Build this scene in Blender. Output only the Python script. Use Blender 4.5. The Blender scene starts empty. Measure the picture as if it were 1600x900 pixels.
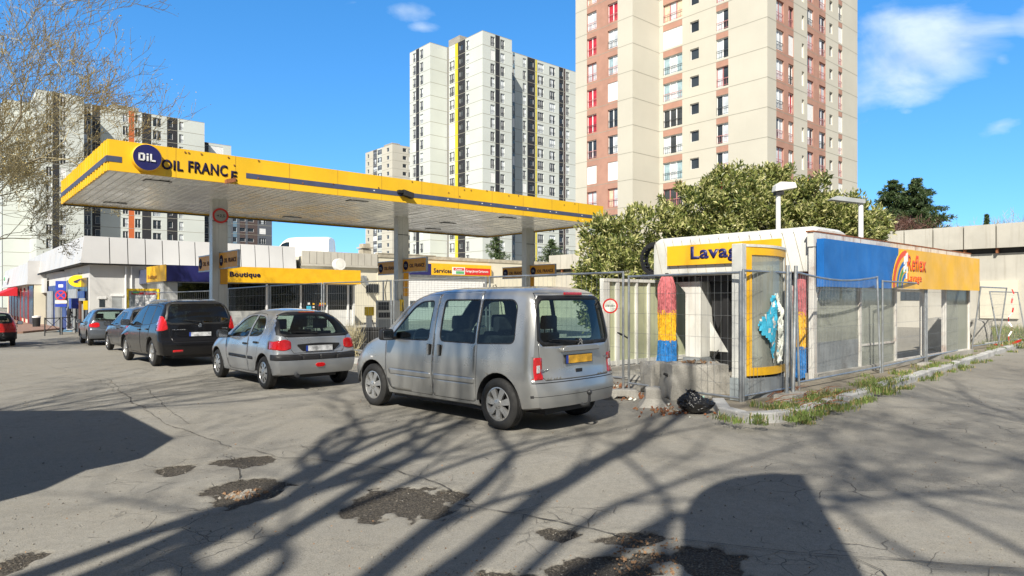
import bpy, bmesh, math, random
from mathutils import Vector, Matrix, noise
from mathutils.bvhtree import BVHTree
R = math.radians
sc = bpy.context.scene
C = sc.collection
# ------------------------------------------------------------------ camera
F, HY, CAMH = 1045.0, 468.0, 1.6          # focal length in px of a 1600 px frame, horizon row, eye height
cd = bpy.data.cameras.new('camera'); cam = bpy.data.objects.new('camera', cd); C.objects.link(cam)
cam.location = (0, 0, CAMH); cam.rotation_euler = (R(90), 0, 0)
cd.sensor_width = 36; cd.lens = 36*F/1600; cd.shift_y = (HY-450)/1600; cd.clip_start = .05; cd.clip_end = 3000
sc.camera = cam
# ------------------------------------------------------------------ sun and sky
SUN_AZ, SUN_EL = math.atan2(.267, .964), R(41)
TRAV = Vector((math.sin(SUN_AZ)*math.cos(SUN_EL), math.cos(SUN_AZ)*math.cos(SUN_EL), -math.sin(SUN_EL)))
SH = Vector((math.sin(SUN_AZ), math.cos(SUN_AZ), 0))/math.tan(SUN_EL)     # shadow offset per metre of height
sl = bpy.data.lights.new('sun', 'SUN'); so = bpy.data.objects.new('sun', sl); C.objects.link(so)
sl.energy = 5.0; sl.angle = R(.53); sl.color = (1, .94, .83)
so.rotation_euler = TRAV.to_track_quat('-Z', 'Y').to_euler(); so.location = (-10, -30, 40)
sc.view_settings.view_transform = 'Standard'; sc.view_settings.look = 'None'
sc.view_settings.exposure = .60; sc.view_settings.gamma = 1
w = bpy.data.worlds.new('World'); sc.world = w; w.use_nodes = True
nt = w.node_tree; N = nt.nodes; LK = nt.links; N.clear()
out = N.new('ShaderNodeOutputWorld'); bg = N.new('ShaderNodeBackground'); sky = N.new('ShaderNodeTexSky')
sky.sky_type = 'NISHITA'; sky.sun_disc = False; sky.sun_elevation = SUN_EL; sky.sun_rotation = math.pi+SUN_AZ
sky.air_density = 1.1; sky.dust_density = .35; sky.ozone_density = 2.6; sky.altitude = 50
bg.inputs[1].default_value = .15
hs = N.new('ShaderNodeHueSaturation'); hs.inputs['Saturation'].default_value = 1.34; hs.inputs['Value'].default_value = 1.18
LK.new(sky.outputs[0], hs.inputs['Color'])
tc = N.new('ShaderNodeTexCoord')
lift = N.new('ShaderNodeVectorMath'); lift.operation = 'MULTIPLY_ADD'; lift.inputs[1].default_value = (1, 1, 1.0); lift.inputs[2].default_value = (0, 0, .16)
nrmz = N.new('ShaderNodeVectorMath'); nrmz.operation = 'NORMALIZE'
LK.new(tc.outputs['Generated'], lift.inputs[0]); LK.new(lift.outputs[0], nrmz.inputs[0]); LK.new(nrmz.outputs[0], sky.inputs[0])
sp = N.new('ShaderNodeSeparateXYZ'); LK.new(tc.outputs['Generated'], sp.inputs[0])
def wm(op, a, b=None):
    m = N.new('ShaderNodeMath'); m.operation = op
    for i, x in enumerate((a, b)):
        if x is None: continue
        if isinstance(x, (int, float)): m.inputs[i].default_value = x
        else: LK.new(x, m.inputs[i])
    return m.outputs[0]
yy = wm('MAXIMUM', sp.outputs[1], .05)
cx = wm('DIVIDE', sp.outputs[0], yy); cz = wm('DIVIDE', sp.outputs[2], yy)
cv = N.new('ShaderNodeCombineXYZ'); LK.new(cx, cv.inputs[0]); LK.new(cz, cv.inputs[1])
no = N.new('ShaderNodeTexNoise'); no.inputs['Scale'].default_value = 7; no.inputs['Detail'].default_value = 9; no.inputs['Roughness'].default_value = .56
no.inputs['Distortion'].default_value = .35
mpn = N.new('ShaderNodeMapping'); mpn.inputs['Scale'].default_value = (.8, 1.5, 1); mpn.inputs['Rotation'].default_value = (0, 0, R(-22))
LK.new(cv.outputs[0], mpn.inputs[0]); LK.new(mpn.outputs[0], no.inputs[0])
tot = None
for (px, py, rx, ry, rot, amp) in [(1435, 82, 200, 88, 20, 1.12), (1655, 20, 120, 60, 10, .9), (1562, 196, 52, 20, 16, .66), (1565, 92, 26, 24, 0, .55), (640, 14, 56, 24, 0, .56), (660, 43, 34, 12, 0, .5), (1415, 176, 28, 12, 0, .6), (555, 4, 26, 12, 0, .45), (1250, -40, 120, 40, 8, .7)]:
    ax, az = (px-800)/F, (HY-py)/F
    dx = wm('SUBTRACT', cx, ax); dz = wm('SUBTRACT', cz, az)
    c_, s_ = math.cos(R(rot)), math.sin(R(rot))
    a = wm('ADD', wm('MULTIPLY', dx, c_*F/rx), wm('MULTIPLY', dz, s_*F/rx))
    b = wm('SUBTRACT', wm('MULTIPLY', dz, c_*F/ry), wm('MULTIPLY', dx, s_*F/ry))
    r = wm('SQRT', wm('ADD', wm('MULTIPLY', a, a), wm('MULTIPLY', b, b)))
    k = wm('MULTIPLY', wm('MAXIMUM', wm('SUBTRACT', 1.25, r), 0), amp)
    tot = k if tot is None else wm('MAXIMUM', tot, k)
m = wm('MULTIPLY', wm('SUBTRACT', wm('ADD', no.outputs[0], wm('MULTIPLY', tot, .42)), .64), 2.1)
m = wm('MULTIPLY', m, wm('MINIMUM', wm('MULTIPLY', tot, 4), 1))
m = wm('MAXIMUM', wm('MINIMUM', m, .70), 0)
m = wm('MULTIPLY', m, wm('GREATER_THAN', sp.outputs[1], .1))
n2 = N.new('ShaderNodeTexNoise'); n2.inputs['Scale'].default_value = 14; n2.inputs['Detail'].default_value = 5; LK.new(mpn.outputs[0], n2.inputs[0])
cr = N.new('ShaderNodeValToRGB'); cr.color_ramp.elements[0].position = .35; cr.color_ramp.elements[1].position = .65
cr.color_ramp.elements[0].color = (3.0, 3.7, 4.4, 1); cr.color_ramp.elements[1].color = (4.6, 5.1, 5.4, 1)
LK.new(n2.outputs[0], cr.inputs[0])
mx = N.new('ShaderNodeMix'); mx.data_type = 'RGBA'; LK.new(m, mx.inputs[0]); LK.new(hs.outputs[0], mx.inputs[6]); LK.new(cr.outputs[0], mx.inputs[7])
# the rest of the sky (behind the viewer and overhead) is dimmed to a patchy neutral tone, added to cut blue shadow fill
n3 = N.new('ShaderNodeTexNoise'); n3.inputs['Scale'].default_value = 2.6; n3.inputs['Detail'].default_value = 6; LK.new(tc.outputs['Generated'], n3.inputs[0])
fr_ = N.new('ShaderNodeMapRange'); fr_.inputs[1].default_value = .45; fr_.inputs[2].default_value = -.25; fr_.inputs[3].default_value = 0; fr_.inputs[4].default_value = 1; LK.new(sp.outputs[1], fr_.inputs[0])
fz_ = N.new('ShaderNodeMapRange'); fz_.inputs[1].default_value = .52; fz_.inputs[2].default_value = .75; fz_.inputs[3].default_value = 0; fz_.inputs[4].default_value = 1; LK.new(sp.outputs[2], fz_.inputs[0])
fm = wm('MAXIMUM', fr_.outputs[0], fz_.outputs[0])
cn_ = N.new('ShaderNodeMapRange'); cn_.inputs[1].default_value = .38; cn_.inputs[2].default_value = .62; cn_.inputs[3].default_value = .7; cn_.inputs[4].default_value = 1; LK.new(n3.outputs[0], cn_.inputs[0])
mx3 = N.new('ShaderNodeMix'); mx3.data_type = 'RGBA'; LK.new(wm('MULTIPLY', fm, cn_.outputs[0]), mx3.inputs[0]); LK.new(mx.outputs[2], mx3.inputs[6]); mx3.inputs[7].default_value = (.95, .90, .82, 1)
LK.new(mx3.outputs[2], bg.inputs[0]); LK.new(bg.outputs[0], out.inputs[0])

# ------------------------------------------------------------------ geometry helpers
UX = Vector((.757, .6536, 0)).normalized(); VX = Vector((-UX.y, UX.x, 0)); TH = math.atan2(UX.y, UX.x)
def terrain(x, y=0):
    t = -x-7
    return -.022*(math.log(1+math.exp(min(t, 40)*1.2))/1.2)*min(1, 42/max(8, math.hypot(x, y)))
def PX(px, py, Y): return Vector(((px-800)/F*Y, Y, CAMH-(py-HY)/F*Y))
def GP(px, py, z=0):
    Y = (CAMH-z)*F/(py-HY); return Vector(((px-800)/F*Y, Y, z))
def GT(px, py):
    z = 0
    for _ in range(6):
        p = GP(px, py, z); z = terrain(p.x, p.y)
    return Vector((p.x, p.y, z))
def hit(px, A, d):
    r = (px-800)/F
    return (r*A.y-A.x)/(d.x-r*d.y)
def V(*a): return Vector(a)
def vec3(p): return Vector((p[0], p[1], p[2] if len(p) > 2 else 0))

def tag(o, label=None, cat=None, group=None, kind=None):
    if label: o['label'] = label
    if cat: o['category'] = cat
    if group: o['group'] = group
    if kind: o['kind'] = kind
    return o
def empty(name, loc=(0, 0, 0), rz=0, label=None, cat=None, group=None):
    o = bpy.data.objects.new(name, None); C.objects.link(o); o.location = loc; o.rotation_euler = (0, 0, rz); o.empty_display_size = .2
    return tag(o, label, cat, group)
def kids(o): return [c for c in ALLK.get(o.name, [])]
ALLK = {}
def link(o, parent=None):
    C.objects.link(o)
    if parent is not None:
        o.parent = parent; ALLK.setdefault(parent.name, []).append(o)
    return o
def copy_tree(o, parent=None):
    c = o.copy(); link(c, parent)
    for k in kids(o): copy_tree(k, c)
    return c

class MB:
    def __init__(s): s.v = []; s.f = []; s.m = []
    def add(s, vs, fs, m=0):
        b = len(s.v); s.v += [tuple(v) for v in vs]; s.f += [tuple(i+b for i in f) for f in fs]; s.m += [m]*len(fs)
    def box(s, a, b, m=0):
        x0, y0, z0 = a; x1, y1, z1 = b
        if x0 > x1: x0, x1 = x1, x0
        if y0 > y1: y0, y1 = y1, y0
        if z0 > z1: z0, z1 = z1, z0
        s.add([(x0,y0,z0),(x1,y0,z0),(x1,y1,z0),(x0,y1,z0),(x0,y0,z1),(x1,y0,z1),(x1,y1,z1),(x0,y1,z1)],
              [(0,3,2,1),(4,5,6,7),(0,1,5,4),(1,2,6,5),(2,3,7,6),(3,0,4,7)], m)
    def obox(s, c, ax, ay, az, hx, hy, hz, m=0):
        c = vec3(c); ax = Vector(ax).normalized()*hx; ay = Vector(ay).normalized()*hy; az = Vector(az).normalized()*hz
        vs = [c+ax*i+ay*j+az*k for k in (-1, 1) for (i, j) in ((-1,-1),(1,-1),(1,1),(-1,1))]
        s.add(vs, [(0,3,2,1),(4,5,6,7),(0,1,5,4),(1,2,6,5),(2,3,7,6),(3,0,4,7)], m)
    def quad(s, a, b, c, d, m=0): s.add([a, b, c, d], [(0, 1, 2, 3)], m)
    def tube(s, pts, rad, n=8, m=0, cap=True):
        pts = [vec3(p) for p in pts]
        if not isinstance(rad, (list, tuple)): rad = [rad]*len(pts)
        vs = []; prev = None
        for i, p in enumerate(pts):
            t = (pts[min(i+1, len(pts)-1)]-pts[max(i-1, 0)])
            if t.length < 1e-9: t = Vector((0, 0, 1))
            t.normalize()
            if prev is None: a = t.orthogonal().normalized()
            else:
                a = prev-t*prev.dot(t); a = a.normalized() if a.length > 1e-6 else t.orthogonal().normalized()
            prev = a; b = t.cross(a)
            for k in range(n):
                an = 2*math.pi*k/n; vs.append(p+(a*math.cos(an)+b*math.sin(an))*rad[i])
        fs = []
        for i in range(len(pts)-1):
            for k in range(n):
                k2 = (k+1) % n; fs.append((i*n+k, i*n+k2, (i+1)*n+k2, (i+1)*n+k))
        if cap: fs.append(tuple(range(n-1, -1, -1))); fs.append(tuple((len(pts)-1)*n+k for k in range(n)))
        s.add(vs, fs, m)
    def cyl(s, a, b, r, n=16, m=0, r2=None): s.tube([a, b], [r, r if r2 is None else r2], n, m)
    def lathe(s, prof, n=24, axis='z', c=(0, 0, 0), m=0, mats=None):
        vs = []; fs = []; ms = []
        for (r, h) in prof:
            for k in range(n):
                a = 2*math.pi*k/n; x, y = r*math.cos(a), r*math.sin(a)
                p = (x, y, h) if axis == 'z' else ((x, h, y) if axis == 'y' else (h, x, y))
                vs.append((p[0]+c[0], p[1]+c[1], p[2]+c[2]))
        for i in range(len(prof)-1):
            for k in range(n):
                k2 = (k+1) % n; fs.append((i*n+k, i*n+k2, (i+1)*n+k2, (i+1)*n+k)); ms.append(mats[i] if mats else m)
        b = len(s.v); s.v += vs; s.f += [tuple(i+b for i in f) for f in fs]; s.m += ms
    def prism(s, poly, o, ax, ay, az, m=0, mside=None):
        """poly in 2D extruded: o + x*ax + y*ay, thickness vector az"""
        o = vec3(o); ax = Vector(ax); ay = Vector(ay); az = Vector(az); n = len(poly)
        vs = [o+ax*p[0]+ay*p[1] for p in poly]+[o+ax*p[0]+ay*p[1]+az for p in poly]
        b = len(s.v); s.v += [tuple(v) for v in vs]
        s.f += [tuple(b+i for i in range(n-1, -1, -1)), tuple(b+n+i for i in range(n))]; s.m += [m, m]
        for i in range(n):
            j = (i+1) % n; s.f.append((b+i, b+j, b+n+j, b+n+i)); s.m.append(m if mside is None else mside)
    def build(s, name, mats, parent=None, smooth=None, loc=None, recalc=True, bevel=None):
        me = bpy.data.meshes.new(name); me.from_pydata(s.v, [], s.f)
        if not isinstance(mats, (list, tuple)): mats = [mats]
        for x in mats: me.materials.append(x)
        if len(mats) > 1: me.polygons.foreach_set('material_index', s.m)
        if recalc:
            bm = bmesh.new(); bm.from_mesh(me); bmesh.ops.recalc_face_normals(bm, faces=bm.faces); bm.to_mesh(me); bm.free()
        if smooth is not None:
            me.polygons.foreach_set('use_smooth', [True]*len(me.polygons)); me.set_sharp_from_angle(angle=R(smooth))
        me.update()
        o = bpy.data.objects.new(name, me); link(o, parent)
        if loc is not None: o.location = loc
        if bevel:
            b = o.modifiers.new('bevel', 'BEVEL'); b.width = bevel; b.segments = 2; b.limit_method = 'ANGLE'; b.angle_limit = R(40)
        return o

# ------------------------------------------------------------------ materials
MATS = {}
def nmat(name):
    m = bpy.data.materials.new(name); m.use_nodes = True
    b = m.node_tree.nodes['Principled BSDF']; MATS[name] = m
    return m, m.node_tree.nodes, m.node_tree.links, b
def mat(name, col, rough=.6, metal=0, var=.08, scale=3.0, dirt=0, dirtcol=(.12, .1, .08), bump=0, bscale=30, coat=0, streak=0, emit=0, fine=0, spec=.5, trans=0):
    if name in MATS: return MATS[name]
    m, n, l, b = nmat(name)
    b.inputs['Roughness'].default_value = rough; b.inputs['Metallic'].default_value = metal
    b.inputs['Coat Weight'].default_value = coat; b.inputs['Coat Roughness'].default_value = .06
    b.inputs['Specular IOR Level'].default_value = spec
    tcn = n.new('ShaderNodeTexCoord'); geo = n.new('ShaderNodeNewGeometry')
    def noisef(sc_, det=5, rgh=.55, vecin=None):
        t = n.new('ShaderNodeTexNoise'); t.inputs['Scale'].default_value = sc_; t.inputs['Detail'].default_value = det; t.inputs['Roughness'].default_value = rgh
        l.new(vecin or tcn.outputs['Object'], t.inputs['Vector']); return t.outputs[0]
    def mixc(f, a, c2):
        x = n.new('ShaderNodeMix'); x.data_type = 'RGBA'
        if isinstance(f, float): x.inputs[0].default_value = f
        else: l.new(f, x.inputs[0])
        for i, q in ((6, a), (7, c2)):
            if isinstance(q, tuple): x.inputs[i].default_value = (*q[:3], 1)
            else: l.new(q, x.inputs[i])
        return x.outputs[2]
    def ramp(f, p0, p1, v0=0, v1=1):
        x = n.new('ShaderNodeMapRange'); x.inputs[1].default_value = p0; x.inputs[2].default_value = p1; x.inputs[3].default_value = v0; x.inputs[4].default_value = v1
        x.interpolation_type = 'SMOOTHSTEP'; l.new(f, x.inputs[0]); return x.outputs[0]
    c = tuple(col)
    if var > 0:
        lo = tuple(max(0, x*(1-var)) for x in col); hi = tuple(min(1, x*(1+var)) for x in col)
        c = mixc(ramp(noisef(scale), .3, .7), lo, hi)
    if fine > 0:
        c = mixc(ramp(noisef(scale*25, 2), .35, .65, 0, fine), c, tuple(x*.45 for x in col))
    if dirt > 0:
        c = mixc(ramp(noisef(scale*.6, 8, .65), .48, .78, 0, dirt), c, dirtcol)
    if streak > 0:
        mp = n.new('ShaderNodeMapping'); mp.inputs['Scale'].default_value = (7, 7, .35); l.new(tcn.outputs['Object'], mp.inputs[0])
        c = mixc(ramp(noisef(1.0, 6, .6, mp.outputs[0]), .5, .8, 0, streak), c, dirtcol)
    if isinstance(c, tuple): b.inputs['Base Color'].default_value = (*c, 1)
    else: l.new(c, b.inputs['Base Color'])
    if rough > .1 and var > 0:
        l.new(ramp(noisef(scale*2.3), .3, .7, max(.02, rough-.08), min(1, rough+.08)), b.inputs['Roughness'])
    if bump > 0:
        bp = n.new('ShaderNodeBump'); bp.inputs['Strength'].default_value = bump; bp.inputs['Distance'].default_value = .02
        l.new(noisef(bscale, 4), bp.inputs['Height']); l.new(bp.outputs[0], b.inputs['Normal'])
    if emit: b.inputs['Emission Color'].default_value = (*col, 1); b.inputs['Emission Strength'].default_value = emit
    return m
def glassmat(name, tint=(.5, .6, .56), refl=.09, rough=.0):
    m, n, l, b = nmat(name); n.remove(b); o = n['Material Output']
    t = n.new('ShaderNodeBsdfTransparent'); t.inputs[0].default_value = (*tint, 1)
    g = n.new('ShaderNodeBsdfGlossy'); g.inputs['Roughness'].default_value = rough+.01
    ge = n.new('ShaderNodeNewGeometry'); dt = n.new('ShaderNodeVectorMath'); dt.operation = 'DOT_PRODUCT'; l.new(ge.outputs['Normal'], dt.inputs[0]); l.new(ge.outputs['Incoming'], dt.inputs[1])
    ab = n.new('ShaderNodeMath'); ab.operation = 'ABSOLUTE'; l.new(dt.outputs['Value'], ab.inputs[0])
    om = n.new('ShaderNodeMath'); om.operation = 'SUBTRACT'; om.inputs[0].default_value = 1; l.new(ab.outputs[0], om.inputs[1])
    pw = n.new('ShaderNodeMath'); pw.operation = 'POWER'; pw.inputs[1].default_value = 5; l.new(om.outputs[0], pw.inputs[0])
    ad = n.new('ShaderNodeMath'); ad.operation = 'MULTIPLY_ADD'; ad.inputs[1].default_value = .9; ad.inputs[2].default_value = refl; l.new(pw.outputs[0], ad.inputs[0])
    mx = n.new('ShaderNodeMixShader'); l.new(ad.outputs[0], mx.inputs[0]); l.new(t.outputs[0], mx.inputs[1]); l.new(g.outputs[0], mx.inputs[2]); l.new(mx.outputs[0], o.inputs[0])
    return m
def M(n): return MATS[n]

def text_mesh(parent, name, s, o, right, up, width, height, m, thick=.01, bold=.0, shear=0):
    """mesh lettering with lower-left corner o, in plane right/up, scaled to width x height"""
    cu = bpy.data.curves.new(name, 'FONT'); cu.body = s; cu.extrude = 0; cu.offset = bold; cu.shear = shear; cu.resolution_u = 3; cu.size = 1; cu.space_character = 1.08
    to = bpy.data.objects.new(name, cu); C.objects.link(to)
    dg = bpy.context.evaluated_depsgraph_get(); dg.update()
    me = bpy.data.meshes.new_from_object(to.evaluated_get(dg)); bpy.data.objects.remove(to); bpy.data.curves.remove(cu)
    xs = [v.co.x for v in me.vertices]; ys = [v.co.y for v in me.vertices]
    x0, x1, y0, y1 = min(xs), max(xs), min(ys), max(ys)
    right = Vector(right).normalized(); up = Vector(up).normalized(); nrm = right.cross(up); o = vec3(o)
    bm = bmesh.new(); bm.from_mesh(me)
    bmesh.ops.remove_doubles(bm, verts=bm.verts, dist=1e-5)
    if thick > 0:
        r = bmesh.ops.extrude_face_region(bm, geom=bm.faces[:])
        for e in r['geom']:
            if isinstance(e, bmesh.types.BMVert): e.co.z += 1
    for v in bm.verts:
        a = (v.co.x-x0)/(x1-x0)*width; b = (v.co.y-y0)/(y1-y0)*height
        v.co = o+right*a+up*b+nrm*(thick*v.co.z)
    bmesh.ops.recalc_face_normals(bm, faces=bm.faces)
    bm.to_mesh(me); bm.free(); me.name = name; me.materials.clear(); me.materials.append(m)
    ob = bpy.data.objects.new(name, me); link(ob, parent)
    return ob
def circle(r, n=32, cx=0, cy=0, ry=None): return [(cx+r*math.cos(2*math.pi*i/n), cy+(ry or r)*math.sin(2*math.pi*i/n)) for i in range(n)]
def rpoly(pts, r, n=4):
    """polygon with rounded corners; r may be a list"""
    o = []; L = len(pts)
    for i in range(L):
        p = Vector(pts[i]); a = Vector(pts[i-1]); b = Vector(pts[(i+1) % L]); rr = r[i] if isinstance(r, (list, tuple)) else r
        if rr <= 0: o.append(tuple(p)); continue
        da = a-p; db = b-p; rr2 = min(rr, da.length*.45, db.length*.45); s = p+da.normalized()*rr2; e = p+db.normalized()*rr2
        for k in range(n+1):
            t = k/n; q = s*(1-t)**2+p*2*t*(1-t)+e*t*t; o.append((q.x, q.y))
    return o
def rrect(x0, y0, x1, y1, r, n=4): return rpoly([(x0, y0), (x1, y0), (x1, y1), (x0, y1)], r, n)

mat('white_paint', (.66, .66, .63), .5, var=.05, dirt=.25, dirtcol=(.4, .38, .33), streak=.25)
mat('white_clean', (.78, .78, .77), .45, var=.03)
mat('canopy_yellow', (.84, .50, .022), .40, var=.09, scale=.6, dirt=.3, streak=.3, dirtcol=(.45, .3, .06), spec=.4)
mat('sign_yellow', (.83, .46, .014), .45, var=.07, dirt=.15, streak=.15, dirtcol=(.4, .28, .08))
mat('sign_orange', (.72, .33, .015), .5, var=.05)
mat('navy', (.016, .017, .11), .45, var=.05)
mat('letter_navy', (.018, .016, .05), .75, var=0, spec=.15)
mat('band_slate', (.07, .085, .15), .45, var=.1)
mat('red_paint', (.62, .025, .02), .45, var=.05)
mat('black_plastic', (.016, .016, .017), .55, var=.2)
mat('rubber', (.016, .016, .016), .78, var=.3, scale=8)
mat('dark_void', (.006, .006, .007), .9, var=0)
mat('galvanised', (.42, .44, .45), .42, metal=.75, var=.15, scale=6)
mat('concrete', (.36, .345, .31), .9, var=.16, scale=2, dirt=.4, dirtcol=(.13, .12, .1), bump=.35, bscale=40, fine=.3)
mat('concrete_wall', (.46, .44, .385), .9, var=.1, scale=.6, dirt=.35, dirtcol=(.25, .22, .17), streak=.45, bump=.15)
mat('rust', (.23, .085, .035), .9, var=.4, scale=8, dirt=.5, dirtcol=(.06, .03, .02))
mat('kerb_stone', (.42, .42, .41), .85, var=.14, scale=3, dirt=.4, dirtcol=(.18, .17, .14), bump=.35, fine=.3)
mat('dark_metal', (.03, .032, .035), .5, var=.2)
glassmat('car_glass', (.62, .74, .70), .07)
glassmat('car_glass_dark', (.05, .06, .06), .10)
glassmat('shop_glass', (.28, .33, .32), .08)
# ================================================================== GROUND
rnd = random.Random(7)
HOLES = [(372, 768, 62, 24), (622, 788, 78, 27), (700, 772, 30, 9), (395, 720, 50, 10), (272, 732, 28, 8), (880, 836, 46, 13), (985, 842, 52, 9), (1020, 872, 30, 10), (940, 890, 70, 16), (1110, 882, 60, 22), (20, 882, 34, 22), (820, 905, 60, 14)]
HG = []
for (px, py, rx, ry) in HOLES:
    c = GP(px, py); ex = rx/F*c.y; a = GP(px, py-ry); b = GP(px, py+ry); HG.append((c.x, (a.y+b.y)/2, ex, (a.y-b.y)/2))
def holemask(x, y):
    best = 0
    for (cx_, cy_, ex, ey) in HG:
        dx, dy = (x-cx_)/ex, (y-cy_)/ey
        if abs(dx) > 2 or abs(dy) > 2: continue
        q = math.sqrt(dx*dx+dy*dy)+.75*noise.fractal(Vector((x*3.1, y*3.1, cx_)), .8, 2.2, 4)
        t = min(1, max(0, (1.08-q)/.34)); best = max(best, t*t*(3-2*t))
    return best
def axis(lo, hi, step, far):
    a = []; v = lo
    while v <= hi: a.append(v); v += step
    g = step; v = a[-1]
    while v < far: g *= 1.17; v += g; a.append(v)
    g = step; v = a[0]
    while v > -far: g *= 1.17; v -= g; a.insert(0, v)
    return a
gx = axis(-4.4, 3.6, .032, 1500); gy = axis(3.5, 7.9, .032, 1500)
me = bpy.data.meshes.new('ground'); vs = []; hm = []
for y in gy:
    for x in gx:
        h = holemask(x, y) if (-5 < x < 4.5 and 3 < y < 9) else 0
        z = terrain(x, y)+(.006*noise.noise(Vector((x*.8, y*.8, 0))) if abs(x) < 20 and 0 < y < 25 else 0)
        if h > 0: z -= h*(.022+.010*noise.noise(Vector((x*9, y*9, 3))))
        vs.append((x, y, z)); hm.append(h)
nx = len(gx)
fs = [(j*nx+i, j*nx+i+1, (j+1)*nx+i+1, (j+1)*nx+i) for j in range(len(gy)-1) for i in range(nx-1)]
me.from_pydata(vs, [], fs); me.update()
at = me.attributes.new('hole', 'FLOAT', 'POINT'); at.data.foreach_set('value', hm)
me.polygons.foreach_set('use_smooth', [True]*len(me.polygons))
def asphalt_mat():
    m, n, l, b = nmat('asphalt')
    tcn = n.new('ShaderNodeTexCoord')
    def nz(s, d=6, r=.6, dist=0):
        t = n.new('ShaderNodeTexNoise'); t.inputs['Scale'].default_value = s; t.inputs['Detail'].default_value = d; t.inputs['Roughness'].default_value = r; t.inputs['Distortion'].default_value = dist
        l.new(tcn.outputs['Object'], t.inputs['Vector']); return t.outputs[0]
    def mr(f, a, c, v0=0, v1=1):
        x = n.new('ShaderNodeMapRange'); x.interpolation_type = 'SMOOTHSTEP'
        for i, q in enumerate((a, c, v0, v1)): x.inputs[i+1].default_value = q
        l.new(f, x.inputs[0]); return x.outputs[0]
    def mc(f, a, c):
        x = n.new('ShaderNodeMix'); x.data_type = 'RGBA'
        if isinstance(f, (float, int)): x.inputs[0].default_value = f
        else: l.new(f, x.inputs[0])
        for i, q in ((6, a), (7, c)):
            if isinstance(q, tuple): x.inputs[i].default_value = (*q, 1)
            else: l.new(q, x.inputs[i])
        return x.outputs[2]
    def mm(op, a, c):
        x = n.new('ShaderNodeMath'); x.operation = op
        for i, q in enumerate((a, c)):
            if isinstance(q, (float, int)): x.inputs[i].default_value = q
            else: l.new(q, x.inputs[i])
        return x.outputs[0]
    col = mc(mr(nz(.22, 5), .35, .65), (.205, .194, .166), (.285, .270, .234))
    col = mc(mr(nz(1.3, 7, .65), .38, .66, 0, .6), col, (.265, .24, .188))
    col = mc(mr(nz(2.6, 9, .7, .5), .52, .72, 0, .7), col, (.088, .080, .068))
    col = mc(mr(nz(.5, 9, .7, .8), .56, .63, 0, .5), col, (.12, .112, .098))
    col = mc(mr(nz(34, 4, .8), .5, .72, 0, .45), col, (.07, .064, .054))
    col = mc(mr(nz(.16, 6, .6, .6), .5, .62, 0, .38), col, (.155, .145, .125))
    col = mc(mr(nz(.9, 10, .68, .4), .60, .72, 0, .5), col, (.29, .26, .20))
    col = mc(mr(nz(14, 8, .75), .35, .65, 0, .6), col, (.14, .131, .112))
    col = mc(mr(nz(7, 8, .8, .4), .55, .75, 0, .5), col, (.31, .29, .245))
    # aggregate grain
    col = mc(mr(nz(80, 3, .8), .3, .7, 0, .7), col, (.32, .305, .27))
    col = mc(mr(nz(120, 3, .8), .54, .70, 0, .85), col, (.045, .043, .04))
    vo = n.new('ShaderNodeTexVoronoi'); vo.inputs['Scale'].default_value = 34; l.new(tcn.outputs['Object'], vo.inputs['Vector'])
    col = mc(mm('MULTIPLY', mr(vo.outputs['Distance'], .0, .12, 1, 0), mr(nz(6, 3), .52, .6)), col, (.42, .38, .30))
    # small crack nets in worn places
    ds = n.new('ShaderNodeMix'); ds.data_type = 'RGBA'; ds.inputs[0].default_value = .12
    cn = n.new('ShaderNodeTexNoise'); cn.inputs['Scale'].default_value = 3.5; cn.inputs['Detail'].default_value = 5
    l.new(tcn.outputs['Object'], cn.inputs['Vector']); l.new(tcn.outputs['Object'], ds.inputs[6]); l.new(cn.outputs['Color'], ds.inputs[7])
    v2 = n.new('ShaderNodeTexVoronoi'); v2.feature = 'DISTANCE_TO_EDGE'; v2.inputs['Scale'].default_value = 2.6; l.new(ds.outputs[2], v2.inputs['Vector'])
    v3 = n.new('ShaderNodeTexVoronoi'); v3.feature = 'DISTANCE_TO_EDGE'; v3.inputs['Scale'].default_value = 7.5; l.new(ds.outputs[2], v3.inputs['Vector'])
    ck = mm('MULTIPLY', mr(v2.outputs[0], .0, .012, 1, 0), mr(nz(.55, 4), .54, .62))
    ck2 = mm('MULTIPLY', mr(v3.outputs[0], .0, .022, 1, 0), mr(nz(.8, 4, .6, .3), .60, .66))
    ckk = mm('MAXIMUM', ck, ck2)
    col = mc(mm('MULTIPLY', ckk, .75), col, (.05, .045, .04))
    # potholes
    a = n.new('ShaderNodeAttribute'); a.attribute_name = 'hole'
    col = mc(mr(a.outputs['Fac'], .0, .5, 0, .45), col, (.13, .11, .08))
    hmk = mr(mm('ADD', a.outputs['Fac'], mm('MULTIPLY', mm('SUBTRACT', nz(16, 8), .5), 1.3)), .35, .6)
    hc = mc(mr(nz(60, 4, .7), .4, .66), (.062, .053, .043), (.18, .158, .125))
    hc = mc(mr(nz(120, 2, .7), .62, .7, 0, .8), hc, (.33, .29, .23))
    col = mc(hmk, col, hc)
    l.new(col, b.inputs['Base Color']); b.inputs['Roughness'].default_value = .86; b.inputs['Specular IOR Level'].default_value = .3
    h = mm('ADD', mm('MULTIPLY', nz(110, 3, .7), .5), mm('MULTIPLY', mr(nz(60, 4, .7), .3, .7), mm('MULTIPLY', hmk, 3.0)))
    h = mm('SUBTRACT', h, mm('MULTIPLY', ckk, 1.2))
    bp = n.new('ShaderNodeBump'); bp.inputs['Strength'].default_value = .8; bp.inputs['Distance'].default_value = .010
    l.new(h, bp.inputs['Height']); l.new(bp.outputs[0], b.inputs['Normal'])
    return m
me.materials.append(asphalt_mat())
g = bpy.data.objects.new('ground', me); link(g); tag(g, kind='structure')
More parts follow.
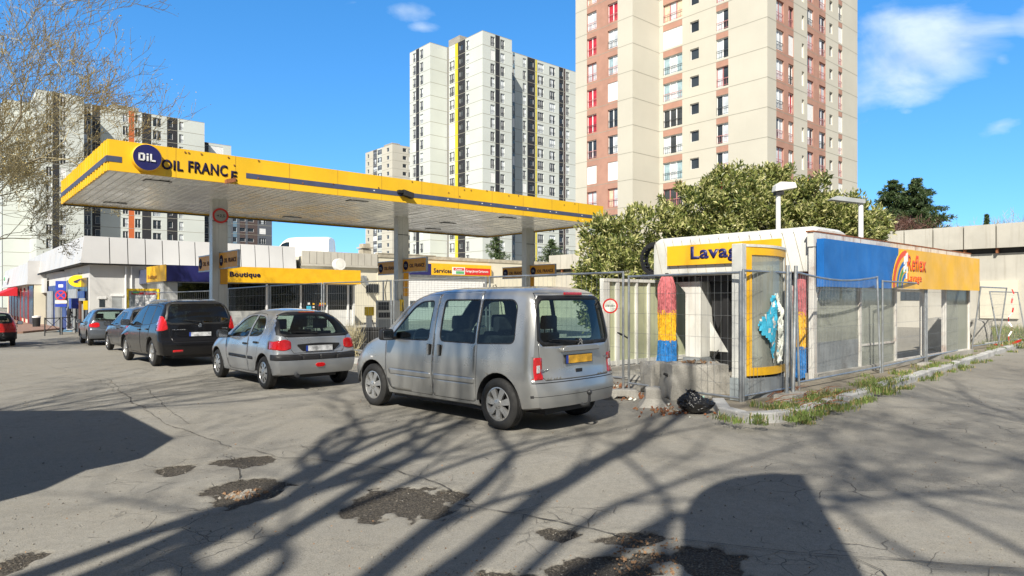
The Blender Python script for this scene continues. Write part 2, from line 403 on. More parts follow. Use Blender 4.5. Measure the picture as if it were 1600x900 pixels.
# long seams and cracks, as thin ribbons
mat('crack_fill', (.072, .064, .052), .95, var=.3, scale=30)
def crack(mb, pts, wd, jit=.035, step=.07, branch=0):
    pts = [vec3(p) for p in pts]; L = []
    for a, b in zip(pts, pts[1:]):
        k = max(1, int((b-a).length/step))
        for i in range(k): L.append(a.lerp(b, i/k))
    L.append(pts[-1]); P = []
    for i, p in enumerate(L):
        t = (L[min(i+1, len(L)-1)]-L[max(0, i-1)]).normalized(); nn = Vector((-t.y, t.x, 0))
        o = (noise.noise(p*1.9)*2.2+noise.noise(p*7))*jit; q = p+nn*o; q.z = terrain(q.x, q.y)+.010
        P.append((q, nn, wd*.8*(.25+1.3*abs(noise.noise(p*6.3+Vector((9, 0, 0)))))*(1 if 0 < i < len(L)-1 else .1)))
    for (a, na, wa), (b, nb, wb) in zip(P, P[1:]): mb.quad(a-na*wa, a+na*wa, b+nb*wb, b-nb*wb)
    for _ in range(branch if len(P) > 5 else 0):
        i = rnd.randrange(2, len(P)-2); q, nn, _w = P[i]; s = rnd.choice((-1, 1)); d = nn*s+Vector((rnd.uniform(-.8, .8), rnd.uniform(-.8, .8), 0))
        e = q+d.normalized()*rnd.uniform(.12, .5); m_ = q.lerp(e, .5)+Vector((rnd.uniform(-.06, .06), rnd.uniform(-.06, .06), 0))
        crack(mb, [q, m_, e], wd*.5, jit*.7, .05, 0)
mb = MB()
crack(mb, [GP(*p) for p in [(165, 588), (205, 625), (262, 664), (330, 688), (362, 700)]], .010, .03, .08, 6)
crack(mb, [GP(*p) for p in [(230, 608), (262, 640), (296, 664)]], .009, .02, .08, 2)
crack(mb, [GP(*p) for p in [(362, 700), (450, 716), (540, 726), (620, 737), (700, 762), (745, 790)]], .010, .03, .05, 14)
crack(mb, [GP(*p) for p in [(372, 732), (376, 745), (370, 758)]], .008, .01, .03, 2)
crack(mb, [GP(*p) for p in [(712, 789), (800, 803), (880, 818), (960, 836), (1010, 845), (1060, 845)]], .012, .02, .04, 10)
crack(mb, [GP(*p) for p in [(1060, 845), (1180, 858), (1345, 873), (1500, 884), (1640, 892)]], .010, .008, .05, 2)
crack(mb, [GP(*p) for p in [(740, 742), (800, 718), (870, 700), (930, 695)]], .004, .03, .05, 5)
crack(mb, [GP(*p) for p in [(470, 700), (520, 682), (600, 668)]], .005, .03, .05, 5)
crack(mb, [GP(*p) for p in [(1200, 652), (1300, 662), (1420, 658), (1600, 640)]], .004, .05, .08, 6)
crack(mb, [GP(*p) for p in [(1340, 700), (1440, 716), (1560, 728)]], .004, .05, .06, 5)
crack(mb, [GP(*p) for p in [(60, 560), (150, 590), (230, 640)]], .006, .05, .1, 5)
for (px, py) in [(455, 700), (730, 765), (610, 760), (640, 745), (590, 748), (700, 800), (905, 820), (860, 824)]:
    for _ in range(5):
        p = GP(px+rnd.uniform(-28, 28), py+rnd.uniform(-9, 9)); e = p+Vector((rnd.uniform(-.5, .5), rnd.uniform(-.35, .35), 0)); crack(mb, [p, e], .004, .04, .04, 1)
tag(mb.build('asphalt_crack', M('crack_fill'), recalc=False), kind='structure')
# grit and leaf litter
mat('leaf_litter', (.22, .13, .07), .9, var=.5, scale=40); mat('grit', (.2, .185, .16), .9, var=.35, scale=40)
mb = MB()
def chip(p, s, m):
    a = Vector((rnd.gauss(0, 1), rnd.gauss(0, 1), rnd.gauss(0, .45))).normalized(); b = a.orthogonal().normalized(); n_ = a.cross(b)
    mb.obox(p+Vector((0, 0, s*.35)), a, b, n_, s, s*rnd.uniform(.4, .9), s*(.12 if m else .5), m)
for i in range(1500):
    px = rnd.uniform(0, 1600); py = 560+340*rnd.random()**.7; p = GT(px, py)
    if noise.noise(p*.9) < -.05 and rnd.random() < .7: continue
    chip(p, rnd.uniform(.002, .006)*(1+p.y*.06), 0 if rnd.random() < .82 else 1)
for (cx_, cy_, ex, ey) in HG:
    for i in range(60):
        a = rnd.uniform(0, 6.28); q = math.sqrt(rnd.random())*.95; p = Vector((cx_+math.cos(a)*q*ex, cy_+math.sin(a)*q*ey, -.028)); chip(p, rnd.uniform(.002, .007), 0 if rnd.random() < .88 else 1)
c0 = GP(378, 770)
for i in range(160): p = c0+Vector((rnd.gauss(0, .07), rnd.gauss(0, .06), -.026)); chip(p, rnd.uniform(.008, .024), 0 if rnd.random() < .35 else 1)
for i in range(150): p = GP(rnd.uniform(960, 1060), rnd.uniform(840, 898)); chip(p, rnd.uniform(.004, .012), 1)
tag(mb.build('grit_and_leaf_litter', [M('grit'), M('leaf_litter')], recalc=False), 'loose grit and brown leaf bits scattered over the cracked asphalt', 'debris', kind='stuff')
# ================================================================== TOWER BLOCKS
mat('cream_panel', (.52, .50, .43), .85, var=.05, scale=.15, dirt=.15, dirtcol=(.42, .40, .33), streak=.12)
mat('pale_panel', (.56, .595, .565), .8, var=.05, scale=.12, dirt=.12, dirtcol=(.42, .46, .44))
mat('brick_red', (.40, .225, .17), .85, var=.08, scale=1)
mat('facade_black', (.022, .023, .028), .7, var=.15); mat('facade_brown', (.085, .06, .055), .7, var=.15); mat('facade_yellow', (.62, .52, .03), .7, var=.06)
mat('facade_orange', (.55, .13, .035), .7, var=.06); mat('facade_blue', (.13, .22, .30), .7, var=.06); mat('facade_slate', (.10, .11, .13), .7, var=.1)
mat('joint', (.30, .29, .24), .9, var=.1)
mat('frame_white', (.80, .80, .80), .5, var=.03); mat('frame_pink', (.42, .17, .17), .5, var=.08); mat('shutter_white', (.80, .80, .79), .5, var=.03)
mat('pane_dark', (.035, .045, .055), .08, var=.4, scale=.4, spec=.7); mat('pane_light', (.55, .60, .64), .25, var=.15, scale=1.5); mat('pane_red', (.45, .03, .05), .5, var=.2, scale=2)
mat('pane_teal', (.30, .42, .47), .3, var=.2, scale=2); mat('pane_cream', (.62, .52, .38), .5, var=.2, scale=2); mat('pane_yellow', (.72, .48, .05), .5, var=.15)
mat('rail_pink', (.45, .20, .20), .5, var=.1); mat('rail_dark', (.05, .06, .07), .5, var=.1)
PANES = ['pane_dark', 'pane_light', 'pane_red', 'pane_teal', 'pane_cream', 'pane_yellow']
WINC = {}
def win_mesh(w_, h_, leaves, fr, panes, rail):
    """window in local x (along) / z, outer face at y=0 towards -y"""
    k = (round(w_, 2), round(h_, 2), leaves, fr, panes, rail)
    if k in WINC: return WINC[k]
    b = MB(); ml = [M(fr)]+[M(p) for p in panes]+([M(rail)] if rail else []); t = .055 if w_ > .6 else .06
    for i in range(leaves):
        x0, x1 = w_*i/leaves, w_*(i+1)/leaves
        b.box((x0, 0, 0), (x0+t, .06, h_)); b.box((x1-t, 0, 0), (x1, .06, h_)); b.box((x0+t, 0, 0), (x1-t, .06, t)); b.box((x0+t, 0, h_-t), (x1-t, .06, h_))
        b.quad((x0+t, .04, t), (x1-t, .04, t), (x1-t, .04, h_-t), (x0+t, .04, h_-t), 1+i % len(panes))
    if rail:
        r = len(ml)-1; hh = h_*.42
        b.box((.02, -.10, hh-.05), (w_-.02, -.07, hh), r); b.box((.02, -.10, .12), (w_-.02, -.07, .15), r)
        n = max(3, int(w_/.22))
        for i in range(n+1): x = .02+(w_-.05)*i/n; b.box((x, -.095, .15), (x+.018, -.075, hh-.05), r)
    me_o = b.build('window', ml, None); me = me_o.data; bpy.data.objects.remove(me_o); WINC[k] = me
    return me
def shut_mesh(w_, h_):
    k = ('s', round(w_, 2), round(h_, 2))
    if k in WINC: return WINC[k]
    b = MB(); b.box((0, -.1, 0), (w_, .04, h_))
    for i in range(1, 14): b.box((0.02, -.106, h_*i/14-.01), (w_-.02, -.1, h_*i/14+.006), 1)
    o = b.build('window', [M('shutter_white'), M('frame_white')], None); me = o.data; bpy.data.objects.remove(o); WINC[k] = me; return me
def facade(root, wb, O, d, n, length, floors, fh, cols, wallm, ri, wins, jointw=.05, z0=0):
    """cols: (a0, a1, cellmat, style, wz0, wz1); style None = plain strip"""
    O = vec3(O); d = Vector(d); n = Vector(n)
    cols = sorted([c for c in cols if c[1] > c[0]], key=lambda c: c[0])
    brk = []; a = 0
    for c in cols:
        c0 = max(0, c[0]); c1 = min(length, c[1])
        if c0 > a+1e-4: brk.append((a, c0, wallm, None, 0, 0, {}))
        if c1 > c0: brk.append((c0, c1, *c[2:6], c[6] if len(c) > 6 else {}))
        a = max(a, c1)
    if a < length: brk.append((a, length, wallm, None, 0, 0, {}))
    mi = {}
    def P3(a, z, dep=0): p = O+d*a-n*dep; return (p.x, p.y, z0+z)
    def Q(a0, a1, za, zb, m, dep=0):
        if zb-za < .005 or a1-a0 < .005: return
        wb[m].quad(P3(a0, za, dep), P3(a1, za, dep), P3(a1, zb, dep), P3(a0, zb, dep))
    H = floors*fh
    for (a0, a1, cm, st, w0, w1, ex) in brk:
        if st is None: Q(a0, a1, 0, H, cm); continue
        for f in range(floors):
            zb = f*fh; rev = .16
            Q(a0, a1, zb, zb+w0, ex.get('below', cm)); Q(a0, a1, zb+w1, zb+fh, ex.get('above', cm))
            ww = ex.get('inset', 0); x0, x1 = a0+ww, a1-ww
            Q(a0, x0, zb+w0, zb+w1, cm); Q(x1, a1, zb+w0, zb+w1, cm)
            m = cm if cm in wb else wallm
            for qa in ((P3(x0, zb+w0), P3(x1, zb+w0), P3(x1, zb+w0, rev), P3(x0, zb+w0, rev)), (P3(x0, zb+w1), P3(x1, zb+w1), P3(x1, zb+w1, rev), P3(x0, zb+w1, rev)), (P3(x0, zb+w0), P3(x0, zb+w1), P3(x0, zb+w1, rev), P3(x0, zb+w0, rev)), (P3(x1, zb+w0), P3(x1, zb+w1), P3(x1, zb+w1, rev), P3(x1, zb+w0, rev))): wb[m].quad(*qa)
            wins.append((O+d*x0-n*rev, d, n, z0+zb+w0, x1-x0, w1-w0, st, ri.random(), ri.random(), ri.random()))
    # floor joints, standing a little proud
    for f in range(1, floors+1):
        z = f*fh-.02; 
        p0 = O+n*.006; b = wb['joint']; q0 = P3(0, z, -.008); q1 = P3(length, z, -.008); q2 = P3(length, z+jointw, -.008); q3 = P3(0, z+jointw, -.008); b.quad(q0, q1, q2, q3)
    if True:   # coping
        pass
class WD(dict):
    def __missing__(s, k): s[k] = MB(); return s[k]
def pick_window(st, w_, h_, r1, r2, r3, scheme):
    if scheme == 'cream':
        fr = 'frame_white' if r1 < .62 else 'frame_pink'; rail = 'rail_pink' if r2 < .6 or fr == 'frame_pink' else 'rail_dark'
        pal = [('pane_dark', 'pane_light'), ('pane_light',), ('pane_dark',), ('pane_light', 'pane_dark'), ('pane_red',), ('pane_teal', 'pane_light'), ('pane_cream', 'pane_light'), ('pane_yellow', 'pane_light'), ('pane_red', 'pane_light')]
        wts = [.25, .21, .21, .12, .06, .03, .06, .02, .04]
    else:
        fr = 'frame_white'; rail = 'rail_dark'; pal = [('pane_dark',), ('pane_dark', 'pane_light'), ('pane_light',)]; wts = [.5, .3, .2]
    s = 0; pn = pal[0]
    for p, q in zip(pal, wts):
        s += q
        if r3 < s: pn = p; break
    if st == 'small': return win_mesh(w_, h_, 1, 'frame_white', ('pane_dark',), None)
    if st == 'smallw': return win_mesh(w_, h_, 1, 'frame_white', ('pane_light',), None)
    if (st in ('fr2', 'bal') and r2 > .88) or st == 'shut': return shut_mesh(w_, h_)
    return win_mesh(w_, h_, 3 if w_ > 1.7 else 2, fr, pn, rail)
def finish_tower(root, wb, wins, scheme, keyed, limit=96):
    for k, b in wb.items():
        if not b.f: continue
        nm = {'joint': 'floor_joints', 'roof': 'roof', 'cream_panel': 'wall', 'pale_panel': 'wall'}.get(k, 'facade_panel')
        b.build(nm, M('concrete' if k == 'roof' else k), root, recalc=False)
    order = sorted(range(len(wins)), key=keyed); R3 = root.matrix_basis if False else None
    rest = MB(); restm = []; 
    for r, i in enumerate(order):
        p, d, n, z, w_, h_, st, r1, r2, r3 = wins[i]; me = pick_window(st, w_, h_, r1, r2, r3, scheme)
        ang = math.atan2(d.y, d.x)
        if r < limit:
            o = bpy.data.objects.new('window', me); link(o, root); o.location = (p.x, p.y, z); o.rotation_euler = (0, 0, ang)
        else:
            mp = []
            for m in me.materials:
                if m not in restm: restm.append(m)
                mp.append(restm.index(m))
            Mx = Matrix.Translation((p.x, p.y, z)) @ Matrix.Rotation(ang, 4, 'Z'); b0 = len(rest.v)
            rest.v += [tuple(Mx @ v.co) for v in me.vertices]
            for pl in me.polygons: rest.f.append(tuple(v+b0 for v in pl.vertices)); rest.m.append(mp[pl.material_index])
    if rest.f:
        o = rest.build('windows', restm, root, recalc=False); o['kind'] = 'stuff'; o['label'] = 'the many further small windows of this tower block'
def tower(K, floors, fh, scheme, label, name, pxs, seed, z0=0, group=None, extra=None, joint=.05):
    """same plan for all: main block 7.7 x 20, wing to the right set back 4.86, wing to the left 4.4 x 8"""
    K = Vector(K); root = empty(name, (K.x, K.y, z0), TH, label, 'tower block', group); ri = random.Random(seed); wb = WD(); wins = []
    wall = 'cream_panel' if scheme == 'cream' else 'pale_panel'; H = floors*fh
    def W3(u, v): return K+UX*u+VX*v
    def conv(faceO, d, lst, off=0):
        o = []
        for it in lst:
            a0 = hit(it[0], faceO, d)+off; a1 = hit(it[1], faceO, d)+off; o.append((min(a0, a1), max(a0, a1), *it[2:]))
        return o
    C0, B0, A0, D0, E0 = W3(0, 12), W3(-4.4, 12), W3(-4.4, 19.9), W3(0, 0), W3(7.7, 4.86)
    facade(root, wb, (0, 12, 0), (0, -1, 0), (-1, 0, 0), 12, floors, fh, conv(C0, -VX, pxs['C']), wall, ri, wins, joint)
    facade(root, wb, (-4.4, 12, 0), (1, 0, 0), (0, -1, 0), 4.4, floors, fh, conv(B0, UX, pxs.get('B', [])), wall, ri, wins, joint)
    facade(root, wb, (-4.4, 19.9, 0), (0, -1, 0), (-1, 0, 0), 7.9, floors, fh, conv(A0, -VX, pxs['A']), wall, ri, wins, joint)
    facade(root, wb, (0, 0, 0), (1, 0, 0), (0, -1, 0), 7.7, floors, fh, conv(D0, UX, pxs['D']), wall, ri, wins, joint)
    facade(root, wb, (7.7, 0, 0), (0, 1, 0), (1, 0, 0), 4.86, floors, fh, [], wall, ri, wins, joint)
    facade(root, wb, (7.7, 4.86, 0), (1, 0, 0), (0, -1, 0), 24, floors, fh, conv(E0, UX, pxs['E']), wall, ri, wins, joint)
    wb[wall].quad((31.7, 4.86, 0), (31.7, 17, 0), (31.7, 17, H), (31.7, 4.86, H)); wb[wall].quad((31.7, 17, 0), (7, 17, 0), (7, 17, H), (31.7, 17, H))
    wb[wall].quad((7, 17, 0), (7, 19.9, 0), (7, 19.9, H), (7, 17, H)); wb[wall].quad((7, 19.9, 0), (-4.4, 19.9, 0), (-4.4, 19.9, H), (7, 19.9, H))
    rb = wb['roof']; Z = H-.15
    for (x0, y0, x1, y1) in ((0, 0, 7.7, 12), (-4.4, 12, 7, 19.9), (7.7, 4.86, 31.7, 17), (7, 12, 7.7, 17)): rb.quad((x0, y0, Z), (x1, y0, Z), (x1, y1, Z), (x0, y1, Z))
    rb.box((1, 9, Z), (5, 13, Z+2.2)); rb.box((14, 8, Z), (19, 12, Z+1.8))
    def keyed(i):
        p, d, n, z, w_, h_, *_ = wins[i]; wp = root_mat @ Vector((p.x, p.y, z)); 
        px, py = 800+F*wp.x/wp.y, HY-F*(wp.z-CAMH)/wp.y
        vis = 0 if (-40 < px < 1640 and -30 < py < 430) else 1000
        return vis+wp.y/(w_*h_+.5)
    root_mat = Matrix.Translation((K.x, K.y, z0)) @ Matrix.Rotation(TH, 4, 'Z')
    if extra: extra(root, wb, wins, W3)
    finish_tower(root, wb, wins, scheme, keyed)
    return root
# cream tower on the right
Kc = PX(1199, HY, 61.0); Kc.z = 0
def off_z(n, H): return n
cream = dict(
  C=[(1036, 1066, 'cream_panel', 'fr2', .22, 2.10, dict(above='brick_red')), (1078, 1092, 'cream_panel', 'small', .95, 2.05, {}), (1119, 1138, 'cream_panel', 'fr2', .22, 2.15, dict(above='brick_red'))],
  A=[(917, 932, 'brick_red', 'fr2', .22, 2.15, {}), (932, 949.5, 'brick_red', None, 0, 0), (949.5, 965, 'brick_red', 'fr2', .22, 2.15, {})],
  D=[(1213, 1225, 'brick_red', 'fr2', .22, 2.15, {}), (1225, 1232, 'brick_red', None, 0, 0), (1232, 1240, 'brick_red', 'fr2', .22, 2.15, {}), (1253, 1256.5, 'cream_panel', 'smallw', .6, 2.0, {})],
  E=[(1261.5, 1271, 'brick_red', 'fr2', .22, 2.15, {}), (1271, 1280, 'brick_red', None, 0, 0), (1280, 1290, 'brick_red', 'fr2', .22, 2.15, {}), (1296, 1301, 'cream_panel', 'small', .7, 1.9, {}), (1310, 1316, 'cream_panel', 'fr2', .22, 2.15, dict(above='brick_red')), (1316, 1319, 'shutter_white', None, 0, 0)])
cream['E'] = cream['E'][:-1]
tower(Kc, 16, 2.74, 'cream', 'tall cream tower block with brick red window bands, at the top right', 'cream_tower', cream, 3, z0=0)
pale = dict(
  C=[(697, 701, 'facade_brown', None, 0, 0), (702, 710, 'pale_panel', 'fr2', .25, 2.2, {}), (711, 715.5, 'facade_yellow', None, 0, 0), (715.5, 717.5, 'facade_black', None, 0, 0), (717.5, 723, 'facade_black', 'small', .9, 2.1, {}), (723, 727, 'facade_black', None, 0, 0), (728, 733, 'pale_panel', 'fr2', .25, 2.2, {})],
  A=[(645, 649.5, 'pale_panel', 'fr2', .25, 2.2, {}), (650, 655, 'facade_black', None, 0, 0), (656, 661, 'pale_panel', 'fr2', .25, 2.2, {})],
  D=[(766.5, 773, 'pale_panel', 'fr2', .25, 2.2, {}), (774, 781, 'facade_black', None, 0, 0), (782, 788.5, 'pale_panel', 'fr2', .25, 2.2, {})],
  E=[(801, 804.5, 'facade_blue', 'fr2', .25, 2.2, {}), (817, 822, 'pale_panel', 'fr2', .25, 2.2, {}), (824, 827.5, 'facade_black', None, 0, 0), (827.5, 834, 'facade_black', 'small', .8, 2.1, {}), (834, 836, 'facade_black', None, 0, 0), (836.5, 839, 'facade_yellow', None, 0, 0), (840, 849.5, 'pale_panel', 'fr3', .25, 2.2, {}), (858.5, 867.5, 'pale_panel', 'fr3', .25, 2.2, {}), (873.5, 880, 'facade_black', 'small', .8, 2.1, {}), (880.5, 883.5, 'facade_brown', None, 0, 0), (884.5, 889.5, 'pale_panel', 'fr2', .25, 2.2, {})])
Kp = PX(754, HY, 133.0); Kp.z = 0
tower(Kp, 20, 2.74, 'pale', 'pale green tower block with black and yellow stripes, in the middle of the skyline', 'pale_tower', pale, 5, z0=.3, joint=.09)
# left tower (behind the bare tree)
Kl = PX(57, HY, 127.5); Kl.z = 0
leftt = dict(
  C=[(20, 26, 'pale_panel', 'fr2', .25, 2.2, {}), (26, 30, 'facade_black', None, 0, 0)], A=[(3, 8, 'facade_black', None, 0, 0)],
  D=[(72, 81, 'pale_panel', 'fr2', .25, 2.2, {}), (82, 93, 'facade_black', None, 0, 0), (94, 103, 'pale_panel', 'fr2', .25, 2.2, {})],
  E=[(124, 126, 'facade_slate', None, 0, 0), (126, 142, 'facade_slate', 'fr3', .25, 2.2, {}), (144, 149, 'facade_black', None, 0, 0), (149, 157, 'facade_black', 'small', .6, 2.2, {}), (192, 200.5, 'pale_panel', 'fr2', .25, 2.2, {}), (201, 210, 'facade_orange', None, 0, 0), (211, 220, 'pale_panel', 'fr2', .25, 2.2, {}), (222, 236.5, 'facade_black', None, 0, 0), (239, 252, 'pale_panel', 'fr3', .25, 2.2, {}), (261, 263, 'facade_black', None, 0, 0), (263, 270, 'facade_black', 'small', .7, 2.2, {}), (270, 277.5, 'facade_black', None, 0, 0), (280, 286.5, 'pale_panel', 'fr2', .25, 2.2, {})])
def lextra(root, wb, wins, W3):
    ri = random.Random(4); zz = W3(31.7, 12)
    facade(root, wb, (31.7, 12, 0), (1, 0, 0), (0, -1, 0), 8.2, 14, 2.78, [(.3, 1.0, 'facade_black', None, 0, 0), (1.2, 3.0, 'facade_black', 'small', .6, 2.2, {}), (3.4, 6.3, 'pale_panel', 'fr2', .25, 2.2, {})], 'pale_panel', ri, wins, .09)
    wb['pale_panel'].quad((39.9, 12, 0), (39.9, 20, 0), (39.9, 20, 38.9), (39.9, 12, 38.9)); wb['roof'].quad((31.7, 12, 38.8), (39.9, 12, 38.8), (39.9, 20, 38.8), (31.7, 20, 38.8))
tower(Kl, 15, 2.78, 'pale', 'pale tower block with an orange stripe, half hidden by the bare tree on the left', 'pale_tower', leftt, 9, z0=0, extra=lextra, joint=.09)
# small distant blocks
def far_block(px0, px1, pxc, ytop, Y, floors, name, label, wall, cols_left, cols_right, depth=14):
    K = PX(pxc, HY, Y); K.z = 0; H = CAMH+(HY-ytop)/F*Y; fh = H/floors; root = empty(name, K, TH, label, 'tower block'); ri = random.Random(px0); wb = WD(); wins = []
    lv = hit(px0, K, VX); lu = hit(px1, K, UX)
    if lv > .5: facade(root, wb, (0, lv, 0), (0, -1, 0), (-1, 0, 0), lv, floors, fh, cols_left(lv), wall, ri, wins, .09)
    facade(root, wb, (0, 0, 0), (1, 0, 0), (0, -1, 0), lu, floors, fh, cols_right(lu), wall, ri, wins, .09)
    D = max(lv, depth); wb[wall].quad((lu, 0, 0), (lu, D, 0), (lu, D, H), (lu, 0, H)); wb[wall].quad((0, D, 0), (lu, D, 0), (lu, D, H), (0, D, H)); wb[wall].quad((0, lv if lv > .5 else 0, 0), (0, D, 0), (0, D, H), (0, lv if lv > .5 else 0, H)); wb['roof'].quad((0, 0, H-.1), (lu, 0, H-.1), (lu, D, H-.1), (0, D, H-.1))
    wb['roof'].box((lu*.3, D*.3, H-.1), (lu*.6, D*.6, H+2))
    finish_tower(root, wb, wins, 'pale', lambda i: -wins[i][3], 90)
far_block(571, 655, 613, 225, 226, 20, 'cream_tower', 'small distant cream tower block, left of the pale green tower', 'cream_panel',
  lambda L: [(L*.08, L*.14, 'cream_panel', 'small', .6, 1.9, {}), (L*.30, L*.44, 'facade_slate', 'fr2', .5, 2.2, {}), (L*.46, L*.62, 'pale_panel', 'fr2', .5, 2.2, {}), (L*.80, L*.88, 'cream_panel', 'small', .6, 1.9, {})],
  lambda L: [(L*.38, L*.52, 'cream_panel', 'small', .7, 2.0, {}), (L*.60, L*.72, 'cream_panel', 'fr2', .4, 2.1, {}), (L*.85, L*.95, 'cream_panel', 'small', .6, 2.0, {})])
far_block(345, 425, 352, 300, 190, 11, 'slate_tower', 'dark slate and brown tower block seen behind the first canopy column', 'facade_slate',
  lambda L: [(L*.3, L*.7, 'facade_slate', 'fr2', .4, 2.1, {})],
  lambda L: [(0, L*.12, 'facade_slate', 'fr2', .4, 2.1, {}), (L*.16, L*.24, 'facade_blue', 'small', .6, 2, {}), (L*.3, L*.42, 'facade_brown', 'small', .8, 1.9, {}), (L*.47, L*.6, 'facade_brown', 'small', .8, 1.9, {}), (L*.6, L*.68, 'facade_brown', None, 0, 0), (L*.72, L*.86, 'facade_slate', 'fr2', .4, 2.1, {})])
# ================================================================== PARKING DECK, SHOPS, BOUTIQUE
mat('deck_white', (.58, .58, .57), .7, var=.04, scale=.7, dirt=.22, dirtcol=(.42, .41, .38), streak=.2)
mat('parapet_white', (.52, .52, .52), .55, var=.05, scale=.5, dirt=.2, dirtcol=(.45, .45, .44), streak=.2)
mat('cream_render', (.64, .60, .48), .85, var=.05, scale=.5, dirt=.25, dirtcol=(.45, .41, .32), streak=.2)
mat('dirty_coping', (.42, .38, .30), .9, var=.2, scale=2, dirt=.6, dirtcol=(.10, .09, .07))
mat('shop_dark', (.035, .04, .05), .3, var=.5, scale=.6); mat('shop_blue', (.02, .05, .20), .4, var=.2, scale=1.2); mat('brown_panel', (.13, .06, .04), .6, var=.2); mat('red_panel', (.33, .03, .03), .6, var=.15)
mat('awning_red', (.62, .015, .03), .7, var=.08); mat('oval_yellow', (.88, .58, .01), .4, var=.03); mat('blue_sign', (.02, .05, .36), .4, var=.05); mat('green_sign', (.10, .42, .16), .5, var=.05)
mat('grey_panel', (.32, .34, .35), .6, var=.1); mat('paving_brown', (.26, .16, .12), .9, var=.15, scale=3, fine=.3); mat('pink_brick', (.38, .2, .16), .9, var=.15)
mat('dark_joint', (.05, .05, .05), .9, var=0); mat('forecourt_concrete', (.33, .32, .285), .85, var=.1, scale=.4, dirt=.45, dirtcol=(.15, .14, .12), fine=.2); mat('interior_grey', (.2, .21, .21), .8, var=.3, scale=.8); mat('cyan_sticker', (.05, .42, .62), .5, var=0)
K5 = PX(140, HY, 37.3); K5.z = 0; Z5 = 0
def up(px): return hit(px, K5, UX)
def vp(px): return hit(px, K5, VX)
deck = empty('parking_deck', (K5.x, K5.y, 0), TH, 'low parking deck building with a white panelled parapet behind the petrol station', 'building')
RA = PX(1500, HY, 36.5); RA.z = 0
_d = RA-K5; U1, U2, UE = up(459), up(590), _d.dot(UX)+1.0
VL = vp(51)
b = MB(); b.box((0, 0, -1.5), (U1+.5, 26, 3.70)); b.build('wall', M('deck_white'), deck)
b = MB(); b.box((U1+.5, .05, -1.5), (U2, 26, 4.55)); b.box((U2, 0, -1.5), (UE, 26, 4.72)); b.build('wall', M('cream_render'), deck)
b = MB(); b.box((U2-.02, -.06, 4.72), (UE, .3, 4.98)); b.box((U2-.02, -.09, 4.98), (up(680), .33, 5.05)); b.build('coping', M('dirty_coping'), deck)
b = MB()
n = 11
for i in range(n): u0 = U1+.55+(U2-U1-.6)*i/n; u1 = U1+.55+(U2-U1-.6)*(i+1)/n; b.box((u0+.02, -.10, 4.05), (u1-.02, .1, 4.93))
b.box((U1+.5, -.18, 3.9), (U2, .1, 4.04)); b.build('parapet', M('concrete_wall'), deck)
# white inclined parapet panels along the front and the left side
def lean_panel(b, p0, p1, nrm, z0, z1, out0, out1, th=.08, m=0):
    p0, p1, nrm = vec3(p0), vec3(p1), Vector(nrm); vs = []
    for (p) in (p0, p1):
        for (z, o) in ((z0, out0), (z1, out1)):
            for k in (0, -th): q = p+nrm*(o+k); vs.append((q.x, q.y, z))
    b.add(vs, [(0, 2, 6, 4), (1, 5, 7, 3), (0, 4, 5, 1), (2, 3, 7, 6), (0, 1, 3, 2), (4, 6, 7, 5)], m)
b = MB(); n = 13
for i in range(n):
    u0 = (U1)*i/n; u1 = U1*(i+1)/n; lean_panel(b, (u0+.025, 0, 0), (u1-.025, 0, 0), (0, -1, 0), 3.62, 5.12, .50, .30)
n = 11
for i in range(n):
    v0 = VL*i/n; v1 = VL*(i+1)/n; lean_panel(b, (0, v0+.025, 0), (0, v1-.025, 0), (-1, 0, 0), 3.62, 5.12, .50, .30)
b.quad((-.5, -.5, 3.62), (.03, -.5, 3.62), (.03, -.30, 5.12), (-.30, -.30, 5.12)); b.quad((-.5, -.5, 3.62), (-.5, .03, 3.62), (-.30, .03, 5.12), (-.30, -.30, 5.12)); b.quad((-.30, -.30, 5.12), (.03, -.30, 5.12), (.03, 0, 5.12), (-.30, 0, 5.12)); b.build('parapet', M('parapet_white'), deck)
b = MB(); lean_panel(b, (0, 0, 0), (U1, 0, 0), (0, -1, 0), 3.66, 5.08, .40, .20, .1); lean_panel(b, (0, 0, 0), (0, VL, 0), (-1, 0, 0), 3.66, 5.08, .40, .20, .1); b.box((-.45, -.45, 3.55), (U1, 0, 3.63)); b.box((-.45, 0, 3.55), (0, VL, 3.63)); b.build('parapet_backing', M('dark_joint'), deck)
b = MB(); b.box((.0, .2, 4.2), (UE, 26, 4.3)); b.box((UE-1, -40, 4.2), (UE+12, 30, 4.3)) if False else None; b.build('deck_floor', M('concrete'), deck)
# left side shop fronts in the deck building
def fx(px, z): return vp(px)
def zat(py, v): p = K5+VX*v; return CAMH-(py-HY)/F*p.y
sf = MB()
def lf(px0, px1, py0, py1, m, out=.06, d=.06, B=None):
    v0, v1 = vp(px0), vp(px1); vm = (v0+v1)/2; z0, z1 = zat(py1, vm), zat(py0, vm); (B or sf).box((-out-d, min(v0, v1), z0), (-out, max(v0, v1), z1), m)
lf(106, 138, 436, 520, 1, .0, .05); lf(76, 104, 446, 520, 5, .0, .05); lf(55, 74, 460, 520, 2, .0, .05)
lf(112, 137, 466, 470, 3, .12); lf(112, 125, 452, 466, 3, .1, .1); lf(126, 136, 455, 466, 4, .1); lf(119, 121, 470, 520, 3, .1, .1); lf(129, 131, 470, 520, 0, .1, .1)
lf(124, 128.5, 466, 482, 7, .12, .4); lf(110, 118, 470, 505, 6, .1); lf(131.5, 134, 475, 520, 6, .1, .02)
lf(78, 85, 455, 520, 3, .08, .1); lf(97, 106, 455, 478, 0, .08); lf(88, 96, 462, 515, 6, .06, .03); lf(60, 64, 462, 520, 8, .06, .05); lf(69, 72, 462, 520, 4, .06, .05)
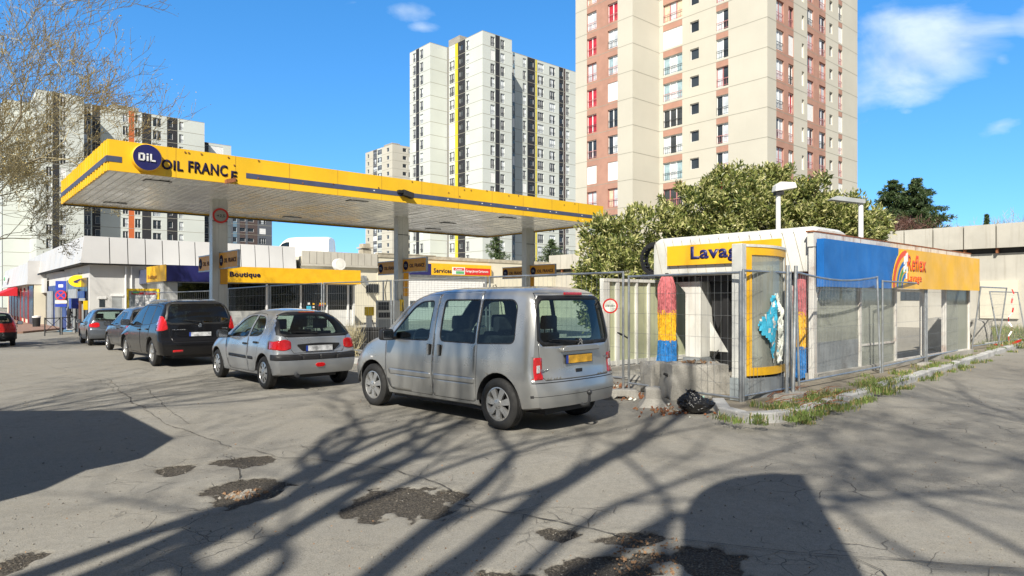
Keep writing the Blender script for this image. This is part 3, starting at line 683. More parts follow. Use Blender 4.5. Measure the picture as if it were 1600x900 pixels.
sf.build('shopfront', [M('brown_panel'), M('shop_dark'), M('shop_dark'), M('grey_panel'), M('shop_blue'), M('shop_blue'), M('interior_grey'), M('blue_sign'), M('red_panel')], deck)
b = MB(); lf(55, 77, 437, 458, 0, .15, .15, b); b.build('sign_band', M('white_paint'), deck)
b = MB(); v0 = vp(104); b.cyl((-1.1, v0, 3.35), (-.1, v0+.2, 3.5), .05, 8); b.obox((-1.2, v0, 3.28), (1, 0, .2), (0, 1, 0), (0, 0, 1), .35, .2, .05); b.build('floodlight', M('dark_metal'), deck)
# service windows on the short white front wall
b = MB()
def front(px0, px1, py0, py1, m, out, d, B):
    u0, u1 = up(px0), up(px1); p = K5+UX*((u0+u1)/2); z0, z1 = CAMH-(py1-HY)/F*p.y, CAMH-(py0-HY)/F*p.y; B.box((u0, -out-d, z0), (u1, -out, z1), m)
front(155, 164, 468, 480, 1, -.001, .012, b); front(153, 166, 464, 467, 0, 0, .05, b); front(175, 190, 463, 482, 2, -.001, .012, b); front(173, 193, 460, 463, 0, 0, .05, b)
b.build('window', [M('white_clean'), M('pane_dark'), M('grey_panel')], deck)
b = MB(); u_ = up(196); b.cyl((u_, -.08, 0), (u_, -.08, 3.5), .05, 8); u_ = up(205); b.cyl((u_, -.08, 0), (u_, -.08, 3.5), .04, 8); b.build('downpipe', M('white_clean'), deck, smooth=40)

# yellow speech-oval post sign and other signs on the left corner
v0 = vp(121.5); so_ = PX(123, HY, (K5+VX*v0).y-1.2)
sg = empty('post_office_sign', (so_.x, so_.y, zat(440, v0)), R(8), 'yellow oval hanging sign with a blue bird mark above the shop doors', 'sign')
b = MB(); ov = [(x*1.0, z*1.0) for x, z in circle(.54, 28, 0, 0, .36)]; b.prism(ov, (0, -.07, 0), (1, 0, 0), (0, 0, 1), (0, .14, 0)); b.prism([(.10, -.3), (.50, -.1), (.46, -.62)], (0, -.06, 0), (1, 0, 0), (0, 0, 1), (0, .12, 0)); b.build('panel', M('oval_yellow'), sg, bevel=.02)
b = MB(); b.prism([(-.26, -.02), (.1, .14), (.24, .12), (.02, .04), (.2, .02), (-.06, -.05), (.08, -.12), (-.2, -.1)], (0, -.082, 0), (1, 0, 0), (0, 0, 1), (0, .012, 0)); b.build('bird_mark', M('navy'), sg)
b = MB(); b.box((-.02, 0, .34), (.02, .04, .5)); b.cyl((0, .02, .42), (1.0, .35, .42), .025, 8); b.build('bracket', M('dark_metal'), sg)
# small cash machine sign
s2 = PX(133.5, 477, K5.y-.7); b = MB(); b.obox(s2, UX, (0, 0, 1), VX, .10, .25, .05); tag(b.build('small_sign', M('oval_yellow')), 'little yellow sign on the wall corner of the post office', 'sign')
# ------- further shop building with red awning
K6 = PX(51, HY, 52); zg = terrain(K6.x, K6.y)
sh = empty('shop_building', (K6.x, K6.y, zg), TH, 'white fronted shop building with a green oval sign at the far left', 'building')
b = MB(); b.box((0, -1, -1), (14, 24, 3.4)); b.build('wall', M('cream_render'), sh)
b = MB(); lean_panel(b, (0, -1, 0), (0, 24, 0), (-1, 0, 0), 3.2, 5.0, .45, .15, .15); b.box((-.4, -1.05, 3.2), (6, -1, 5.0)); b.build('fascia', M('parapet_white'), sh)
b = MB(); vA, vB = hit(46, K6, VX), hit(52, K6, VX)
b.box((-.06, -.8, 0), (0, 2.2, 3.1), 1); b.box((-.1, 2.2, 0), (.02, 2.6, 3.1), 2)
for i in range(6): b.box((-.08, 3.0+i*3, .5), (0, 5.4+i*3, 2.7), 1); b.box((-.1, 5.5+i*3, 0), (0, 5.9+i*3, 3.0), 2)
b.build('shopfront', [M('white_clean'), M('shop_dark'), M('red_panel')], sh)
gs = hit(20, K6, VX); b = MB(); b.box((-.62, gs-.9, 3.7), (-.50, gs+1.0, 4.35), 0); b.prism(circle(.6, 20, 0, 0, .2), (-.63, gs, 4.02), (0, -1, 0), (0, 0, 1), (-.02, 0, 0), 1); b.build('oval_sign', [M('white_clean'), M('green_sign')], sh)
b = MB(); a0 = hit(34, K6, VX); a1 = a0+9
b.quad((-.3, a0, 3.15), (-.3, a1, 3.15), (-1.9, a1, 2.35), (-1.9, a0, 2.35)); b.quad((-1.9, a0, 2.35), (-1.9, a1, 2.35), (-1.9, a1, 2.05), (-1.9, a0, 2.05)); b.add([(-.3, a0, 3.15), (-1.9, a0, 2.35), (-.3, a0, 2.35)], [(0, 1, 2)]); b.add([(-.3, a1, 3.15), (-1.9, a1, 2.35), (-.3, a1, 2.35)], [(0, 1, 2)])
aw = b.build('awning', M('awning_red'), sh, recalc=False); text_mesh(aw, 'lettering', 'RESTAURANT', (-1.92, a0+4.6, 2.1), (0, -1, 0), (0, 0, 1), 4.3, .2, M('white_clean'), .01, .02)
# pavement by the shops
b = MB(); pv = [GT(118, 513), GT(36, 521), GT(-60, 524), GT(-160, 500)+Vector((0, 10, 0)), (K5+VX*30)+UX*2, K5+UX*1.0-VX*.2]
for p in pv: p.z = terrain(p.x, p.y)
n = len(pv); top = [(p.x, p.y, p.z+.12) for p in pv]; bot = [(p.x, p.y, p.z-.2) for p in pv]
b.add(top+bot, [tuple(range(n))]+[(i, (i+1) % n, n+(i+1) % n, n+i) for i in range(n)]); tag(b.build('pavement', M('paving_brown')), kind='structure')
b = MB(); 
for (a, c_) in (((96, 519), (123, 514)),):
    p, q = GT(*a), GT(*c_); d = (q-p).normalized(); nn = Vector((-d.y, d.x, 0)); 
    for s, m in ((0, 0),): b.quad(p+nn*-.5+V(0, 0, .02), q+nn*-.5+V(0, 0, .02), q+nn*.5+V(0, 0, .02), p+nn*.5+V(0, 0, .02))
mat('road_blue', (.16, .33, .48), .85, var=.2, scale=4, dirt=.4); tag(b.build('blue_road_marking', M('road_blue')), kind='structure')
# ------- boutique
KB = PX(267, HY, 35.2); KB.z = 0
bt = empty('petrol_shop', (KB.x, KB.y, 0), TH, 'petrol station shop with a yellow and navy fascia reading Boutique', 'building')
def ub(px): return hit(px, KB, UX)
LB = ub(558); n0 = ub(341); VB = 5.35
b = MB(); b.box((-.35, -.45, 2.55), (n0, VB, 2.6)); b.box((-.33, -.43, 2.6), (n0, .1, 3.40)); b.build('fascia', M('navy'), bt)
b = MB(); b.box((n0, -.47, 2.55), (LB, .1, 3.42)); b.box((-.38, -.46, 2.56), (-.33, hit(230, KB-UX*.35, VX), 3.42)); b.build('fascia', M('sign_yellow'), bt)
b = MB(); b.box((-.40, hit(230, KB-UX*.35, VX), 2.5), (-.2, VB, 3.3)); b.build('fascia', M('band_slate'), bt)
b = MB(); b.box((.0, 0, 2.6), (LB-.05, VB, 3.30)); b.box((0, .5, -.6), (.1, VB, 2.6)); b.box((LB-.12, .3, -.3), (LB, VB, 2.6)); b.box((.1, VB-.1, -.6), (LB, VB, 2.6)); b.build('wall', M('white_paint'), bt)
b = MB(); b.box((-.35, .1, 2.50), (LB, VB, 2.55)); b.build('soffit', M('grey_panel'), bt)
b = MB(); b.box((.1, .4, -.6), (LB-.12, .45, .95)); b.build('dado', M('white_paint'), bt)
b = MB(); b.box((-.1, .1, -.6), (.35, .55, 2.5)); b.box((-.3, .2, -.6), (-.1, 1.6, 2.5)); b.build('pillar', M('white_paint'), bt)
for px in (352, 420.5, 474, 515, 548):
    b = MB(); u_ = ub(px); b.box((u_-.05, .34, -.3), (u_+.05, .46, 2.55)); b.build('mullion', M('white_clean'), bt)
b = MB(); b.box((.35, .42, .95), (LB-.12, .425, 2.5)); b.build('window', M('shop_glass'), bt, recalc=False)
b = MB(); ud0, ud1 = ub(478), ub(500); b.box((ud0, .30, 0), (ud1, .34, 2.45)); dr = b.build('door', M('shop_glass'), bt); b = MB(); b.box((ud0-.06, .28, 0), (ud0, .36, 2.5)); b.box((ud1, .28, 0), (ud1+.06, .36, 2.5)); b.build('frame', M('dark_metal'), dr)
b = MB()
for (px, py, w_, h_, m) in ((485.5, 474, .14, .15, 0), (485.5, 482, .3, .30, 1), (493, 475, .12, .1, 2), (493, 480, .12, .1, 0), (493, 485, .12, .1, 2), (505, 470, .16, .12, 0), (507, 474.5, .4, .1, 2), (505, 477, .3, .08, 3), (473, 474, .08, .22, 0)):
    u_ = ub(px); p = KB+UX*u_; z = CAMH-(py-HY)/F*p.y; b.box((u_-w_/2, .265, z-h_/2), (u_+w_/2, .275, z+h_/2), m)
b.build('door_stickers', [M('white_clean'), M('cyan_sticker'), M('sign_yellow'), M('red_paint')], bt)
b = MB(); b.box((.3, 3.2, -.4), (LB-.3, 3.25, 2.5)); b.box((1.2, 1.6, 0), (3.5, 2.2, 1.5)); b.box((5.2, 1.8, 0), (6.2, 2.6, 1.3)); b.box((8.3, 1.5, 0), (9.0, 2.0, 1.9)); b.build('shop_interior', M('interior_grey'), bt)
text_mesh(bt, 'lettering', 'Boutique', (ub(354.5), -.48, 2.78), (1, 0, 0), (0, 0, 1), ub(402)-ub(354.5), .36, M('letter_navy'), .015, .028)
p_ = hit(231, KB-UX*.38, VX); p2_ = hit(245, KB-UX*.38, VX); text_mesh(bt, 'lettering', 'Boutique', (-.385, p_, 2.66), (0, -1, 0), (0, 0, 1), p_-p2_, .3, M('rust'), .005, .01)
b = MB(); ua = ub(545.5); b.lathe([(0, -.25), (.36, -.25), (.38, -.2), (.38, .2), (.36, .25), (0, .25)], 24, 'y', (ua, 1.4, 3.85)); b.lathe([(0, -.262), (.22, -.26), (.22, -.25)], 20, 'y', (ua, 1.4, 3.85)); b.box((ua-.3, 1.2, 3.3), (ua+.3, 1.6, 3.5)); b.build('extractor_fan', M('white_paint'), bt, smooth=40)
# flood lamp on wall, barred window, yellow sign by the shop
def ubk(px): return up(px)
b = MB(); u_ = up(563); b.obox((u_, -.6, 2.95), (.6, 0, -1), (0, 1, 0), (1, 0, .6), .36, .16, .1, 0); b.cyl((u_-.3, 0, 3.2), (u_-.1, -.6, 3.05), .03, 6); b.build('floodlight', M('galvanised'), deck)
b = MB(); front(572, 590, 444, 457, 0, 0, .02, b)
for i in range(7): px = 572+18*i/6; front(px-.5, px+.5, 443, 458, 1, .05, .03, b)
b.build('barred_window', [M('pane_dark'), M('dark_metal')], deck)
b = MB(); front(560, 572, 431, 437, 0, 0, .1, b); b.build('wall_panel', M('grey_panel'), deck)
# garage part of the deck wall
b = MB(); u0, u1 = up(637), up(757); b.box((u0, -.05, -.2), (u1, .0, 3.30), 0)
for i in range(20): z = .1+i*.165; b.box((u0, -.075, z), (u1, -.05, z+.13), 0)
g_ = b.build('garage_door', [M('white_clean')], deck)
for k in range(2):
    b = MB(); b.box((u0+.15+k*1.9, -.095, 1.0), (u0+1.8+k*1.9, -.078, 1.5)); b.build('window', M('pane_dark'), g_)
b = MB(); b.box((u0-.1, -.2, 3.30), (u1+.1, .0, 3.55)); b.build('shutter_box', M('galvanised'), deck)
b = MB(); s0, s1, s2_ = up(637), up(670), up(763.5); zt = 4.42; b.box((s0, -.35, 3.50), (s1, -.02, zt-.05), 1); b.box((s1, -.36, 3.52), (s2_, -.02, zt), 0)
w0, w1, w2 = up(702.5), up(722), up(761.5); b.box((w0, -.385, 3.6), (w1, -.361, 4.18), 2); b.box((w1, -.385, 3.6), (w2, -.361, 4.14), 3); b.box((up(708), -.40, 3.66), (up(720.5), -.386, 3.86), 4); b.box((w0+.1, -.40, 3.93), (w1-.1, -.386, 4.12), 3)
sv = b.build('services_sign', [M('sign_yellow'), M('navy'), M('white_clean'), M('red_paint'), M('green_sign')], deck)
text_mesh(sv, 'lettering', 'Services', (up(673.5), -.365, 3.68), (1, 0, 0), (0, 0, 1), up(701.5)-up(673.5), .36, M('letter_navy'), .01, .025)
text_mesh(sv, 'lettering', 'Garage Janssy Carburants', (w1+.08, -.388, 3.74), (1, 0, 0), (0, 0, 1), w2-w1-.3, .26, M('white_clean'), .008, .015, .2)
text_mesh(sv, 'lettering', 'Auto', (w0+.2, -.402, 3.95), (1, 0, 0), (0, 0, 1), .75, .14, M('white_clean'), .005, .02, .3)
# thin lettering poles, vents on top, deck railing, deck conifers handled with the trees
b = MB(); u_ = up(584); b.box((u_-.35, 1.0, 4.5), (u_+.35, 1.7, 5.35)); b.box((u_-.45, .9, 5.4), (u_+.45, 1.8, 5.5)); b.box((u_-.3, 1.05, 5.5), (u_+.3, 1.65, 5.75)); b.build('roof_vent', M('dirty_coping'), deck)
b = MB(); ra_, rb_ = up(868), up(960)
for i in range(45): u_ = ra_+(rb_-ra_)*i/44; b.box((u_-.012, .5, 4.3), (u_+.012, .525, 6.2))
b.box((ra_, .49, 6.2), (rb_, .53, 6.24)); b.box((ra_, .49, 4.9), (rb_, .53, 4.94)); b.build('railing', M('rail_dark'), deck)
# forecourt concrete sheet
b = MB(); c0_ = K5-VX*5.4+UX*2; pts = [K5+UX*4-VX*.02, K5+UX*46-VX*.02, K5+UX*46-VX*24, K5+UX*30-VX*27.5, GP(1000, 596), GP(700, 560), GP(560, 540), GP(430, 520)+Vector((0, 1, 0)), GT(330, 505)]
for p in pts: p.z = 0
vs_ = []
def dens(poly, n=14):
    o = []
    for i in range(len(poly)):
        a, c = poly[i], poly[(i+1) % len(poly)]
        for k in range(n): o.append(a.lerp(c, k/n))
    return o
tri = MB(); P_ = dens(pts, 6); cc = sum(P_, Vector())/len(P_); rings_ = [[cc.lerp(p, s) for p in P_] for s in (.001, .25, .5, .75, 1)]
for r0, r1 in zip(rings_, rings_[1:]):
    for i in range(len(P_)):
        j = (i+1) % len(P_); q = [r0[i], r0[j], r1[j], r1[i]]; tri.quad(*[(p.x, p.y, terrain(p.x, p.y)+.014) for p in q])
tag(tri.build('forecourt', M('forecourt_concrete'), recalc=False), kind='structure')
# ------- right hand concrete wall
RA = PX(1500, HY, 36.5); RA.z = 0
rw = empty('concrete_wall', (RA.x, RA.y, 0), TH, 'long concrete wall with a panelled parapet at the right edge', 'wall')
v0, v1 = -9, -_d.dot(VX)-.3
b = MB(); b.box((.25, v0, -.5), (1.2, v1, 4.05)); b.build('wall', M('concrete_wall'), rw)
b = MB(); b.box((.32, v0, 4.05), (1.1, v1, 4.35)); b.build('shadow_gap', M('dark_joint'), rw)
b = MB(); v = v0; 
while v < v1: b.box((-.12, v+.02, 4.32), (.12, v+1.43, 5.58)); v += 1.47
b.box((.12, v0, 4.4), (.3, v1, 5.45)); b.build('parapet', M('concrete_wall'), rw)
b = MB(); v = v0
while v < v1: b.box((.0, v+1.40, 4.05), (.28, v+1.5, 4.33)); v += 1.47
b.build('bracket', M('rust'), rw)
b = MB(); a0, a1 = hit(1437, RA, VX), hit(1408, RA, VX)
for i in range(4): q0 = a0+(a1-a0)*(i/4); b.box((.22, q0+.05, 1.55), (.26, q0+.35, 2.15))
b.build('window', M('pane_dark'), rw)
b = MB(); b.box((.12, hit(1590, RA, VX), .6), (.24, hit(1530, RA, VX), 2.6)); b.build('repair_patch', M('cream_render'), rw)
# ================================================================== CARS
def curve(pts):
    xs = [p[0] for p in pts]; ys = [p[1] for p in pts]; n = len(pts)
    d = [(ys[i+1]-ys[i])/(xs[i+1]-xs[i]) for i in range(n-1)]; t = [0]*n
    for i in range(n):
        if i == 0: t[i] = d[0]
        elif i == n-1: t[i] = d[-1]
        elif d[i-1]*d[i] <= 0: t[i] = 0
        else: t[i] = 2*d[i-1]*d[i]/(d[i-1]+d[i])
    def f(x):
        if x <= xs[0]: return ys[0]
        if x >= xs[-1]: return ys[-1]
        i = 0
        while x > xs[i+1]: i += 1
        h = xs[i+1]-xs[i]; s = (x-xs[i])/h
        return (2*s**3-3*s*s+1)*ys[i]+(s**3-2*s*s+s)*h*t[i]+(-2*s**3+3*s*s)*ys[i+1]+(s**3-s*s)*h*t[i+1]
    return f
def inpoly(p, poly):
    x, y = p; c = False; j = len(poly)-1
    for i in range(len(poly)):
        xi, yi = poly[i]; xj, yj = poly[j]
        if (yi > y) != (yj > y) and x < (xj-xi)*(y-yi)/(yj-yi)+xi: c = not c
        j = i
    return c
def grow(poly, d):
    n = len(poly); area = sum(poly[i][0]*poly[(i+1) % n][1]-poly[(i+1) % n][0]*poly[i][1] for i in range(n)); s = 1 if area > 0 else -1
    o = []
    for i in range(n):
        a = Vector(poly[i-1]); p = Vector(poly[i]); b = Vector(poly[(i+1) % n]); e1 = p-a; e2 = b-p
        if e1.length < 1e-7 or e2.length < 1e-7: o.append(tuple(p)); continue
        e1.normalize(); e2.normalize(); n1 = Vector((e1.y, -e1.x))*s; n2_ = Vector((e2.y, -e2.x))*s; q = n1+n2_
        k = q.dot(n1)
        if k < .3: k = .3
        o.append(tuple(p+q*(d/k)))
    return o
AXI = {'xz': (0, 2, 1), 'yz': (1, 2, 0), 'xy': (0, 1, 2)}
def make_shell(P):
    """half body (y>=0): stations along x, section ring from floor centre to roof centre"""
    L = P['L']; c = {k: curve(v) for k, v in P['c'].items()}
    xr, xf = curve(P['rear']), curve(P['front'])
    xs = []
    n = P.get('n', 46)
    for i in range(n+1): t = i/n; xs.append(L*(t-.055*math.sin(4*math.pi*t)/1.0*.35))
    xs[0] = 0; xs[-1] = L
    W = P['W']/2
    def plan(x):
        a = P.get('rr', .14); b = P.get('rf', .42); k = 1
        if x < a: k = 1-P.get('rk', .05)*(1-x/a)**2.2
        if x > L-b: k = 1-P.get('fk', .16)*(1-(L-x)/b)**2.2
        return k
    rings = []
    for x in xs:
        k = plan(x); zb = c['zb'](x); zt = c['zt'](x); ym = W*k; zbelt = min(c['belt'](x), zt-.05); zm = P['zmid']
        yb = ym-c['beltin'](x); tum = P['tumble']*(max(0, zt-.04-zbelt)); yr = yb-.03-tum; crown = c['crown'](x)
        ring = [(0, zb), (.35*ym, zb), (ym*.72, zb), (ym-.09, zb), (ym-.05, zb+.02), (ym-.035, zb+.07)]
        z0, y0 = zb+.07, ym-.035
        for i in range(1, 10):
            t = i/9; z = z0+(zm-z0)*t; ring.append((y0+.035*math.sin(t*math.pi/2), z))
        for i in range(1, 9):
            t = i/8; z = zm+(zbelt-zm)*t; ring.append((ym-(ym-yb)*t**2.2, z))
        A = Vector((yb, zbelt)); B = Vector((yr, zt-crown)); T = Vector((0, zt))
        dl = (B-A).length; rc = min(P.get('rc', .13), dl*.6); e = B+(A-B).normalized()*rc if dl > 1e-4 else A
        rw = min(P.get('rw', .2), yr*.5); s2 = Vector((yr-rw, zt-crown+crown*(1-((yr-rw)/yr)**2)))
        for i in range(1, 6):
            t = i/5; q = A.lerp(e, t); q.x += .012*math.sin(t*math.pi)*(1 if dl > .3 else 0); ring.append(tuple(q))
        for i in range(1, 5):
            t = i/5; q = e*(1-t)**2+B*2*t*(1-t)+s2*t*t; ring.append(tuple(q))
        for i in range(0, 6):
            t = i/5; y = (yr-rw)*(1-t); ring.append((y, zt-crown*(y/yr)**2))
        rings.append([(x, y, z) for y, z in ring])
    nr = len(rings[0]); vs = []; fs = []
    def place(x, y, z):
        wr = max(0, 1-x/P.get('fr', .7)); wf = max(0, 1-(L-x)/P.get('ff', .7))
        bul = P.get('bulge', .07)
        return (x+xr(z)*wr*wr*(3-2*wr)+bul*wr**3*(abs(y)/W)**2.5-xf(z)*wf*wf*(3-2*wf)-P.get('fbulge', .2)*wf**2*(abs(y)/W)**2.2, y, z)
    def addring(r):
        b = len(vs); vs.extend(place(*p) for p in r); return b
    B = [addring(r) for r in rings]
    for a, b in zip(B, B[1:]):
        for j in range(nr-1): fs.append((a+j, a+j+1, b+j+1, b+j))
    for end, rg in ((0, rings[0]), (1, rings[-1])):
        zc = (rg[0][2]+rg[-1][2])/2; prev = B[0] if end == 0 else B[-1]; K = 18
        for k in range(1, K+1):
            s = 1-k/K
            if k < K:
                cur = addring([(p[0], p[1]*s, zc+(p[2]-zc)*s) for p in rg])
                for j in range(nr-1):
                    f = (prev+j, prev+j+1, cur+j+1, cur+j); fs.append(f if end else f[::-1])
                prev = cur
            else:
                vs.append(place(rg[0][0], 0, zc)); ctr = len(vs)-1
                for j in range(nr-1): fs.append((prev+j, prev+j+1, ctr))
    bm = bmesh.new(); bv = [bm.verts.new(v) for v in vs]; bm.verts.ensure_lookup_table()
    for f in fs:
        try: bm.faces.new([bv[i] for i in f])
        except ValueError: pass
    bmesh.ops.remove_doubles(bm, verts=bm.verts, dist=.0005)
    bmesh.ops.dissolve_degenerate(bm, edges=bm.edges, dist=1e-5)
    bmesh.ops.recalc_face_normals(bm, faces=bm.faces)
    bm.normal_update()
    if sum(f.normal.z*f.calc_area() for f in bm.faces if f.calc_center_median().z > P['zmid']) < 0: bmesh.ops.reverse_faces(bm, faces=bm.faces); bm.normal_update()
    return bm
def cut_regions(bm, regions):
    """regions: (key, plane, polygon, filter(centre, normal)); later ones win"""
    lay = bm.faces.layers.int.new('reg')
    for ri, (key, plane, poly, flt) in enumerate(regions):
        a, b, d = AXI[plane]
        x0 = min(p[0] for p in poly)-.02; x1 = max(p[0] for p in poly)+.02; y0 = min(p[1] for p in poly)-.02; y1 = max(p[1] for p in poly)+.02
        n = len(poly)
        for i in range(n):
            p = Vector(poly[i]); q = Vector(poly[(i+1) % n]); e = q-p
            if e.length < 1e-6: continue
            nn = [0, 0, 0]; nn[a] = e.y; nn[b] = -e.x; co = [0, 0, 0]; co[a] = p.x; co[b] = p.y
            nn = Vector(nn).normalized(); co = Vector(co)
            mg = .03
            ex0, ex1, ey0, ey1 = (x0, x1, y0, y1) if n < 7 else (min(p.x, q.x)-mg, max(p.x, q.x)+mg, min(p.y, q.y)-mg, max(p.y, q.y)+mg)
            sel = []
            for f in bm.faces:
                us = [v.co[a] for v in f.verts]; ws = [v.co[b] for v in f.verts]
                if max(us) < ex0 or min(us) > ex1 or max(ws) < ey0 or min(ws) > ey1: continue
                if flt(f.calc_center_median(), f.normal): sel.append(f)
            if not sel: continue
            geom = list({e2 for f in sel for e2 in f.edges})+list({v for f in sel for v in f.verts})+sel
            bmesh.ops.bisect_plane(bm, geom=geom, plane_co=co, plane_no=nn, dist=1e-5)
        bm.normal_update()
        for f in bm.faces:
            cc = f.calc_center_median()
            if x0 < cc[a] < x1 and y0 < cc[b] < y1 and flt(cc, f.normal) and inpoly((cc[a], cc[b]), poly): f[lay] = ri+1
    return lay
def side(c, n): return n.y > .25 and c.y > .3
def rearf(c, n): return n.x < -.3 and c.x < 1.2
def carpaint(name, col, metal=.6, rough=.30):
    m, n, l, b = nmat(name)
    b.inputs['Base Color'].default_value = (*col, 1); b.inputs['Metallic'].default_value = metal; b.inputs['Roughness'].default_value = rough
    b.inputs['Coat Weight'].default_value = .7 if max(col) > .05 else .35; b.inputs['Coat Roughness'].default_value = .035; b.inputs['Specular IOR Level'].default_value = .5 if max(col) > .05 else .25
    tcn = n.new('ShaderNodeTexCoord'); t = n.new('ShaderNodeTexNoise'); t.inputs['Scale'].default_value = 2.2; t.inputs['Detail'].default_value = 6; l.new(tcn.outputs['Object'], t.inputs[0])
    sz = n.new('ShaderNodeSeparateXYZ'); l.new(tcn.outputs['Object'], sz.inputs[0])
    mr = n.new('ShaderNodeMapRange'); mr.inputs[1].default_value = .15; mr.inputs[2].default_value = .75; mr.inputs[3].default_value = .35 if max(col) > .05 else .07; mr.inputs[4].default_value = .04 if max(col) > .05 else 0; l.new(sz.outputs[2], mr.inputs[0])
    mu = n.new('ShaderNodeMath'); mu.operation = 'MULTIPLY'; l.new(mr.outputs[0], mu.inputs[0]); l.new(t.outputs[0], mu.inputs[1])
    x = n.new('ShaderNodeMix'); x.data_type = 'RGBA'; x.inputs[6].default_value = (*col, 1); x.inputs[7].default_value = (.16, .145, .12, 1); l.new(mu.outputs[0], x.inputs[0]); l.new(x.outputs[2], b.inputs['Base Color'])
    a = n.new('ShaderNodeMath'); a.operation = 'MULTIPLY_ADD'; a.inputs[1].default_value = .9; a.inputs[2].default_value = rough-.04; l.new(mu.outputs[0], a.inputs[0]); l.new(a.outputs[0], b.inputs['Roughness'])
    fn = n.new('ShaderNodeTexNoise'); fn.inputs['Scale'].default_value = 260; l.new(tcn.outputs['Object'], fn.inputs[0])
    bp = n.new('ShaderNodeBump'); bp.inputs['Strength'].default_value = .04; bp.inputs['Distance'].default_value = .002; l.new(fn.outputs[0], bp.inputs['Height']); l.new(bp.outputs[0], b.inputs['Normal'])
    return m
carpaint('paint_silver', (.42, .425, .415)); carpaint('paint_silver_blue', (.41, .43, .45)); carpaint('paint_black', (.010, .010, .012), .3, .22)
carpaint('paint_grey_blue', (.13, .15, .18)); carpaint('paint_dark_grey', (.11, .11, .11)); carpaint('paint_red', (.50, .012, .01), .25, .3); carpaint('paint_van_white', (.80, .80, .79), 0, .35)
mat('trim_dark', (.028, .028, .030), .75, var=.2); mat('seat_fabric', (.045, .05, .06), .9, var=.3, scale=12)
mat('red_lens', (.50, .008, .010), .12, var=.15, scale=30, coat=1); mat('clear_lens', (.62, .62, .62), .1, var=.3, scale=60, coat=1)
mat('rim_silver', (.50, .50, .49), .34, metal=.7, var=.08, scale=9, dirt=.25, dirtcol=(.12, .1, .08)); mat('chrome', (.65, .65, .65), .15, metal=1, var=0)
mat('plate_yellow', (.70, .38, .03), .45, var=.4, scale=7); mat('plate_white', (.52, .53, .54), .45, var=.5, scale=7); mat('plate_blue', (.02, .06, .35), .45, var=0)
mat('headlining', (.30, .30, .28), .9, var=.05)

def make_wheel(parent, loc, r, wdt, style, sgn):
    """sgn +1 = outer face towards +y"""
    tb = MB(); h = wdt/2; ri = r*.66
    prof = [(ri, -h*.8), (ri+.015, -h*.95), (r-.05, -h), (r-.018, -h*.82), (r, -h*.62), (r, -h*.2), (r-.006, -h*.18), (r-.006, -h*.1), (r, -h*.08), (r, h*.08), (r-.006, h*.1), (r-.006, h*.18), (r, h*.2), (r, h*.62), (r-.018, h*.82), (r-.05, h), (ri+.015, h*.95), (ri, h*.8)]
    tb.lathe(prof, 44, 'y'); tyre = tb.build('tyre', M('rubber'), None, smooth=40)
    rb = MB(); o = h*.72*sgn
    rb.lathe([(ri+.003, o*1.12), (ri-.012, o*1.18), (ri-.02, o), (ri-.03, o*.35), (.0, o*.3)], 40, 'y', m=0, mats=[0, 0, 0, 1])
    if style == 'seven':
        for k in range(7):
            a = 2*math.pi*k/7+.2; ca, sa = math.cos(a), math.sin(a)
            pts = [(.045, -.028), (ri-.018, -.043), (ri-.018, .043), (.045, .028)]
            rb.prism(rpoly(pts, .01, 2), (0, o*.72, 0), (ca, 0, sa), (-sa, 0, ca), (0, o*.42, 0), 0)
    elif style == 'five':
        for k in range(5):
            a = 2*math.pi*k/5+.3; ca, sa = math.cos(a), math.sin(a)
            for off in (-.33, .33):
                a2 = a+off*.55; c2, s2 = math.cos(a2), math.sin(a2)
                rb.prism([(.04, -.012), (ri-.016, -.016), (ri-.016, .016), (.04, .012)], (0, o*.72, 0), (c2, 0, s2), (-s2, 0, c2), (0, o*.4, 0), 0)
    else:
        rb.lathe([(ri-.016, o*1.0), (ri*.7, o*1.12), (.06, o*1.16)], 36, 'y')
        for k in range(8):
            a = 2*math.pi*k/8; ca, sa = math.cos(a), math.sin(a)
            rb.prism(rrect(ri*.52, -.014, ri*.84, .014, .01, 2), (0, o*1.05, 0), (ca, 0, sa), (-sa, 0, ca), (0, o*.12, 0), 1)
    rb.lathe([(.058, o*1.0), (.056, o*1.22), (.03, o*1.3), (0, o*1.31)], 20, 'y')
    for k in range(5):
        a = 2*math.pi*k/5; rb.cyl((.04*math.cos(a), o*1.2, .04*math.sin(a)), (.04*math.cos(a), o*1.29, .04*math.sin(a)), .006, 6, 1)
    rim = rb.build('rim', [M('rim_silver'), M('dark_void')], None, smooth=35)
    wh = MB(); wh.cyl((0, -h*.75*sgn, 0), (0, -h*.1*sgn, 0), r*.42, 20, 0); w_ = wh.build('wheel', M('dark_metal'), parent, loc=loc)
    for q in (tyre, rim): q.parent = w_; ALLK.setdefault(w_.name, []).append(q)
    return w_
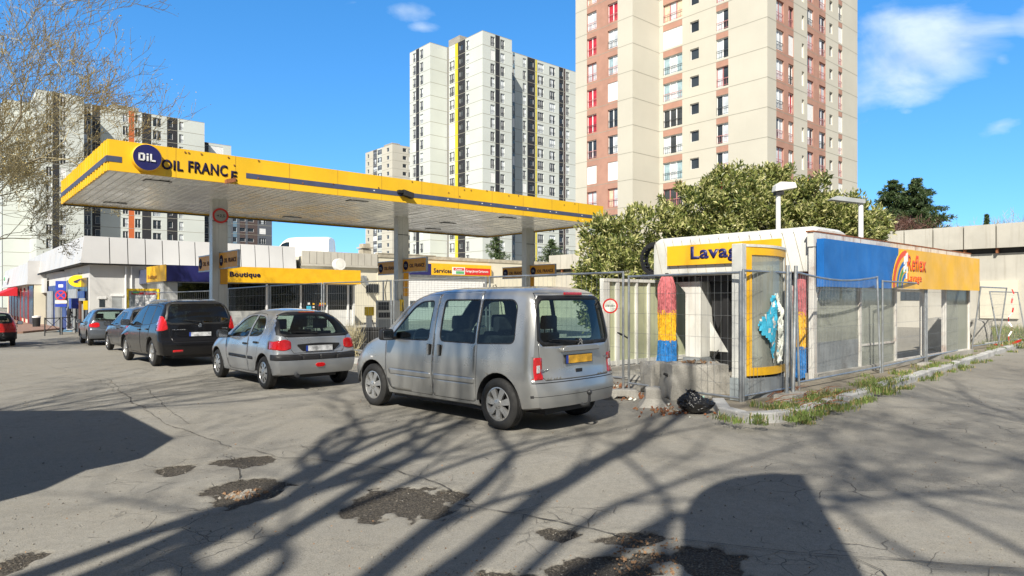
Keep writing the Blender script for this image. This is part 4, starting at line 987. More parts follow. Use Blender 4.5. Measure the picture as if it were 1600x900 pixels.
def make_car(P, label, cat, rear_left, heading, name='parked_car', group=None, simple=False):
    """rear_left: ground point of the rear left wheel; heading: angle of the nose"""
    hd = Vector((math.cos(heading), math.sin(heading), 0)); lf = Vector((-hd.y, hd.x, 0))
    org = Vector(rear_left)-hd*P['ra']-lf*P['track']/2
    root = empty(name, (org.x, org.y, terrain(org.x, org.y)), heading, label, cat, group)
    c2 = org+hd*P['fa']; dz = terrain(c2.x, c2.y)-terrain(*(org+hd*P['ra']).xy)
    root.rotation_euler = (0, -math.atan2(dz, P['fa']-P['ra']), heading)
    bm = make_shell(P); regs = []; info = {}
    def reg(key, plane, poly, flt, m, out=None, child=None): regs.append((key, plane, poly, flt)); info[len(regs)] = (key, m, out)
    PN = P['paint']
    for (x0, x1) in P.get('rub', []): pass
    for d in P['doors']:
        if P.get('gaps', True): reg('gap', 'xz', grow(d, .006), side, 'dark_void')
        reg('door', 'xz', d, side, PN)
    if P.get('tailgate'):
        tg = P['tailgate']; full = tg+[(-y, z) for y, z in reversed(tg)] if tg[0][0] > 0 else tg
        reg('gap', 'yz', grow(full, .007), rearf, 'dark_void'); reg('tailgate', 'yz', full, rearf, PN)
    for (poly, key, mt) in P.get('side_marks', []): reg(key, 'xz', poly, side, mt)
    for wn in P['windows']:
        reg('trim', 'xz', grow(wn, P.get('trimw', .022)), side, 'black_plastic'); reg('side_window', 'xz', wn, side, P.get('glass', 'car_glass'))
    if P.get('rear_window'):
        rw = P['rear_window']; full = rw+[(-y, z) for y, z in reversed(rw)]
        reg('trim', 'yz', grow(full, .05), lambda c, n: n.x < -.12 and c.x < 1.3 and c.z > .8, 'black_plastic'); reg('rear_window', 'yz', full, lambda c, n: n.x < -.12 and c.x < 1.3 and c.z > .8, P.get('rglass', 'car_glass'))
    for (poly, key, mt) in P.get('rear_marks', []):
        reg(key, 'yz', poly, lambda c, n: n.x < -.05 and c.x < P.get('lampx', .3), mt)
    for (poly, key, mt) in P.get('corner_lamps', []):
        reg(key, 'yz', poly, lambda c, n: c.x < P.get('lampx', .3) and (n.x < -.05 or n.y > .3), mt)
    for (poly, key, mt) in P.get('corner_side', []):
        reg(key, 'xz', poly, lambda c, n: n.y > .1 and c.y > .2, mt)
    if P.get('windshield'):
        ws = P['windshield']; full = ws+[(x, -y) for x, y in reversed(ws)]
        reg('windscreen', 'xy', full, lambda c, n: n.z > .3 and c.z > .9, 'car_glass')
    arch = [[(wx+P['ar']*math.cos(math.pi*i/14), P['r']+.01+P['ar']*math.sin(math.pi*i/14)) for i in range(15)]+[(wx-P['ar'], .02), (wx+P['ar'], .02)] for wx in (P['ra'], P['fa'])]
    for ap in arch: reg('void', 'xz', ap, lambda c, n: c.y > .28 and c.z < P['r']+P['ar']+.03, 'dark_void')
    lay = cut_regions(bm, regs)
    bmesh.ops.delete(bm, geom=[f for f in bm.faces if f[lay] and info[f[lay]][0] == 'void'], context='FACES')
    # split into part meshes
    bm.verts.ensure_lookup_table(); bm.faces.ensure_lookup_table(); bm.normal_update()
    groups = {}
    for f in bm.faces:
        k = f[lay]; key = info[k][0] if k else 'body'
        if key in ('gap', 'trim', 'body', 'skin'): gid = ('body', 0)
        else: gid = (key, k)
        groups.setdefault(gid, []).append((f, info[k][1] if k else PN))
    vn = {v: v.normal.copy() for v in bm.verts}
    def emit(gid, sgn, extra=0, mats2=None):
        idx = {}; vs = []; fs = []; ms = []; ml = []
        both = gid[0] in ('body', 'tailgate', 'rear_window', 'windscreen') or sgn == 0
        for sg in ((1, -1) if both else (sgn,)):
            for f, mt in groups[gid]:
                if mt not in ml: ml.append(mt)
                ids = []
                for v in f.verts:
                    key = (v.index, sg if v.co.y > .0008 else 0)
                    if key not in idx: idx[key] = len(vs); p = v.co+vn[v]*extra; vs.append((p.x, p.y*sg, p.z))
                    ids.append(idx[key])
                if sg < 0: ids = ids[::-1]
                fs.append(ids); ms.append(ml.index(mt))
        me = bpy.data.meshes.new(gid[0]); me.from_pydata(vs, [], fs)
        for x in ml: me.materials.append(M(x))
        me.polygons.foreach_set('material_index', ms); me.polygons.foreach_set('use_smooth', [True]*len(fs)); me.set_sharp_from_angle(angle=R(38)); me.update()
        return me
    def put(gid, sgn, extra=0, th=.02, parent=root, nm=None):
        me = emit(gid, sgn, extra); nslots = len(me.materials); o = bpy.data.objects.new(nm or gid[0], me); link(o, parent)
        if th:
            me.materials.append(M('trim_dark')); s = o.modifiers.new('thick', 'SOLIDIFY'); s.thickness = th; s.offset = -1
            s.material_offset = nslots; s.material_offset_rim = 0
            for _ in range(nslots-1): me.materials.append(M('trim_dark'))
        return o
    for v in bm.verts: pass
    bm.verts.index_update()
    body = put(('body', 0), 0)
    doors = []
    for gid in sorted(groups, key=lambda g: g[1]):
        key = gid[0]
        if key == 'body': continue
        if key in ('tailgate', 'rear_window', 'windscreen'):
            o = put(gid, 0, 0 if key == 'tailgate' else -.004, .02 if key == 'tailgate' else 0); continue
        for sg in (1, -1):
            if key == 'door': doors.append((put(gid, sg, 0), sg, gid[1]))
            elif key in ('side_window',): put(gid, sg, -.004, 0)
            else: put(gid, sg, .004, .012)
    W = P['W']/2
    bv = BVHTree.FromBMesh(bm)
    P['_hit_side'] = lambda x, z: bv.ray_cast(Vector((x, 3, z)), Vector((0, -1, 0)))[0] or Vector((x, W, z))
    P['_hit_rear'] = lambda y, z: bv.ray_cast(Vector((-2, abs(y), z)), Vector((1, 0, 0)))[0] or Vector((0, y, z))
    P['_hit_top'] = lambda x, y: bv.ray_cast(Vector((x, abs(y)+.001, 4)), Vector((0, 0, -1)))[0] or Vector((x, y, 1.5))
    # arches lips + inner wells + floor
    ib = MB()
    for wx in (P['ra'], P['fa']):
        for sg in (1, -1):
            pts = [(wx+P['ar']*math.cos(math.pi*i/14), P['r']+.01+P['ar']*math.sin(math.pi*i/14)) for i in range(15)]
            for (x0, z0), (x1, z1) in zip(pts, pts[1:]):
                ya = P['_hit_side'](x0*.98+wx*.02, z0).y-.006
                ib.quad((x0, sg*ya, z0), (x1, sg*ya, z1), (x1, sg*(W-.36), z1), (x0, sg*(W-.36), z0))
            n0 = len(pts); ib.add([(x, sg*(W-.36), z) for x, z in pts], [tuple(range(n0))])
    zb = P['c']['zb'][0][1]
    ib.box((.25, -W+.36, .20), (P['L']-.35, W-.36, .36)); ib.box((P['ra']+P['ar']+.03, -W+.12, .19), (P['fa']-P['ar']-.03, W-.12, .34))
    ib.build('underbody', M('trim_dark'), root, recalc=False)
    for nm_, wx in (('r', P['ra']), ('f', P['fa'])):
        for sg in (1, -1): make_wheel(root, (wx, sg*(P['track']/2), P['r']), P['r'], P.get('tw', .19), P['rim'], sg)
    # seats and dash
    if not simple:
        for (sx, ys) in P['seats']:
            for y in ys:
                b = MB(); hz = P.get('seatz', .52)
                b.prism(rpoly([(-.02, hz-.2), (.48, hz-.16), (.48, hz-.02), (.0, hz-.04)], .05), (sx, y-.23, 0), (1, 0, 0), (0, 0, 1), (0, .46, 0))
                b.prism(rpoly([(-.02, hz-.1), (.12, hz-.1), (-.02, hz+.52), (-.14, hz+.52)], .05), (sx, y-.22, 0), (1, 0, 0), (0, 0, 1), (0, .44, 0))
                b.prism(rpoly([(-.17, hz+.57), (-.06, hz+.57), (-.08, hz+.76), (-.17, hz+.76)], .04), (sx, y-.12, 0), (1, 0, 0), (0, 0, 1), (0, .24, 0))
                b.cyl((sx-.1, y-.06, hz+.5), (sx-.1, y-.06, hz+.6), .008, 6); b.cyl((sx-.1, y+.06, hz+.5), (sx-.1, y+.06, hz+.6), .008, 6)
                b.build('seat', M('seat_fabric'), root, smooth=50)
        b = MB(); dx = P['dash']; b.prism(rpoly([(0, .55), (.5, .55), (.5, P['dz']), (.12, P['dz']+.03), (0, P['dz']-.1)], .05), (dx, -W+.14, 0), (1, 0, 0), (0, 0, 1), (0, 2*W-.28, 0)); b.build('dashboard', M('trim_dark'), root, smooth=40)
        b = MB(); cx_, cy_, cz_ = dx-.12, .36, P['dz']-.02
        b.tube([(cx_+.18*math.cos(a)*.35, cy_+.18*math.sin(a), cz_+.18*math.cos(a)) for a in [i*math.pi/10 for i in range(21)]], .014, 6, cap=False); b.cyl((cx_, cy_, cz_), (cx_+.2, cy_, cz_-.08), .03, 8); b.obox((cx_, cy_, cz_), (0, 1, 0), (.35, 0, 1), (1, 0, -.35), .17, .03, .01)
        b.build('steering_wheel', M('trim_dark'), root, smooth=50)
    b = MB(); mx_, mz_ = P['mirror']
    for sg in (1, -1):
        y0 = P['_hit_side'](mx_, mz_).y; b = MB()
        b.prism(rrect(-.1, -.075, .1, .085, .05), (mx_-.02, sg*(y0+.14), mz_+.07), (0, 1, 0), (0, 0, 1), (.09, 0, 0)); b.prism(rrect(-.085, -.06, .085, .07, .03), (mx_-.024, sg*(y0+.14), mz_+.07), (0, 1, 0), (0, 0, 1), (.004, 0, 0), 1)
        b.obox((mx_+.02, sg*(y0+.03), mz_+.02), (0, 1, 0), (1, 0, 0), (0, 0, 1), .06, .03, .025)
        b.build('door_mirror', [M(P.get('mirmat', 'black_plastic')), M('chrome')], root, smooth=40, bevel=.015)
    for (o, sg, k) in doors:
        hx, hz = P['handles'][[g for g in range(len(regs)) if regs[g][0] == 'door'].index(k-1)]
        if hx is None: continue
        y0 = P['_hit_side'](hx, hz).y; b = MB()
        if P.get('handle') == 'vertical':
            b.prism(rrect(-.045, -.075, .045, .075, .02), (hx, sg*(y0+.001), hz), (1, 0, 0), (0, 0, 1), (0, sg*.008, 0)); b.prism(rrect(-.018, -.07, .018, .07, .015), (hx, sg*(y0+.009), hz), (1, 0, 0), (0, 0, 1), (0, sg*.022, 0), 1)
            b.build('handle', [M('dark_void'), M(PN)], o, smooth=40)
        else:
            b.prism(rrect(-.085, -.018, .085, .018, .015), (hx, sg*(y0+.002), hz), (1, 0, 0), (0, 0, 1), (0, sg*.028, 0)); b.build('handle', M(P.get('handlemat', PN)), o, smooth=40, bevel=.006)
    # plate
    if P.get('plate'):
        py_, pz_, pm = P['plate']; q = P['_hit_rear'](py_, pz_); b = MB()
        b.obox((q.x-.012, py_, pz_), (0, 1, 0), (0, 0, 1), (1, 0, 0), .26, .055, .006, 1); b.obox((q.x-.018, py_, pz_), (0, 1, 0), (0, 0, 1), (1, 0, 0), .252, .048, .003, 0); b.obox((q.x-.02, py_+.235, pz_), (0, 1, 0), (0, 0, 1), (1, 0, 0), .018, .048, .003, 2)
        b.build('number_plate', [M(pm), M('black_plastic'), M('plate_blue')], root)
    if P.get('wiper'):
        y0, z0, y1, z1 = P['wiper']; a = P['_hit_rear'](y0, z0); c_ = P['_hit_rear'](y1, z1); a = Vector((a.x-.03, y0, z0)); c_ = Vector((c_.x-.03, y1, z1)); b = MB()
        b.cyl((a.x+.05, a.y, a.z), a, .022, 10); b.tube([a, a.lerp(c_, .5)+Vector((-.015, 0, .004)), c_], [.012, .008, .005], 6); d = (c_-a).normalized(); b.tube([a+d*.14+Vector((.012, 0, -.015)), c_+d*.04+Vector((.012, 0, -.015))], .007, 5); b.build('rear_wiper', M('black_plastic'), root, smooth=50)
    bm.free()
    return root, P
VAN = dict(L=4.12, W=1.62, r=.315, ra=.72, fa=3.41, track=1.43, ar=.375, tw=.2, zmid=.66, tumble=.15, rc=.12, rw=.22, rr=.22, rk=.06, rf=.5, fk=.10, bulge=.10, fr=.55, ff=.9, fbulge=.22, n=50,
  paint='paint_silver', rim='seven', glass='car_glass', seats=[(2.0, (-.38, .38)), (1.1, (-.45, 0, .45))], dash=2.85, dz=1.0, seatz=.62, mirror=(2.86, 1.02), handle='vertical', handles=[(2.06, .92), (1.84, .92)],
  c=dict(zb=[(0, .31), (.6, .25), (3.4, .22), (4.12, .2)], zt=[(0, 1.67), (.06, 1.715), (.2, 1.75), (.8, 1.775), (1.7, 1.775), (2.15, 1.755), (2.5, 1.69), (2.75, 1.565), (3.0, 1.37), (3.25, 1.165), (3.4, 1.09), (3.6, 1.05), (3.85, .98), (4.0, .91), (4.12, .76)],
    belt=[(0, 1.02), (2.2, 1.02), (3.0, 1.0), (3.4, .985), (3.8, .91), (4.0, .82), (4.12, .66)], beltin=[(0, .022), (3, .025), (4.1, .06)], crown=[(0, .05), (2.6, .05), (3.2, .05), (4.1, .05)]),
  rear=[(.2, .09), (.34, .03), (.48, .02), (.56, .03), (.76, .075), (1.05, .085), (1.4, .14), (1.7, .2), (1.8, .22)], front=[(.2, .1), (.35, .02), (.55, 0), (.7, .03), (.85, .08), (1.0, .2)],
  doors=[rpoly([(2.0, .30), (2.98, .30), (3.06, .5), (3.08, .98), (2.93, 1.22), (2.50, 1.60), (2.30, 1.66), (1.97, 1.67)], [.05, .2, .05, .05, .05, .2, .1, .03]),
         rpoly([(1.14, .30), (1.99, .30), (1.96, 1.69), (1.12, 1.70), (1.10, .78), (1.12, .5)], [.05, .05, .03, .03, .15, .1])],
  windows=[rpoly([(2.10, 1.05), (2.95, 1.035), (2.93, 1.09), (2.50, 1.49), (2.34, 1.565), (2.08, 1.575)], [.05, .03, .03, .12, .08, .05]), rpoly([(1.16, 1.05), (1.85, 1.05), (1.84, 1.585), (1.15, 1.59)], [.02, .09, .06, .02]), rpoly([(.46, 1.075), (1.10, 1.05), (1.09, 1.59), (.56, 1.59), (.48, 1.52)], [.08, .02, .02, .06, .06])],
  rear_window=[(.60, 1.09), (.645, 1.13), (.60, 1.54), (.54, 1.60)], tailgate=[(.60, .64), (.66, .70), (.68, 1.05), (.64, 1.55), (.58, 1.675)],
  corner_lamps=[(rrect(.64, .65, .88, .91, .02), 'tail_light', 'red_lens')], lampx=.16, rear_marks=[(rrect(-.80, .606, .80, .617, .001), 'gap', 'dark_void'), (rrect(-.85, .448, .85, .455, .001), 'gap', 'trim_dark')],
  side_marks=[(rpoly([(2.03, .525), (2.97, .525), (3.0, .60), (2.03, .60)], .02), 'rub_strip', 'paint_silver'), (rpoly([(1.15, .525), (1.97, .525), (1.97, .60), (1.13, .60)], .02), 'rub_strip', 'paint_silver')],
  windshield=[(2.62, .52), (3.3, .66)], plate=(.02, .87, 'plate_yellow'), wiper=(.04, 1.08, .5, 1.12), trimw=.016)
hatch_c = dict(zb=[(0, .28), (.4, .24), (3.2, .2), (3.83, .2)], zt=[(0, .93), (.035, .985), (.12, 1.06), (.3, 1.21), (.5, 1.345), (.62, 1.385), (.9, 1.415), (1.35, 1.435), (1.75, 1.42), (2.1, 1.345), (2.45, 1.16), (2.75, .985), (2.88, .94), (3.2, .885), (3.55, .78), (3.83, .62)],
    belt=[(0, .88), (.4, .93), (1.8, .90), (2.7, .86), (3.3, .76), (3.83, .55)], beltin=[(0, .05), (1, .035), (3, .03), (3.8, .07)], crown=[(0, .03), (.6, .05), (2.4, .05), (3.0, .05), (3.8, .05)])
HATCH = dict(L=3.83, W=1.58, r=.29, ra=.66, fa=3.10, track=1.38, ar=.345, zmid=.60, tumble=.42, rc=.12, rw=.2, rr=.3, rk=.07, rf=.6, fk=.17, bulge=.12, fr=.5, ff=.8, n=48,
  paint='paint_silver_blue', rim='cap', seats=[(1.75, (-.36, .36)), (.95, (-.4, .4))], dash=2.35, dz=.86, seatz=.48, mirror=(2.36, .86), handles=[(1.50, .78), (.99, .82)], handlemat='black_plastic', c=hatch_c,
  rear=[(.2, .1), (.3, .02), (.45, -.02), (.60, -.015), (.64, .02), (.8, .045), (.95, .06), (1.4, .06)], front=[(.2, .1), (.35, .02), (.55, 0), (.7, .08), (.85, .2)],
  doors=[rpoly([(1.42, .27), (2.42, .27), (2.52, .5), (2.55, .84), (2.40, 1.0), (2.02, 1.26), (1.7, 1.335), (1.40, 1.345)], [.03, .12, .05, .03, .05, .2, .1, .02]), rpoly([(.98, .45), (1.10, .27), (1.41, .27), (1.39, 1.345), (1.0, 1.325), (.78, 1.18), (.76, .98), (.92, .75)], [.1, .1, .02, .02, .12, .1, .1, .2])],
  windows=[rpoly([(1.44, .92), (2.42, .885), (2.30, 1.0), (1.97, 1.22), (1.72, 1.285), (1.42, 1.295)], [.03, .03, .05, .15, .06, .03]), rpoly([(.80, .985), (.95, .945), (1.36, .925), (1.35, 1.295), (1.02, 1.275), (.84, 1.16)], [.05, .05, .03, .03, .1, .08])],
  rear_window=[(.55, .985), (.64, 1.01), (.56, 1.27), (.50, 1.325)], tailgate=[(.46, .66), (.50, .72), (.56, .92), (.62, .97), (.53, 1.34), (.5, 1.375)],
  corner_lamps=[(rpoly([(.50, .73), (.62, .70), (.84, .73), (.84, .84), (.60, .90), (.50, .87)], .04), 'tail_light', 'red_lens')], lampx=.42,
  corner_side=[(rrect(-.2, .535, .30, .635, .02), 'bumper_strip', 'black_plastic')],
  gap_skip=1, rear_marks=[(rrect(-.8, .535, .8, .635, .02), 'bumper_strip', 'black_plastic')],
  side_marks=[(rrect(1.45, .50, 2.38, .555, .02), 'rub_strip', 'black_plastic'), (rrect(1.12, .50, 1.38, .555, .02), 'rub_strip', 'black_plastic')],
  windshield=[(2.15, .46), (2.8, .62)], plate=(0, .735, 'plate_white'), wiper=(.02, 1.0, .40, 1.03), trimw=.012)
import copy
MPV = dict(L=4.50, W=1.82, r=.33, ra=.93, fa=3.66, track=1.56, ar=.385, zmid=.68, tumble=.30, rc=.13, rw=.2, rr=.3, rk=.06, rf=.6, fk=.17, bulge=.1, fr=.5, ff=.8, n=48,
  paint='paint_black', rim='five', glass='car_glass_dark', rglass='car_glass_dark', seats=[(2.2, (-.4, .4)), (1.3, (-.45, .45))], dash=2.9, dz=.95, seatz=.55, mirror=(2.95, .98), handles=[(2.0, .88), (1.25, .90)], handlemat='paint_black',
  c=dict(zb=[(0, .28), (4.5, .22)], zt=[(0, 1.22), (.03, 1.30), (.12, 1.43), (.26, 1.555), (.45, 1.60), (1.0, 1.635), (1.9, 1.64), (2.4, 1.58), (2.8, 1.42), (3.2, 1.13), (3.4, 1.04), (3.8, .96), (4.2, .84), (4.5, .66)], belt=[(0, 1.02), (1.5, .99), (3.0, .94), (3.8, .82), (4.5, .6)], beltin=[(0, .04), (3, .03), (4.5, .07)], crown=[(0, .04), (4.5, .05)]),
  rear=[(.2, .1), (.35, .01), (.55, -.02), (.64, .0), (.70, .05), (1.0, .06), (1.6, .1)], front=[(.2, .1), (.4, .02), (.6, 0), (.8, .1), (1.0, .2)],
  doors=[rpoly([(1.90, .30), (2.98, .30), (3.08, .55), (3.10, .95), (2.6, 1.42), (2.2, 1.54), (1.88, 1.55)], .05), rpoly([(1.10, .75), (1.38, .30), (1.89, .30), (1.87, 1.55), (1.06, 1.55), (1.02, .98)], .06)],
  windows=[rpoly([(1.93, 1.0), (3.0, .97), (2.55, 1.38), (2.2, 1.48), (1.90, 1.49)], .04), rpoly([(1.08, 1.02), (1.86, 1.0), (1.85, 1.49), (1.10, 1.49)], .04), rpoly([(.42, 1.10), (1.0, 1.03), (1.02, 1.485), (.62, 1.45), (.5, 1.35)], .06)],
  rear_window=[(.62, 1.06), (.72, 1.10), (.64, 1.45), (.58, 1.52)], tailgate=[(.60, .60), (.66, .70), (.70, 1.02), (.76, 1.08), (.66, 1.55), (.6, 1.58)],
  corner_lamps=[(rpoly([(.70, .90), (.94, .86), (.94, 1.20), (.80, 1.24), (.74, 1.10)], .04), 'tail_light', 'red_lens')], lampx=.42,
  rear_marks=[(rrect(-.62, .36, -.40, .41, .01), 'reflector', 'red_lens'), (rrect(.40, .36, .62, .41, .01), 'reflector', 'red_lens')], windshield=[(2.5, .52), (3.25, .68)], plate=(0, .78, 'plate_white'), wiper=(0, 1.08, .35, 1.12), trimw=.012)

def hd(a, b): d = b-a; return math.atan2(d.y, d.x)
# silver van in front
a, b_ = GP(785, 670), GP(590, 632)
van, P = make_car(VAN, 'silver leisure van with a yellow rear plate and tow ball, nearest car of the row', 'van', a, hd(a, b_)+R(.5), group='cars queued beside the petrol station')
W = P['W']/2
q = P['_hit_rear'](0, 1.0); b = MB(); b.prism(rpoly([(-.36, .965), (.36, .965), (.36, 1.01), (.3, 1.04), (-.3, 1.04), (-.36, 1.01)], .02), (q.x-.05, 0, 0), (0, 1, 0), (0, 0, 1), (.07, 0, 0)); b.build('plate_light_bar', M('paint_silver'), van, smooth=40, bevel=.012)
b = MB()
for dz in (0, .032):
    for s in (1, -1): b.obox((q.x-.016, s*.022, 1.065+dz), (0, 1, -s*.9), (0, s*.9, 1), (1, 0, 0), .03, .0085, .006)
b.build('emblem', M('chrome'), van)
b = MB(); q = P['_hit_rear'](0, .5); b.tube([(q.x+.15, 0, .33), (q.x-.02, 0, .29), (q.x-.08, 0, .31), (q.x-.10, 0, .36), (q.x-.10, 0, .44)], [.025, .022, .02, .018, .016], 10); b.lathe([(0, -.034), (.02, -.028), (.033, -.01), (.033, .01), (.02, .028), (0, .034)], 14, 'z', (q.x-.10, 0, .46)); b.build('tow_ball', M('dark_metal'), van, smooth=40)
b = MB(); q = P['_hit_rear'](0, 1.665); b.obox((q.x-.008, 0, 1.675), (0, 1, 0), (0, 0, 1), (1, 0, 0), .17, .017, .012); b.build('brake_light', M('red_lens'), van, bevel=.006)
b = MB(); q = P['_hit_rear'](0, .71); b.obox((q.x-.001, .02, .725), (0, 1, 0), (0, 0, 1), (1, 0, 0), .06, .022, .004); b.build('boot_lock', M('black_plastic'), van)
for s in (1, -1):
    b = MB()
    for (y_, z_, h_) in ((.70, .775, .045),):
        q = P['_hit_rear'](y_, z_); b.obox((q.x-.010, s*y_, z_), (0, 1, 0), (0, 0, 1), (1, 0, 0), .026, h_, .006)
    b.build('reversing_lamp', M('clear_lens'), van, bevel=.004)
q = P['_hit_rear'](.6, .76); text_mesh(van, 'badge_lettering', 'Berlingo', (q.x-.008, .69, .74), (0, -1, 0), (0, 0, 1), .22, .035, M('chrome'), .004, .01, .2)
q = P['_hit_rear'](.6, .86); text_mesh(van, 'badge_lettering', 'HDi 90', (q.x-.008, -.46, .84), (0, -1, 0), (0, 0, 1), .18, .035, M('chrome'), .004, .01, .3)
for s in (1, -1):   # sliding door rail
    b = MB(); p0 = P['_hit_side'](1.0, .8); p1 = P['_hit_side'](.30, .8); b.obox(((p0.x+p1.x)/2, s*(p0.y+p1.y)/2, .985), (p0-p1).normalized(), (0, 0, 1), (0, 1, 0), .001, .001, .001)
b = MB(); q = P['_hit_side'](3.42, .72); b.obox((3.42, q.y+.002, .74), (1, 0, 0), (0, 0, 1), (0, 1, 0), .028, .013, .006); b.build('side_indicator', M('clear_lens'), van, bevel=.005)
# silver hatchback
a, b_ = GP(418, 607), GP(343, 588)
hat, P = make_car(HATCH, 'silver grey hatchback with black bumper strips, between the silver van and the black people carrier', 'car', a, hd(a, b_), group='cars queued beside the petrol station')
b = MB(); q = P['_hit_rear'](0, .80); b.prism(rpoly([(-.40, .78), (-.30, .68), (.30, .68), (.40, .78), (.40, .81), (.05, .825), (-.05, .825), (-.40, .81)], .02), (q.x-.008, 0, 0), (0, 1, 0), (0, 0, 1), (.02, 0, 0)); b.build('plate_recess', M('black_plastic'), hat, bevel=.006)
b = MB(); q = P['_hit_rear'](0, .42); b.prism(rpoly([(-.10, .44), (-.06, .40), (.06, .40), (.10, .44), (.06, .475), (-.06, .475)], .02), (q.x-.012, 0, 0), (0, 1, 0), (0, 0, 1), (.02, 0, 0)); b.build('fog_light', M('red_lens'), hat, bevel=.006)
b = MB(); b.cyl((q.x-.0, .42, .27), (q.x+.3, .42, .28), .035, 12); b.build('exhaust_pipe', M('dark_metal'), hat, smooth=40)
b = MB(); t = P['_hit_top'](.60, 0); b.obox((.56, 0, t.z-.012), (0, 1, 0), (1, 0, .3), (0, 0, 1), .15, .012, .012); b.build('brake_light', M('red_lens'), hat)
# black people carrier
a, b_ = GT(243, 572), GT(243, 572)+Vector((-.667, .745, 0))
mpv, P = make_car(MPV, 'black people carrier with dark windows and tall red tail lights, behind the silver hatchback', 'car', a, hd(a, b_), group='cars queued beside the petrol station')
b = MB(); q = P['_hit_rear'](0, .97); b.prism(rpoly([(-.035, .95), (.03, .94), (.045, .99), (.02, 1.0), (.03, 1.04), (-.01, 1.05), (-.04, 1.01)], .01, 2), (q.x-.01, 0, 0), (0, 1, 0), (0, 0, 1), (.012, 0, 0)); b.build('emblem', M('chrome'), mpv)
text_mesh(mpv, 'badge_lettering', 'PEUGEOT', (q.x+.0, .62, .885), (0, -1, 0), (0, 0, 1), .3, .022, M('chrome'), .004, .01)
text_mesh(mpv, 'badge_lettering', '5008', (q.x+.0, -.52, .90), (0, -1, 0), (0, 0, 1), .13, .03, M('chrome'), .004, .01)
b = MB(); t = P['_hit_top'](.55, 0); b.tube([(.62, 0, t.z+.01), (.45, 0, t.z+.16)], [.006, .003], 5); b.build('aerial', M('black_plastic'), mpv)
for s in (1, -1):
    b = MB(); pts = [(x, s*.56, P['_hit_top'](x, .56).z+.03) for x in (.7, 1.1, 1.5, 1.9, 2.3)]; b.tube(pts, .014, 6); b.build('roof_rail', M('rim_silver'), mpv, smooth=50)
# two greys and the red car further back
G2 = copy.deepcopy(HATCH); G2.update(paint='paint_dark_grey', glass='car_glass_dark', rglass='car_glass_dark'); G2['c']['zt'] = [(x, z*1.05) for x, z in hatch_c['zt']]; G2['corner_side'] = []; G2['rear_marks'] = []; G2['side_marks'] = []
fl = GT(172, 547); dd = Vector((-.667, .745, 0)); c2, P = make_car(G2, 'dark grey car mostly hidden by the black people carrier', 'car', fl-dd*2.44, hd(fl-dd, fl), group='cars queued beside the petrol station')
G1 = copy.deepcopy(HATCH); G1.update(paint='paint_grey_blue', W=1.74, track=1.5); G1['corner_side'] = []; G1['rear_marks'] = []; G1['side_marks'] = []; G1['c']['zt'] = [(x, z*1.03) for x, z in hatch_c['zt']]
a = GT(141, 540); c1, P = make_car(G1, 'blue grey hatchback with a bright red tail light, farthest of the queued cars', 'car', a, hd(a, a+Vector((-.62, .78, 0))), group='cars queued beside the petrol station')
RC = copy.deepcopy(HATCH); RC.update(paint='paint_red', W=1.68); RC['corner_side'] = [(rrect(-.2, .2, .36, .58, .02), 'bumper', 'black_plastic')]; RC['rear_marks'] = [(rrect(-.8, .2, .8, .58, .02), 'bumper', 'black_plastic')]; RC['corner_lamps'] = [(rpoly([(.60, .68), (.86, .68), (.86, .90), (.62, .88)], .03), 'tail_light', 'red_lens')]
h_ = math.atan2(.80, -.60); rr_ = GT(22, 540); lfv = Vector((-math.sin(h_), math.cos(h_), 0))
c3, P = make_car(RC, 'red hatchback with a black rear bumper at the left edge of the street', 'car', rr_+lfv*1.43, h_)
# white van up on the parking deck
DV = dict(L=5.4, W=1.98, r=.33, ra=1.0, fa=4.3, track=1.7, ar=.38, zmid=.8, tumble=.13, rc=.2, rw=.3, rr=.2, rk=.04, rf=.6, fk=.15, bulge=.05, n=40, paint='paint_van_white', rim='cap', glass='car_glass_dark', seats=[], dash=4.0, dz=1.3, mirror=(3.95, 1.3), handles=[(3.3, 1.05), (2.4, 1.05)],
  c=dict(zb=[(0, .3), (5.4, .25)], zt=[(0, 2.30), (.08, 2.38), (.4, 2.42), (2.6, 2.44), (3.4, 2.40), (3.75, 2.25), (4.15, 1.85), (4.55, 1.42), (4.8, 1.28), (5.1, 1.16), (5.4, .9)], belt=[(0, 1.3), (4.2, 1.28), (4.8, 1.12), (5.4, .8)], beltin=[(0, .03), (5.4, .05)], crown=[(0, .07), (5.4, .06)]),
  rear=[(.2, .02), (2.4, .1)], front=[(.2, .05), (.6, 0), (1.0, .1), (1.3, .3)], doors=[rpoly([(3.15, .35), (4.2, .4), (4.3, 1.3), (3.9, 1.85), (3.12, 2.1)], .1), rpoly([(2.0, .35), (3.1, .35), (3.1, 2.15), (2.0, 2.15)], .05)],
  windows=[rpoly([(3.35, 1.34), (4.32, 1.32), (3.92, 1.86), (3.62, 1.98), (3.35, 1.98)], .05)], windshield=[(3.95, .7), (4.5, .8)])
